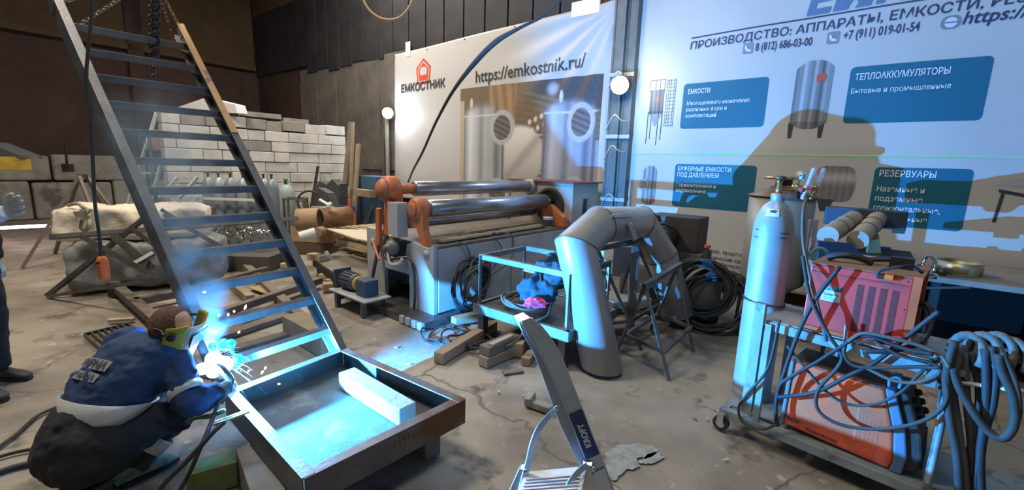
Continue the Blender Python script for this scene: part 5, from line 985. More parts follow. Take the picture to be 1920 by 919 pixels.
leanboard(575, 400, 598, 310, 9.2, .05, wood_l, 'pale broom handle leaning against the block wall', nm='broom_handle'); leanboard(583, 395, 596, 312, 9.1, .05, darkmetal, 'dark bar leaning against the block wall beside the pale handle', nm='leaning_bar')
# gas cylinders rack
base = G(413, 418, 0); base = base*1.0
for k in range(7):
    px = (396, 415, 437, 460, 482, 498, 513)[k]; b_ = D(px, 400, 7.9); c = V(b_[0], b_[1], .01); t = thing('stored_gas_cylinder', 'grey gas cylinder before the white block wall, '+ORD[k]+' from the dull red cabinet', 'gas cylinder', c, group='gas cylinders in the row before the block wall')
    m = MB(); m.lathe(c, ZZ, [(.10, 0), (.11, .02), (.11, 1.12), (.10, 1.2), (.06, 1.28), (.03, 1.31)], 20); m.build('shell', cyl_m if k % 2 else mat('bottle_blue_grey', (.25, .30, .33), .45, .2, c2=(.2, .24, .26), scale=4), t)
    m = MB(); m.lathe(c+V(0, 0, 1.31), ZZ, [(.018, 0), (.018, .06), (.03, .065), (.03, .085)], 10); m.build('valve', steel, t)
rb0, rb1 = D(385, 424, 7.85), D(520, 424, 7.85); m = MB(); m.beam(V(rb0[0], rb0[1]-.15, .95), V(rb1[0], rb1[1]-.15, .95), .03, .04); m.beam(V(rb0[0], rb0[1]-.15, .95), V(rb0[0], rb0[1]-.15, .70), .03, .03); one(m, 'rack_rail', white_p, 'pale rail across the row of grey gas cylinders', 'rail')
m = MB(); c_ = D(372, 418, 7.35); m.box(V(c_[0], c_[1], .42), (.45, .3, .84)); one(m, 'red_cabinet', mat('dull_red', (.16, .05, .045), .6), 'dull red cabinet beside the row of gas cylinders', 'cabinet', bevel=.01)
# loose cylinder with green valve
c = D(540, 418, 8.9)*V(1, 1, 0); t = thing('green_topped_cylinder', 'pale gas cylinder with a green valve beside a steel frame', 'gas cylinder', c)
m = MB(); m.lathe(V(c[0], c[1], 0), ZZ, [(.13, 0), (.15, .02), (.15, 1.0), (.12, 1.1), (.05, 1.17)], 22); m.build('shell', mat('pale_bottle', (.34, .38, .37), .5), t); m = MB(); m.lathe(V(c[0], c[1], 1.17), ZZ, [(.03, 0), (.03, .08), (.045, .085), (.045, .11)], 12); m.build('valve', mat('green_valve', (.02, .25, .12), .5), t)
fr_ = thing('bottle_stand', 'tall narrow grey steel stand beside the cylinder with the green valve', 'steel frame', G(555, 425))
a = D(535, 428, 8.3)*V(1, 1, 0); b = D(572, 428, 8.3)*V(1, 1, 0)
for p in (a, b, a+V(-.1, .35, 0), b+V(-.1, .35, 0)): m = MB(); m.beam(V(p[0], p[1], 0), V(p[0], p[1], .95), .035, .035); m.build('post', tb, fr_)
for p, q in ((a, b), (a, a+V(-.1, .35, 0)), (b, b+V(-.1, .35, 0)), (a+V(-.1, .35, 0), b+V(-.1, .35, 0))): m = MB(); m.beam(V(p[0], p[1], .93), V(q[0], q[1], .93), .03, .03); m.build('top_bar', tb, fr_)
m = MB(); p = D(570, 355, 8.6); m.torus(p+V(.1, 0, -.25), (.2, -1, 0), .22, .02, 26, 8); one(m, 'hose_coil', rubber, 'black hose ring hanging from the narrow grey frame', 'hose')
# dark torn sheets
m = MB(); P_ = [D(x, y, 8.9) for x, y in ((585, 405), (588, 352), (602, 340), (612, 347), (622, 336), (634, 348), (638, 345), (637, 405))]; m.prism(P_, (.1, .15, 0)); one(m, 'torn_sheets', mat('dark_sheet', (.07, .07, .07), .6, .3, c2=(.11, .11, .11), scale=5), 'dark sheets with jagged tops leaning against the block wall', 'sheet metal')
m = MB(); P_ = [D(x, y, 8.4) for x, y in ((592, 408), (596, 352), (614, 362), (630, 400), (625, 410))]; m.prism(P_, (.1, .1, 0)); one(m, 'sheet_offcut', mat('dark_sheet', (.07, .07, .07), .6, .3), 'grey offcut leaning before the jagged dark sheets', 'sheet metal')
# pipes lying
m = MB(); m.lathe(D(583, 407, 7.6), V(.85, .3, 0), [(.15, 0), (.19, .02), (.19, .35), (.15, .45), (.06, .5)], 26); one(m, 'grey_vessel', mat('grey_vessel', (.28, .27, .26), .5, .4, c2=(.2, .19, .18), scale=5), 'grey rounded vessel end lying behind the rusty pipe', 'vessel')
c0, c1 = D(600, 410, 7.2), D(632, 407, 7.4); d_ = (c1-c0)/np.linalg.norm(c1-c0)
m = MB(); m.lathe(c0-V(0, 0, .0), d_, [(.155, 0), (.165, 0), (.165, .5), (.155, .5), (.150, .02)], 30, caps=False); one(m, 'rusty_pipe', mat('rust_pipe', (.32, .17, .08), .6, .3, c2=(.22, .11, .06), scale=6), 'short wide rusty pipe lying on the crates', 'pipe')
m = MB(); m.tube([D(600, 375, 7.3), D(612, 382, 7.2), D(618, 386, 7.15)], .025, 8); m.tube([D(614, 392, 7.15), D(620, 380, 7.15)], .03, 8); one(m, 'scraper', white_p, 'small white T-shaped scraper above the rusty pipe', 'handle')
c0 = D(558, 412, 7.0); m = MB(); m.lathe(c0, V(1, .15, .05), [(.17, 0), (.175, 0), (.175, .32), (.16, .34), (.15, .0)], 26, caps=False); one(m, 'cardboard_drum', card, 'tan drum lying behind the open cardboard boxes', 'drum')
# orange stand and blue machine against the far wall
p0 = None; osd = thing('orange_stand', 'orange-red steel stand with a blue vice beside the leaning boards', 'stand', G(658, 415))
p0 = D(657, 421, 8.5)*V(1, 1, 0); m = MB(); m.beam(V(p0[0], p0[1], .02), V(p0[0], p0[1], .95), .05, .05); m.build('upright', redor, osd); m = MB(); m.beam(V(p0[0]-.2, p0[1], .04), V(p0[0]+.15, p0[1], .04), .05, .05); m.build('foot', redor, osd); m = MB(); m.beam(V(p0[0]-.3, p0[1]-.02, .78), V(p0[0]+.1, p0[1]-.02, .78), .06, .08); m.build('vice', blue_p, osd)
m = MB(); m.beam(V(p0[0]+.1, p0[1], .02), V(p0[0]+.1, p0[1], .8), .03, .03); m.build('upright', redor, osd)
bm = thing('blue_machine', 'dark blue machine with a sloping front standing behind the rolling machine', 'machine', G(705, 405))
p0 = D(698, 412, 9.4)*V(1, 1, 0); m = MB(); m.box(V(p0[0], p0[1]+.3, .55), (1.0, .5, 1.1), WD, None, ZZ); m.build('body', mat('deep_blue', (.03, .07, .13), .5, c2=(.02, .04, .08), scale=4), bm, bevel=.02); m = MB(); m.box(V(p0[0], p0[1]+.2, 1.2), (.7, .4, .35), WD, None, ZZ); m.build('head', mat('blue_head', (.06, .14, .22), .5), bm, bevel=.02)
m = MB(); m.beam(V(p0[0]-.3, p0[1]-.1, .05), V(p0[0]+.2, p0[1], 1.1), .04, .04); m.build('lever', steel, bm)
m = MB(); m.box(D(683, 362, 7.8), (.5, .12, .12), WD, None, ZZ); one(m, 'timber_offcut', wood, 'brown timber offcut lying before the dark blue machine', 'timber')
# plywood sheet on stacked pallets
pz = .62
pw = [D(612, 425, 6.9), D(665, 437, 6.1), D(720, 434, 5.75), D(760, 417, 6.9)]
for p in pw: p[2] = pz
m = MB(); m.prism(pw, (0, 0, -.018)); one(m, 'plywood_sheet', ply, 'pale plywood sheet laid over the stacked pallets', 'sheet')
pal = thing('pallet_stack', 'stack of pale wooden pallets under the plywood sheet', 'pallet', G(670, 475))
pc0, pc1 = G(636, 482, .0), G(690, 497, .0); pd = (pc1-pc0)/np.linalg.norm(pc1-pc0); pn = V(-pd[1], pd[0], 0)
for lv in range(3):
    z = .03+.19*lv
    for k in range(3): m = MB(); m.box(pc0+pd*(.06+.40*k)+pn*.4+V(0, 0, z+.05), (.09, .8, .09), pd, pn, ZZ); m.build('block', wood_l, pal)
    for k in range(6): m = MB(); m.box(pc0+pd*.45+pn*(.05+.145*k)+V(0, 0, z+.11), (1.0, .10, .02), pd, pn, ZZ); m.build('slat', wood_l, pal, bevel=.002)
    m = MB(); m.box(pc0+pd*.45+V(0, 0, z+.0), (1.0, .10, .02), pd, pn, ZZ); m.build('slat', wood_l, pal)
    m = MB(); m.box(pc0+pd*.45-pn*.008+V(0, 0, z+.06), (1.0, .014, .085 if lv > 0 else .03), pd, pn, ZZ); m.build('slat', wood_l, pal)
# cardboard boxes
def carton(c, L_, W_2, H_2, ang, lab_, open_=True):
    t = thing('cardboard_box', lab_, 'box', c); c = V(*c); ux = V(math.cos(ang), math.sin(ang), 0); uy = V(-ux[1], ux[0], 0)
    for s, e, a in ((ux, uy, L_), (-ux, uy, L_), (uy, ux, W_2), (-uy, ux, W_2)):
        m = MB(); m.box(c+s*a/2+V(0, 0, H_2/2), (.01, (W_2 if a == L_ else L_), H_2), s, e, ZZ); m.build('side', card, t)
    m = MB(); m.box(c+V(0, 0, .006), (L_, W_2, .01), ux, uy, ZZ); m.build('bottom', card_d, t)
    if open_:
        m = MB(); m.prism([c+uy*W_2/2+ux*L_/2+V(0, 0, H_2), c+uy*W_2/2-ux*L_/2+V(0, 0, H_2), c+uy*(W_2/2+.1)-ux*L_*.45+V(0, 0, H_2+.06), c+uy*(W_2/2+.1)+ux*L_*.45+V(0, 0, H_2+.06)], (0, 0, .006)); m.build('flap', card, t)
    return t
c_ = G(598, 472, 0.0); carton(V(c_[0], c_[1], .22), .75, .5, .26, -.10, 'open cardboard box in front of the drum and the rusty pipe')
m = MB(); m.box(V(c_[0], c_[1], .11), (.7, .5, .2)); one(m, 'dark_crate', mat('brown_crate', (.12, .085, .055), .8), 'low brown crate under the open cardboard box', 'crate')
c_ = G(615, 448, 0); carton(V(c_[0], c_[1]-.25, .22), .8, .45, .28, -.3, 'second open cardboard box behind the first, before the rusty pipe')
m = MB(); m.cyl(D(562, 445, 6.2), D(592, 436, 6.3), .075, n=22); one(m, 'white_tube', mat('white_roll', (.66, .68, .62), .5), 'white rolled sheet sticking out of the open cardboard box', 'roll')
m = MB(); m.cyl(D(594, 436, 6.3), D(604, 433, 6.5), .07, n=18); one(m, 'cardboard_roll', card_d, 'brown roll end in the open cardboard box beside the white roll', 'roll')
# glass jars / steel elbows heap
jars = [(398, 445), (412, 440), (424, 436), (436, 446), (448, 436), (440, 452), (455, 448), (466, 443), (470, 452), (480, 448), (425, 452), (408, 455), (492, 450), (503, 450)]
jarm = mat('shiny_elbow', (.70, .68, .66), .12, .95)
for k, (x, y) in enumerate(jars):
    c = D(x, y, 6.9); m = MB(); a0_ = rd.uniform(0, 3.1); R_ = .11
    P_ = [c+V(math.cos(a0_), math.sin(a0_)*.4, 0)*R_*math.cos(t)+V(0, .3, 1)*R_*math.sin(t) for t in np.linspace(.1, 2.2, 9)]; m.tube(P_, .055, 14, curved=False); one(m, 'pipe_elbow', jarm, 'shiny stainless pipe elbow in the heap seen between the stair treads', 'pipe fitting', 'shiny pipe elbows heaped behind the stair')
hb0 = D(400, 470, 6.8); hb1 = D(510, 463, 6.8); m = MB(); m.box(V((hb0[0]+hb1[0])/2, 6.85, (hb0[2])/2), (1.2, .8, max(.1, hb0[2]))); one(m, 'low_bench', mat('dark_bench', (.09, .08, .07), .7), 'low dark bench carrying the heap of shiny pipe elbows', 'bench')
# ================================================================= LEFT STORE
# wrapped crate on grey bulk
def tarp_block(name, p00, p10, dep, z0, z1, mt, lab_, cat, seed, amp=.05):
    p00, p10 = V(*p00), V(*p10); d = (p10-p00); L_ = np.linalg.norm(d); d /= L_; n = V(-d[1], d[0], 0)*dep; rd2 = random.Random(seed); ph = [rd2.random()*6 for _ in range(6)]
    m = MB(); rings = []
    prof = [(-.02, 0), (-.03, .25), (0, .6), (.0, .9), (.06, .985), (.3, 1.0), (.7, 1.0), (.95, .98), (1.0, .9), (1.0, .5), (1.02, 0)]
    N_ = 34
    for i in range(N_+1):
        t = i/N_; r_ = []
        sh = 1-.12*max(0, abs(t-.5)*2-.85)/.15
        for k, (a, b) in enumerate(prof):
            w = amp*(math.sin(t*9+ph[0]+k)+.6*math.sin(t*23+ph[1]+k*1.7)+.4*math.sin(t*41+k*2.9+ph[2]))
            r_.append(p00+d*L_*t+n*(.5+(a-.5)*sh)+V(0, 0, z0+(z1-z0)*b*sh)+(n/np.linalg.norm(n))*w*(b > .02)*.5*(1 if a < .5 else -1)*-1+V(0, 0, w*.35*(b > .5)))
        rings.append(r_)
    m.loft(rings); o = one(m, name, mt, lab_, cat); o.modifiers.new('s', 'SUBSURF').render_levels = 2; return crumple(o, .22, .09)
ta, tb2 = G(100, 560, 0), G(395, 520, 0)
tarp_block('grey_wrapped_load', V(-5.25, 5.0, 0), V(-3.85, 5.75, 0), .85, 0, .62, tarp_g, 'grey film-wrapped load under the cream wrapped bale', 'load', 3, .07)
tarp_block('wrapped_bale', V(-5.40, 5.05, 0), V(-4.05, 5.80, 0), .8, .60, 1.02, tarp_m, 'cream tarpaulin-wrapped bale lying on the grey load behind the stair', 'bale', 8, .045)
m = MB(); m.tube([D(128, 385, 5.3), D(145, 382, 5.25), D(155, 388, 5.2), D(165, 396, 5.2), D(168, 420, 5.1), D(160, 432, 5.05), D(152, 425, 5.05), D(158, 405, 5.1), D(172, 392, 5.15)], .02, 8); one(m, 'canvas_strap', mat('khaki_strap', (.30, .28, .17), .8), 'khaki strap looped over the cream wrapped bale', 'strap')
m = MB(); m.prism([D(136, 397, 5.02), D(158, 395, 5.02), D(156, 408, 5.0), D(143, 410, 5.0)], (0, .03, 0)); one(m, 'dark_pouch', wood_d, 'small dark pouch on the side of the cream wrapped bale', 'pouch')
# lattice girder leaning before the bale
lg = thing('lattice_girder', 'dark lattice girder of steel angle propped in front of the wrapped bale', 'girder', G(88, 558))
g0 = G(88, 558, .01); gA, gB = D(92, 448, 4.75), D(560, 412, 6.3); gC, gD = G(205, 535, .05), D(500, 470, 5.6)
for a, b, w in ((gA, gB, .05), (g0, D(285, 400, 5.2), .045), (D(205, 445, 4.9), D(282, 510, 4.7), .08), (D(245, 432, 5.1), D(290, 465, 5.0), .045), (g0, D(300, 525, 4.35), .03), (D(150, 447, 4.8), D(275, 515, 4.5), .05), (D(255, 495, 4.6), D(290, 475, 4.8), .04), (D(305, 405, 5.2), D(420, 470, 5.0), .045), (D(300, 395, 5.3), D(345, 425, 5.2), .04)):
    m = MB(); m.angle(a, b, w, .006, up=(.2, -.9, .3)); m.build('angle_bar', steel, lg)
# far trestle behind the bale
ft = thing('far_trestle', 'thin rusty A-frame trestle behind the wrapped bale', 'trestle', G(160, 440))
ap, ap2 = D(148, 330, 6.7), D(162, 330, 7.3)
for a, f in ((ap, (108, 395, 6.5)), (ap, (128, 395, 6.9)), (ap2, (210, 392, 7.2)), (ap2, (196, 392, 7.6)), (ap, (172, 392, 6.6))): b = D(*f); e = a+(b-a)*2.3; e = a+(b-a)*((a[2]-.01)/(a[2]-b[2])); m = MB(); m.beam(a, e, .04, .04); m.build('leg', mat('brown_leg', (.20, .15, .12), .7), ft)
m = MB(); m.beam(ap, ap2, .05, .05); m.build('top_bar', steel, ft)
# yellow unit and dark boxes by the far wall
m = MB(); m.box(D(2, 306, 8.4), (.75, .4, .24), FD, None, ZZ); one(m, 'yellow_beam', yellow, 'yellow steel beam end standing on the blocks at the far wall', 'beam', bevel=.01)
m = MB(); m.prism([D(38, 292, 8.4), D(-30, 292, 8.4), D(-30, 266, 8.4)], (.1, .3, 0)); one(m, 'grey_cover', mat('grey_cover', (.14, .14, .16), .7), 'grey sloping cover above the yellow beam', 'cover')
m = MB(); p = D(127, 315, 8.8); m.beam(D(122, 270, 8.8), D(126, 312, 8.8), .03, .03); m.box(p, (.15, .1, .16)); one(m, 'hanging_lead', darkmetal, 'dark lead with a pale rod hanging before the grey blocks', 'lead')
sr = thing('store_shelf', 'blue-grey shelving with small boxes behind the smoke', 'shelf', G(335, 420))
sb = D(330, 425, 7.9)*V(1, 1, 0)
for k in range(4): m = MB(); m.box(V(sb[0], sb[1]+.3, .25+.5*k), (1.0, .4, .03), E2*-1, None, ZZ); m.build('shelf_board', mat('blue_grey_shelf', (.10, .15, .20), .6), sr)
for k in (-1, 1):
    for j in (-1, 1): m = MB(); m.box(V(sb[0], sb[1]+.3, .95)+E2*.48*k+V(-E2[1], E2[0], 0)*.18*j, (.04, .04, 1.9), E2, None, ZZ); m.build('upright', mat('blue_grey_shelf', (.10, .15, .20), .6), sr)
bc = [mat('box_blue', (.04, .14, .32), .6), mat('box_pale', (.40, .42, .40), .7), card, mat('box_pinkish', (.35, .22, .20), .7), mach_white]
lb_ = ['blue box', 'pale box', 'brown box', 'pinkish box', 'grey box']; sh_ = ['lowest', 'second', 'third', 'topmost']
n_ = 0
for k in range(4):
    for j in range(3):
        i = (k*3+j*2) % 5; m = MB(); m.box(V(sb[0], sb[1]+.3, .25+.5*k+.015+.12)-E2*(-.32+.32*j), (.24, .28, .24), E2, None, ZZ); one(m, 'storage_box', bc[i], lb_[i]+' on the '+sh_[k]+' board of the blue-grey shelving, '+('nearest the leaning ladder', 'in the middle', 'nearest the gas cylinders')[j], 'box', 'boxes on the blue-grey shelving', bevel=.005)
# leaning aluminium ladders behind the smoke
for nm, a, b, w, d0, n_r, lab_ in (('leaning_ladder', (272, 345), (313, 208), .30, 7.6, 9, 'tall narrow ladder leaning behind the smoke'), ('short_ladder', (318, 372), (352, 332), .28, 7.2, 5, 'short pale ladder lying tilted before the shelving')):
    l_ = thing(nm, lab_, 'ladder', G(a[0], 430)); p, q = D(*a, d0), D(*b, d0+.8 if nm == 'leaning_ladder' else d0+.3); pe = p+(p-q)*((p[2]-.0)/(q[2]-p[2])) if nm == 'leaning_ladder' else p; s = V(.95, .3, 0)*w/2
    for k in (-1, 1): m = MB(); m.beam(pe+s*k, q+s*k, .03, .06, (0, -1, .3)); m.build('rail', mach_white, l_)
    for k in range(n_r+1): c = lerp(pe, q, (k+.5)/(n_r+1)); m = MB(); m.beam(c-s, c+s, .03, .03); m.build('rung', mach_white, l_)
# ================================================================= STEEL LYING ON THE FLOOR BEHIND THE STAIR
fs_ = thing('floor_frame', 'dusty brown rectangular steel frame lying on the floor behind the welder', 'steel frame', G(330, 560))
z_ = .14
A1, B1, C1, D1 = G(206, 522, z_), G(306, 606, z_), G(640, 488, z_), G(470, 480, z_)
def fbeam(p, q, w=.08, h=.08, mt=profile, par=None, nm='profile'): m = MB(); m.beam(p-V(0, 0, h/2), q-V(0, 0, h/2), w, h); m.build(nm, mt, par or fs_, bevel=.003)
fbeam(A1, B1, .10, .08); fbeam(A1, G(300, 508, z_)); fbeam(G(300, 508, z_), G(470, 478, z_)); fbeam(G(250, 560, z_), G(330, 545, z_)); fbeam(G(330, 545, z_), G(500, 500, z_)); fbeam(B1, G(400, 585, z_), .10, .08); fbeam(G(400, 585, z_), G(600, 520, z_), .09)
for p in (A1, B1, G(500, 500, z_)): m = MB(); m.box(V(p[0], p[1], .03), (.12, .12, .055)); m.build('packing', wood_d, fs_)
m = MB(); m.box(G(215, 548, .06), (.10, .08, .10)); m.build('end_cap', darkmetal, fs_)
m = MB(); p, q = G(425, 530, .06), G(560, 500, .06)
for k, (p, q, w, h, mt, lab_) in enumerate(((G(400, 505, .05), G(470, 560, .05), .09, .09, wood, 'long brown timber on the floor seen between the lower stair treads'), (G(440, 480, .05), G(610, 640, .05), .10, .1, wood_d, 'dark timber running under the stair towards its foot'),
        (G(548, 588, .2), G(622, 626, .2), .20, .20, wood, 'heavy timber baulk lying beneath the foot of the stair'), (G(385, 640, .03), G(540, 590, .03), .14, .05, wood_d, 'wide dark board under the stair nearest the welder'), (G(400, 668, .03), G(590, 612, .03), .12, .05, wood_d, 'second wide dark board under the stair foot'),
        (G(420, 622, .03), G(520, 572, .03), .10, .04, profile, 'narrow steel strip between the dark boards under the stair'))):
    p[2] = q[2] = h/2+.002; m = MB(); m.beam(p, q, w, h); one(m, 'floor_timber', mt, lab_, 'timber', bevel=.005)
m = MB(); m.box(G(425, 580, .07), (.22, .14, .10), V(.9, .3, 0), None, ZZ); one(m, 'wooden_block', wood, 'brown wooden block standing on the boards beneath the lower treads', 'block', bevel=.005)
m = MB(); P_ = [G(x, y, .03) for x, y in ((465, 540), (500, 534), (530, 545), (528, 552), (495, 551))]; m.prism(P_, (0, 0, .012)); one(m, 'cardboard_scrap', card, 'torn piece of cardboard on the floor beside the right stringer foot' if 0 else 'torn tan cardboard piece on the floor behind the stair', 'cardboard')
# reddish rags and offcuts behind stair
for k, (x, y, mt, lab_) in enumerate(((505, 480, redor, 'small red rag on the floor behind the stair'), (520, 487, white_p, 'small white box by the red rag'), (485, 487, wood, 'short brown offcut behind the stair'), (535, 497, wood_l, 'pale stick behind the stair'))):
    m = MB(); m.box(G(x, y, .05), (.14, .08, .06), V(math.cos(k), math.sin(k), 0), None, ZZ); one(m, 'floor_scrap', mt, lab_, 'scrap', bevel=.01)
# low steel platform by the pallets with bricks on top
lp = thing('low_platform', 'low steel-edged platform beside the pallets with rubble stored beneath', 'platform', G(640, 540))
L0, L1, L2, L3 = G(588, 488, .22), G(660, 535, .22), G(740, 520, .22), G(640, 470, .22)
m = MB(); m.prism([L0, L1, L2, L3], (0, 0, -.03)); m.build('deck', mat('worn_deck', (.24, .21, .17), .85, c2=(.14, .125, .11), scale=4), lp); m = MB(); m.beam(L0-V(0, 0, .04), L1-V(0, 0, .04), .03, .08); m.build('edge_angle', darkmetal, lp)
for p in (lerp(L0, L1, .1), lerp(L0, L1, .9), L2, L3): m = MB(); m.box(V(p[0]*.99, p[1]*1.01, .09), (.09, .09, .18)); m.build('foot', wood_d, lp)
m = MB(); a = G(588, 482, .27); m.box(a+V(.05, 0, 0), (.30, .13, .09), V(.85, -.5, 0), None, ZZ); one(m, 'wooden_block', wood_l, 'pale wooden block on the corner of the low platform', 'block', bevel=.006)
for k, (x, y) in enumerate(((610, 520), (622, 530), (636, 524), (640, 540), (615, 538))): m = MB(); m.box(G(x, y, .06), (.14, .12, .11), V(math.cos(k*1.3), math.sin(k*1.3), 0), None, ZZ); one(m, 'timber_offcut', (wood_l, wood, wood_d)[k % 3], ('pale offcut', 'brown offcut', 'dark offcut', 'pale offcut nearest the motor', 'brown offcut nearest the stair')[k]+' lying under the low platform edge', 'timber', bevel=.006)
m = MB(); m.lathe(G(612, 478, .3), ZZ, [(.05, -.08), (.055, 0), (.02, .06)], 12); one(m, 'plastic_bag', mat('clear_bag', (.5, .52, .55), .3), 'small crumpled clear bag on the low platform', 'bag')
# steel grating behind the welder
gr = thing('steel_grating', 'small dark steel grating lying on the floor behind the welder', 'grating', G(200, 625))
ga, gb_, gc_ = G(158, 628, .02), G(240, 608, .02), G(186, 652, .02); e1, e2_ = gb_-ga, gc_-ga
for k in range(8): m = MB(); m.beam(ga+e1*k/7, ga+e1*k/7+e2_*1.3, .012, .03); m.build('bar', steel, gr)
for k in (0, 1): m = MB(); m.beam(ga+e2_*1.3*k, gb_+e2_*1.3*k, .012, .034); m.build('frame_bar', steel, gr)
m = MB(); m.box(G(228, 600, .03), (.22, .05, .03), V(.9, .3, 0), None, ZZ); one(m, 'wood_strip', wood_l, 'pale strip of wood on the floor behind the welder head', 'wood')
# small debris
deb = [(983, 742, 'white cigarette end'), (1326, 786, 'small white cigarette end'), (1303, 785, 'small round brown stub'), (1362, 862, 'tiny pale scrap'), (655, 612, 'small white crumb'), (742, 652, 'small white chip'), (765, 683, 'white chip'), (935, 735, 'pale pebble')]
for k, (x, y, lab_) in enumerate(deb): m = MB(); p = G(x, y, .006); a = k*1.1; m.cyl(p-V(math.cos(a), math.sin(a), 0)*.016, p+V(math.cos(a), math.sin(a), 0)*.016, .006, n=8); one(m, 'floor_litter', (white_p, card)[k == 2], lab_+' on the bare floor '+('beside the ladder stile', 'before the trolley caster', 'near the cigarette end by the caster', 'below the trolley', 'beyond the foot of the stair', 'between stair and motor', 'near the platform corner', 'near the ladder top')[k], 'litter')
sp = mat('pale_paint_spill', (.36, .44, .43), .7, c2=(.27, .24, .20), scale=16, mix=.5)
rd3 = random.Random(3)
for k, (pts) in enumerate(([(1135, 850), (1160, 835), (1205, 832), (1235, 845), (1215, 858), (1190, 862), (1200, 872), (1165, 885), (1150, 905), (1135, 880)], [(1195, 862), (1235, 848), (1250, 856), (1225, 868), (1205, 872)])):
    m = MB(); P_ = []
    for i in range(len(pts)):
        a, b = V(*pts[i]), V(*pts[(i+1) % len(pts)])
        for t in (0, .25, .5, .75): q = lerp(a, b, t)+V(rd3.uniform(-4, 4), rd3.uniform(-3, 3)); P_.append(G(q[0], q[1], .001))
    m.prism(P_, (0, 0, .002)); one(m, 'paint_spill', sp, ('large pale blue-grey paint smear on the floor beside the step ladder', 'small pale paint smear beside the large one')[k], 'paint smear')
m = MB(); c = G(1010, 760, .03); m.box(c, (.22, .07, .05), V(.8, -.5, 0), None, ZZ); m.box(c+V(-.06, .04, .03), (.1, .06, .05), V(.4, .8, .2), None, V(-.2, 0, 1)); one(m, 'broken_block', conc, 'broken grey block on the floor behind the step ladder', 'rubble', bevel=.008)
m = MB(); m.box(G(962, 697, .008), (.18, .06, .015), V(.9, .35, 0), None, ZZ); one(m, 'flat_offcut', mat('grey_offcut', (.22, .20, .17), .9), 'flat grey offcut on the floor before the mossy timber', 'offcut')
# things under the arch
for k, (x, y, w, h, d_, mt, lab_) in enumerate(((1150, 520, .35, .3, 4.9, mach_white, 'pale machine casing seen through the pipe arch'), (1165, 560, .5, .08, 4.6, mat('pale_tray', (.35, .35, .32), .6), 'pale tray stacked under the pipe arch'), (1160, 590, .5, .05, 4.5, wood_l, 'pale board lying beneath the tray under the pipe arch'), (1215, 530, .3, .5, 5.2, mat('dull_drum', (.20, .20, .19), .6), 'dull drum standing behind the pipe arch'))):
    c = D(x, y, d_); 
    if k == 0: c[2] = .72
    m = MB(); m.box(c, (w, .4, h), V(.9, .4, 0), None, ZZ); one(m, ('casing', 'tray', 'board', 'drum')[k], mt, lab_, ('machine', 'tray', 'board', 'drum')[k], bevel=.01)
# ================================================================= PEOPLE
def fuse(o, vox, smooth=4):
    r = o.modifiers.new('fuse', 'REMESH'); r.mode = 'VOXEL'; r.voxel_size = vox; r.use_smooth_shade = True
    if smooth: s = o.modifiers.new('smooth', 'SMOOTH'); s.iterations = smooth; s.factor = .5
    return o
def unit(v): v = V(*v); return v/np.linalg.norm(v)
def ring(c, r, u, hw, hd, n=28, sq=2.3):
    out = []
    for k in range(n):
        t = 2*math.pi*k/n; a, b = math.cos(t), math.sin(t); f = (abs(a)**sq+abs(b)**sq)**(-1/sq); out.append(V(*c)+V(*r)*hw*a*f+V(*u)*hd*b*f)
    return out
def trunk(m, secs, rv):   # secs: (centre, half width, half depth)
    P_ = [V(*s[0]) for s in secs]; Q = catmull(P_, 5); W_2 = np.interp(np.linspace(0, 1, len(Q)), np.linspace(0, 1, len(secs)), [s[1] for s in secs]); H2 = np.interp(np.linspace(0, 1, len(Q)), np.linspace(0, 1, len(secs)), [s[2] for s in secs]); R_ = []
    for i, p in enumerate(Q):
        t = unit(Q[min(i+1, len(Q)-1)]-Q[max(i-1, 0)]); u = unit(np.cross(t, rv)); R_.append(ring(p, rv, u, W_2[i], H2[i]))
    m.loft(R_); return R_
def hand(m, wrist, dirv, palmn, thumb, curl=1.0, s=1.0, spread=.12):   # dirv: along the hand, palmn: out of the palm, thumb: side of the thumb
    d, n, t = unit(dirv), unit(palmn), unit(thumb)
    w = V(*wrist); k0 = w+d*.088*s
    m.loft([ring(w-d*.02*s, t, n, .027*s, .021*s, 14), ring(w+d*.02*s, t, n, .034*s, .018*s, 14), ring(w+d*.06*s, t, n, .041*s, .016*s, 14), ring(w+d*.088*s, t, n, .040*s, .013*s, 14)])
    for i, (L_, off) in enumerate(((.068, .031), (.078, .011), (.072, -.010), (.056, -.030))):
        p = k0+t*off*s-d*.012*s; P_ = [p]; a = .0; dd = unit(d+t*spread*(1.2-i*.8))
        for seg, f in enumerate((.45, .32, .26)):
            a += curl*(.45 if seg == 0 else .62); P_.append(P_[-1]+(dd*math.cos(a)+n*math.sin(a))*L_*f*s)
        m.tube(P_, [.0098*s, .0095*s, .0088*s, .0065*s], 8, curved=False); m.ball(P_[-1], .0068*s, 8, 6)
    p = w+d*.022*s+t*.026*s; P_ = [p, p+unit(t*.8+d*.7+n*.25)*.036*s, p+unit(t*.8+d*.7+n*.25)*.036*s+unit(t*.25+d*.9+n*.5*curl)*.028*s, p+unit(t*.8+d*.7+n*.25)*.036*s+unit(t*.2+d*.9+n*.6*curl)*.052*s]
    m.tube(P_, [.0135*s, .012*s, .0105*s, .008*s], 8, curved=False); m.ball(P_[-1], .008*s, 8, 6)
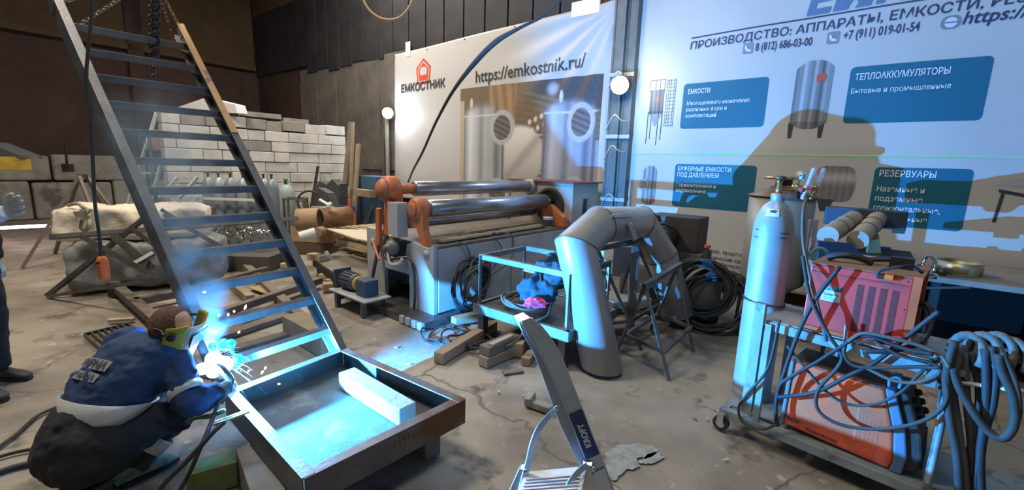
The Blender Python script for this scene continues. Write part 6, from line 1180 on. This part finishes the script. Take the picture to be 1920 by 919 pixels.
def headmesh(m, c, look, up, s=1.0):
    l, u = unit(look), unit(V(*up)-unit(look)*(V(*up)@unit(look))); r = np.cross(l, u); c = V(*c); R_ = []
    for z, a, b, off in ((-.115, .035, .03, .035), (-.105, .045, .05, .03), (-.08, .058, .07, .022), (-.04, .066, .083, .012), (0, .072, .092, .004), (.04, .075, .095, -.004), (.08, .068, .085, -.008), (.105, .05, .062, -.01), (.118, .022, .03, -.01)):
        R_.append(ring(c+u*z*s+l*off*s, r, l, a*s, b*s, 22, 2.0))
    m.loft(R_); m.loft([ring(c-u*.13*s-l*.03*s, r, l, .052*s, .055*s, 16), ring(c-u*.06*s-l*.015*s, r, l, .05*s, .055*s, 16)])
    m.hexa([c+l*.085*s+r*.012*s-u*.03*s, c+l*.085*s-r*.012*s-u*.03*s, c+l*.112*s-r*.010*s-u*.025*s, c+l*.112*s+r*.010*s-u*.025*s, c+l*.085*s+r*.006*s+u*.02*s, c+l*.085*s-r*.006*s+u*.02*s, c+l*.092*s-r*.004*s+u*.02*s, c+l*.092*s+r*.004*s+u*.02*s])
    for k in (-1, 1): m.ball(c+r*k*.076*s-l*.008*s-u*.005*s, .022*s, 8, 6, (.5, .7, 1))
    return l, u, r
# ---- the welder
wf = unit((.27, .96, 0)); wr = unit((.96, -.27, 0))
WH = V(-2.08, 2.03, .29)
wk = thing('person', 'crouching welder in a blue jacket with reflective bands and black trousers', 'person', (-2.0, 2.1, 0))
spine = [(WH+V(0, 0, -.03), .19, .15), (WH+V(.01, .03, .07), .20, .165), ((-2.04, 2.10, .46), .20, .155), ((-1.99, 2.17, .56), .215, .15), ((-1.945, 2.225, .635), .215, .135), ((-1.90, 2.265, .685), .17, .10), ((-1.865, 2.29, .715), .08, .07)]
Rs_, Ls_ = V(-1.79, 2.20, .60), V(-2.12, 2.30, .655)
Re_, Rw = V(-1.64, 2.11, .43), V(-1.555, 2.25, .44)
Le_, Lw = V(-2.02, 2.50, .46), V(-1.86, 2.46, .42)
Rk, Lk = V(-1.77, 2.26, .34), V(-2.10, 2.40, .10)
Ra, La = V(-1.93, 2.05, .12), V(-2.10, 2.00, .09)
m = MB(); trunk(m, [(c, w*.86, d*.86) for c, w, d in spine], wr)
for a, b, c in ((Rs_, Re_, Rw), (Ls_, Le_, Lw)): m.tube([a, lerp(a, b, .5), b, lerp(b, c, .5), c], [.05, .048, .038, .036, .026], 14)
for h_, k_, a_ in ((WH+wr*.10, Rk, Ra), (WH-wr*.10, Lk, La)): m.tube([h_, lerp(h_, k_, .5), k_, lerp(k_, a_, .45), a_], [.085, .075, .055, .05, .035], 14)
HC = D(322, 617, 2.27); look = unit(RT*.85-UP*.42+FW*.12)
hl, hu, hr = headmesh(m, HC, look, (-.1, -.1, 1))
fuse(m.build('body', skin_m, wk), .011)
# hair cap
m = MB(); 
for k in range(60):
    a = rd.uniform(0, 6.28) if 0 else random.uniform(0, 6.28); e = random.uniform(-.1, 1.2); dv = unit((hr*math.cos(a)+(-hl)*abs(math.sin(a))*1.1)*math.cos(e)+hu*math.sin(e)); m.ball(HC+dv*.083+hu*.01-hl*.01, .026, 8, 6)
m.ball(HC+hu*.03-hl*.018, .094, 18, 12); fuse(m.build('hair', hair_m, wk), .008, 2)
# jacket
m = MB(); tr_ = [s for s in spine[1:]]; tr_[0] = (WH+V(.02, .08, .10), .20, .17)
R_ = trunk(m, [(c, w*1.03, d*1.05) for c, w, d in tr_], wr)
for a, b, c, sd in ((Rs_, Re_, Rw, 1), (Ls_, Le_, Lw, -1)):
    m.tube([a-wr*sd*.06, a, lerp(a, b, .5), b, lerp(b, c, .5), lerp(b, c, .92)], [.10, .092, .080, .072, .064, .050], 18); m.ball(a, .092, 14, 10)
m.tube([V(-1.89, 2.27, .695), V(-1.85, 2.30, .74)], [.085, .068], 18)
rd9 = random.Random(4)
for k in range(26):   # cloth folds at elbow and back
    t = rd9.random(); c = lerp(Rs_, Re_, t)+unit((rd9.uniform(-1, 1), rd9.uniform(-1, 1), rd9.uniform(-1, 1)))*.068; m.ball(c, .026, 8, 6, (1.6, .8, .7))
for k in range(30):
    i = rd9.randrange(4, 20); c = R_[min(i, len(R_)-1)][rd9.randrange(28)]; m.ball(lerp(c, V(-1.99, 2.17, .55), .12), .035, 8, 6, (1.2, .9, .7))
jk = crumple(fuse(m.build('jacket', jacket_m, wk), .010, 5), .09, .038)
Q = catmull([V(*s[0]) for s in tr_], 5)
def band(f0, f1, grow, name, mt):
    R3 = []
    for f in (f0, (f0+f1)/2, f1):
        i = int(f*(len(Q)-1)); fr_2 = f*(len(Q)-1)-i; a = R_[i]; b = R_[min(i+1, len(R_)-1)]; c = sum(a)/len(a)
        R3.append([lerp(x, y, fr_2)+unit(x-c)*grow for x, y in zip(a, b)])
    m = MB(); m.loft(R3, caps=False); o = m.build(name, mt, wk); s_ = o.modifiers.new('t', 'SOLIDIFY'); s_.thickness = .004; s_.offset = 1; return o
band(.06, .19, .014, 'reflective_band', reflect_m)
def sleeve_band(a, b, f0, f1, r):
    m = MB(); c0, c1 = lerp(a, b, f0), lerp(a, b, f1); m.cyl(c0, c1, r, r*.96, 24, caps=False); o = m.build('reflective_band', reflect_m, wk); s_ = o.modifiers.new('t', 'SOLIDIFY'); s_.thickness = .004
sleeve_band(Rs_, Re_, .62, .80, .084); sleeve_band(Ls_, Le_, .62, .80, .084)
# back print: two pale patches lettered
backn = unit(np.cross(wr, unit(V(-1.945, 2.225, .635)-V(-2.04, 2.10, .46)))); backn = backn if backn@(CP-V(-2, 2.2, .6)) > 0 else -backn
upb = unit(V(-1.945, 2.225, .635)-V(-2.04, 2.10, .46))
def backpt(a, b, lift):   # a across, b up the back, follows the superellipse of the trunk
    c = V(-2.015, 2.135, .51)+upb*b; hw, hd = .214, .160; x = max(-.98, min(.98, a/hw)); y = (1-abs(x)**2.3)**(1/2.3); return c+wr*a+backn*(hd*y+lift)
for b0_, b1_, a0_, a1_, txt_, bo in ((.030, .085, -.150, .065, 'ФИРМА', .03), (-.030, .014, -.150, .055, 'СВАРКА', .02)):
    m = MB(); m.grid(lambda a, b: backpt(lerp(a0_, a1_, a), lerp(b0_, b1_, b), .010), 16, 4); m.build('back_patch', mat('grey_patch', (.36, .36, .36), .8), wk)
    cu = bpy.data.curves.new('t', 'FONT'); cu.body = txt_; cu.offset = bo; ob = bpy.data.objects.new('t', cu); COL.objects.link(ob); bpy.context.view_layer.update(); me = ob.to_mesh(); co = np.array([tuple(v.co) for v in me.vertices]); fs = [list(p.vertices) for p in me.polygons]; ob.to_mesh_clear(); bpy.data.objects.remove(ob)
    x0, x1 = co[:, 0].min(), co[:, 0].max(); m = MB(); m.add([backpt(a0_+.012+(p[0]-x0)/(x1-x0)*(a1_-a0_-.024), b0_+.006+p[1]/.73*(b1_-b0_-.012), .0125) for p in co], fs); m.build('lettering', mat('patch_dark', (.05, .07, .11), .8), wk)
# trousers
m = MB(); trunk(m, [(WH+V(-.06, -.06, -.20), .15, .12), (WH+V(-.03, -.05, -.12), .22, .18), (WH+V(0, -.01, -.02), .245, .20), (WH+V(.01, .04, .06), .215, .18), (WH+V(.03, .08, .11), .18, .145)], wr)
for h_, k_, a_ in ((WH+wr*.115, Rk, Ra), (WH-wr*.115, Lk, La)): m.tube([h_, lerp(h_, k_, .5), k_, lerp(k_, a_, .45), a_+V(0, 0, -.02)], [.125, .115, .088, .080, .072], 18); m.ball(k_, .086, 12, 8)
for k in range(24): c = lerp(WH+wr*.12, Rk, rd9.random())+unit((rd9.uniform(-1, 1), rd9.uniform(-1, 1), rd9.uniform(-1, 1)))*.10; m.ball(c, .03, 8, 6, (1.5, 1, .7))
crumple(fuse(m.build('trousers', trouser_m, wk), .011, 4), .10, .05)
for a, b in ((Rk, Ra), (Lk, La)):
    m = MB(); m.cyl(lerp(a, b, .55), lerp(a, b, .78), .086, .082, 22, caps=False); o = m.build('reflective_band', reflect_m, wk); s_ = o.modifiers.new('t', 'SOLIDIFY'); s_.thickness = .004
# boots
def boot(heel, d, mt, par, L_=.28):
    d = unit((d[0], d[1], 0)); r = unit(np.cross(d, ZZ)); h = V(heel[0], heel[1], 0); m = MB(); R3 = []
    for t, w, z0, z1 in ((0, .03, .012, .07), (.03, .038, .012, .11), (.12, .04, .012, .12), (.30, .036, .012, .10), (.55, .043, .012, .075), (.8, .047, .012, .06), (.95, .036, .012, .048), (1, .018, .014, .035)):
        c = h+d*L_*t; R3.append(ring(c+V(0, 0, (z0+z1)/2), r, ZZ, w, (z1-z0)/2, 16, 2.6))
    m.loft(R3); m.tube([h+d*.07+V(0, 0, .08), h+d*.06+V(0, 0, .17)], [.045, .05], 14); b = fuse(m.build('boot', mt, par), .008, 2)
    m = MB(); m.prism([h+d*L_*t+r*w+V(0, 0, .001) for t, w in ((0, .032), (.12, .041), (.35, .036), (.7, .048), (1, .02))]+[h+d*L_*t-r*w+V(0, 0, .001) for t, w in ((1, .02), (.7, .048), (.35, .036), (.12, .041), (0, .032))], (0, 0, .018)); m.build('sole', black, b); return b
boot((Ra[0]-.06, Ra[1]-.05), wf+wr*.25, boot_g, wk); boot((La[0]-.0, La[1]+.12), -wf, boot_m, wk)
# gloves and torch
gl_d = mat('dark_leather_glove', (.05, .045, .05), .8, c2=(.09, .08, .08), scale=20)
m = MB(); hand(m, Rw+V(.005, .02, 0), unit(V(*ARC)-Rw)*V(1, 1, .4), (-.2, .1, -.9), (-.7, .3, .4), 1.15, 1.12); m.tube([Rw-V(0, .06, 0), Rw+V(.0, .02, 0)], [.045, .036], 14); fuse(m.build('glove', gl_d, wk), .0045, 2)
m = MB(); hand(m, Lw, (.75, .05, -.1), (.1, -.7, -.5), (.1, -.2, .9), 1.1, 1.12); m.tube([Lw-V(.06, 0, 0), Lw+V(.01, 0, 0)], [.045, .036], 14); fuse(m.build('glove', gl_d, wk), .0045, 2)
# mask
mk = []
def mpt(az, h, r=.125): return HC+hl*.015+(hl*math.cos(az)+hr*math.sin(az))*r*(1-.25*max(0, -h-.03)*3)+hu*h
for a0, a1, h0, h1, mt, nm in ((-.62, .62, -.17, .11, white_p, 'mask_front'), (.62, 1.38, -.15, .12, mask_y, 'mask_side'), (-1.38, -.62, -.15, .12, mask_y, 'mask_side')):
    m = MB()
    def fn(a, b):
        az = lerp(a0, a1, a); e = min(1., max(0, (abs(az)-.75)/.63)); lo, hi = h0+e*.09, h1-e*.03; return mpt(az, lerp(lo, hi, b))
    m.grid(fn, 12, 10); o = m.build(nm, mt, wk); s_ = o.modifiers.new('t', 'SOLIDIFY'); s_.thickness = .004
for sg in (1, -1):
    c = mpt(1.12*sg, .055, .137); d_ = unit(hl*math.cos(1.12*sg)+hr*math.sin(1.12*sg)); m = MB(); m.lathe(c, d_, [(.022, 0), (.022, .010), (.016, .014)], 18); m.build('mask_knob', darkmetal, wk)
    m = MB(); m.tube([mpt(1.36*sg, .05, .134), HC+hr*sg*.105+hu*.05+hl*.01, HC+hr*sg*.10+hu*.04-hl*.03], .007, 6); m.build('head_strap', black, wk)
m = MB(); m.prism([mpt(-.45, -.02, .139), mpt(.45, -.02, .139), mpt(.45, .06, .139), mpt(-.45, .06, .139)], hl*.006); m.build('mask_window', black, wk)
# torch
A_ = V(*ARC); t0 = Rw+V(-.005, .07, .0)
tg = thing('welding_torch', 'black welding torch in the gloved hand of the crouching welder', 'torch', t0)
m = MB(); m.tube([t0-V(-.02, .14, .03), t0, lerp(t0, A_, .5)+V(0, 0, .035), A_+V(.035, -.03, .012)], [.013, .014, .011, .009], 10); m.build('handle', black, tg)
m = MB(); m.lathe(A_+V(.028, -.025, .010), unit(V(-1, .9, -.35)), [(.011, 0), (.012, .004), (.008, .016)], 12); m.build('nozzle', brass, tg)
m = MB(); m.tube([t0-V(-.02, .14, .03), V(-1.50, 1.98, .30), V(-1.56, 1.84, .10), V(-1.72, 1.70, .03), V(-1.95, 1.50, .015), V(-2.3, 1.35, .015)], .011, 8); m.build('hose', rubber, tg)
# clamp tool on the frame corner with its cable
cl = thing('earth_clamp', 'slim metal clamp lying on the near frame corner with its black cable', 'clamp', D(430, 785, 2.05))
c0, c1 = D(400, 797, 1.98), D(468, 772, 2.06); m = MB(); m.beam(c0, c1, .012, .010); m.beam(lerp(c0, c1, .05)+V(0, 0, .014), lerp(c0, c1, .95)+V(0, 0, .012), .010, .006); m.build('jaws', chrome, cl)
m = MB(); m.tube([lerp(c0, c1, .3)-V(0, 0, .005), D(398, 812, 1.95), D(375, 838, 1.9), D(345, 870, 1.86), D(310, 905, 1.82), D(270, 960, 1.8)], .012, 8); m.build('cable', rubber, cl)
# reddish cloth strips by the boot
m = MB(); m.tube([D(345, 790, 2.15), D(370, 783, 2.15), D(395, 780, 2.13), D(420, 770, 2.12)], .012, 6); one(m, 'flat_strap', mat('green_strap', (.12, .22, .10), .7), 'greenish strap trailing between the welder knee and the frame', 'strap')
# floor cables by the welder
for k, (pts, lab_) in enumerate((([(-20, 850), (30, 815), (70, 780), (110, 762)], 'thin black cable on the floor beside the welder jacket'), ([(-20, 862), (30, 848), (75, 840)], 'second black cable on the floor behind the welder hip'), ([(-30, 895), (20, 878), (60, 868), (90, 858)], 'thick black cable nearest the frame edge behind the welder'))):
    m = MB(); m.tube([G(x, y, .012) for x, y in pts], .010 if k < 2 else .016, 8); one(m, 'floor_cable', rubber, lab_, 'cable')
# ---- flash, smoke, sparks
fl_ = thing('welding_flash', 'blinding white and cyan flash of the welding arc', 'welding arc', ARC)
m = MB(); r5 = random.Random(2)
back = unit(V(-1, -.1, -.15))
for k in range(16): d_ = unit((r5.uniform(-1, 1), r5.uniform(-1, 1), r5.uniform(-1, 1))); c = D(401, 684, 2.40)+d_*r5.uniform(.02, .06)*V(1.1, 1.1, .9); m.ball(c, r5.uniform(.024, .040), 12, 8)
core = fuse(m.build('core', mat('arc_white', (1, 1, 1), .5, emis=(.86, .99, 1), estr=14), fl_), .006, 2)
m = MB()
for k in range(26): a = r5.uniform(-.5, 2.6); c = A_+RT*(.085*math.cos(a)+.01)*r5.uniform(.8, 1.2)+UP*(.085*math.sin(a)+.01)*r5.uniform(.8, 1.3)+FW*.06; m.ball(c, r5.uniform(.012, .026), 10, 6)
fuse(m.build('corona', mat('arc_cyan', (0, .6, .7), .5, emis=(.0, .80, 1.0), estr=1.15), fl_), .005, 2)
sk = mat('spark', (1, .4, .1), .5, emis=(1, .30, .10), estr=7)
for k, (x, y, L_, an) in enumerate(((383, 548, 6, 0), (460, 576, 9, 70), (428, 590, 5, 80), (410, 591, 5, 80), (439, 584, 4, 80), (448, 623, 5, 50), (492, 698, 6, 60), (498, 690, 5, 60), (523, 720, 5, 0), (565, 749, 6, 80), (526, 748, 5, 30), (474, 731, 8, 10), (392, 850, 8, 100), (466, 696, 5, 50), (365, 652, 4, 40))):
    c = D(x, y, 2.6); dx = math.cos(math.radians(an)); dy = math.sin(math.radians(an)); a = D(x-dx*L_*.5, y+dy*L_*.5, 2.6); b = D(x+dx*L_*.5, y-dy*L_*.5, 2.6); m = MB(); m.tube([a, c, b], [.003, .0065, .003], 6, curved=False); one(m, 'spark', sk, 'glowing orange spark flying from the welding arc', 'spark', 'sparks flying from the welding arc')
m = MB()
for k in range(16):
    a = r5.uniform(-1.3, 1.6); L_ = r5.uniform(.10, .26); d_ = unit(RT*math.cos(a*.7)+UP*math.sin(a)*.7+FW*r5.uniform(-.2, .4)); s_ = A_+d_*.05; P_ = [s_+d_*L_*t-V(0, 0, .10*t*t) for t in (.2, .5, .8, 1)]; m.tube(P_, [.0003, .0006, .0005, .0002], 4, curved=False)
o = m.build('spatter', mat('spatter', (.6, .8, 1), .5, emis=(.45, .85, 1), estr=.4), fl_, kind='stuff')
# smoke column: one bounded volume, its density falls off around each puff centre
sm_ = [(D(398, 655, 2.52), .09, 16.), (D(392, 605, 2.54), .13, 15.), (D(384, 550, 2.57), .16, 11.), (D(368, 485, 2.62), .20, 7.), (D(352, 415, 2.72), .25, 4.2), (D(325, 335, 2.88), .34, 2.6), (D(300, 255, 3.1), .42, 1.5)]
def smoke_mat(name, col, scale, puffs, origin):
    mt = bpy.data.materials.new(name); mt.use_nodes = True; nt = mt.node_tree; nt.nodes.clear(); N = nt.nodes.new; L = nt.links.new
    out = N('ShaderNodeOutputMaterial'); pv = N('ShaderNodeVolumePrincipled'); pv.inputs['Color'].default_value = (*col, 1)
    tc = N('ShaderNodeTexCoord'); nz = N('ShaderNodeTexNoise'); nz.inputs['Scale'].default_value = scale; nz.inputs['Detail'].default_value = 4; L(tc.outputs['Object'], nz.inputs['Vector'])
    mr = N('ShaderNodeMapRange'); L(nz.outputs[0], mr.inputs[0]); mr.inputs[1].default_value = .38; mr.inputs[2].default_value = .66
    tot = None
    for c, r, w in puffs:
        ds = N('ShaderNodeVectorMath'); ds.operation = 'DISTANCE'; L(tc.outputs['Object'], ds.inputs[0]); ds.inputs[1].default_value = tuple(c-origin)
        f = N('ShaderNodeMapRange'); f.interpolation_type = 'SMOOTHSTEP'; L(ds.outputs['Value'], f.inputs[0]); f.inputs[1].default_value = r; f.inputs[2].default_value = r*.15; f.inputs[3].default_value = 0; f.inputs[4].default_value = w
        if tot is None: tot = f.outputs[0]
        else: ad = N('ShaderNodeMath'); ad.operation = 'ADD'; L(tot, ad.inputs[0]); L(f.outputs[0], ad.inputs[1]); tot = ad.outputs[0]
    ml = N('ShaderNodeMath'); ml.operation = 'MULTIPLY'; L(mr.outputs[0], ml.inputs[0]); L(tot, ml.inputs[1]); L(ml.outputs[0], pv.inputs['Density']); L(pv.outputs[0], out.inputs['Volume']); return mt
m = MB(); m.tube([s[0] for s in sm_[:1]]+[s[0] for s in sm_]+[sm_[-1][0]+V(-.1, .1, .3)], [.10, .11, .14, .17, .21, .27, .36, .44, .3], 20); o = m.build('welding_smoke', black)
o.data.materials.clear(); o.data.materials.append(smoke_mat('smoke', (.55, .78, 1.0), 7, sm_, np.array(o.location))); tag(o, 'blue welding smoke rising from the arc along the stair stringer', 'smoke'); o['kind'] = 'stuff'
light('weld_arc_light', 'POINT', (ARC[0]-.01, ARC[1]+.05, ARC[2]+.17), 24, (.08, .45, 1.0), .03)  # second lamp, added above the arc to light the smoke and welder
# ---- the standing person
ps_ = thing('person', 'standing person in dark work clothes raising a pale gloved hand', 'person', (-3.66, 2.95, 0))
pf_ = unit((1, -.05, 0)); pr = unit((.05, 1, 0)) ; pr = V(0.05, -1, 0); pr /= np.linalg.norm(pr); X0 = V(-3.80, 2.95, 0)
sp_ = [(X0+V(0, 0, .88), .17, .12), (X0+V(0, 0, 1.0), .165, .115), (X0+V(0, 0, 1.15), .165, .12), (X0+V(0, 0, 1.30), .195, .13), (X0+V(-.01, 0, 1.42), .19, .10), (X0+V(0, 0, 1.47), .08, .07)]
m = MB(); trunk(m, [(c, w*.88, d*.88) for c, w, d in sp_], pr)
S1, S2 = X0+pr*.20+V(0, 0, 1.40), X0-pr*.20+V(0, 0, 1.40)
E1_, H1 = X0+pr*.26+V(.10, 0, 1.10), D(2, 402, 2.80); E2_2, H2 = X0-pr*.25+V(-.05, 0, 1.12), X0-pr*.24+V(-.02, 0, .88)
for a, b, c in ((S1, E1_, H1), (S2, E2_2, H2)): m.tube([a, lerp(a, b, .5), b, lerp(b, c, .5), c], [.05, .048, .04, .035, .027], 14)
f1, f2 = G(8, 722, .1), G(15, 762, .1); f1 = V(-3.78, 3.06, .1); f2 = V(-3.62, 2.80, .1)
for h_, a_ in ((X0-pr*.09+V(0, 0, .9), f1), (X0+pr*.09+V(0, 0, .9), f2)): m.tube([h_, lerp(h_, a_, .25)+V(.02, 0, 0), lerp(h_, a_, .52)+V(.03, 0, 0), lerp(h_, a_, .75), a_], [.085, .08, .055, .055, .035], 14)
headmesh(m, X0+V(.01, 0, 1.63), (.9, -.1, -.35), (0, 0, 1)); fuse(m.build('body', skin_m, ps_), .012)
m = MB(); m.ball(X0+V(-.015, 0, 1.665), .098, 18, 12, (1, .85, .95)); m.build('hair', hair_m, ps_)
for sg in (-1, 1): m = MB(); m.ball(X0+V(.095, sg*.03, 1.63), .011, 8, 6); m.build('eye', p_dark, ps_)
dk = mat('dark_navy_work_cloth', (.014, .014, .02), .9, c2=(.025, .024, .032), scale=6, bump=.35, bscale=22)
m = MB(); trunk(m, [(X0+V(.0, 0, .80), .20, .16), (X0+V(0, 0, .92), .19, .145)]+[(c, w*1.1, d*1.15) for c, w, d in sp_[1:]], pr)
for a, b, c in ((S1, E1_, H1), (S2, E2_2, H2)): m.tube([a, lerp(a, b, .5), b, lerp(b, c, .5), lerp(b, c, .96)], [.082, .072, .062, .056, .048], 16)
crumple(fuse(m.build('jacket', dk, ps_), .012, 4), .10, .03)
m = MB(); trunk(m, [(X0+V(0, 0, .78), .17, .13), (X0+V(0, 0, .98), .17, .12)], pr)
for h_, a_ in ((X0-pr*.09+V(0, 0, .88), f1), (X0+pr*.09+V(0, 0, .88), f2)): m.tube([h_, lerp(h_, a_, .25)+V(.02, 0, 0), lerp(h_, a_, .52)+V(.03, 0, 0), lerp(h_, a_, .75), a_], [.11, .10, .08, .075, .072], 16)
crumple(fuse(m.build('trousers', dk, ps_), .012, 3), .10, .03)
boot((f1[0]-.08, f1[1]), (1, .05), boot_m, ps_); boot((f2[0]-.08, f2[1]), (1, -.1), boot_m, ps_)
m = MB(); hw_ = D(10, 398, 2.80); hand(m, hw_, D(60, 370, 2.72)-hw_, unit(V(-.2, -.1, -1)), unit((D(40, 360, 2.83)-D(48, 385, 2.83)))*V(1, 1, 1), .12, 1.35, .10); m.tube([H1-unit(H1-E1_)*.03, hw_+V(0, 0, 0)], [.05, .044], 14); fuse(m.build('glove', glove_m, ps_), .004, 2)
m = MB(); hand(m, H2, (.2, 0, -1), (-1, 0, 0), (.0, -1, 0), .5, 1.1); fuse(m.build('glove', glove_m, ps_), .0045, 2)
bpy.context.view_layer.update()
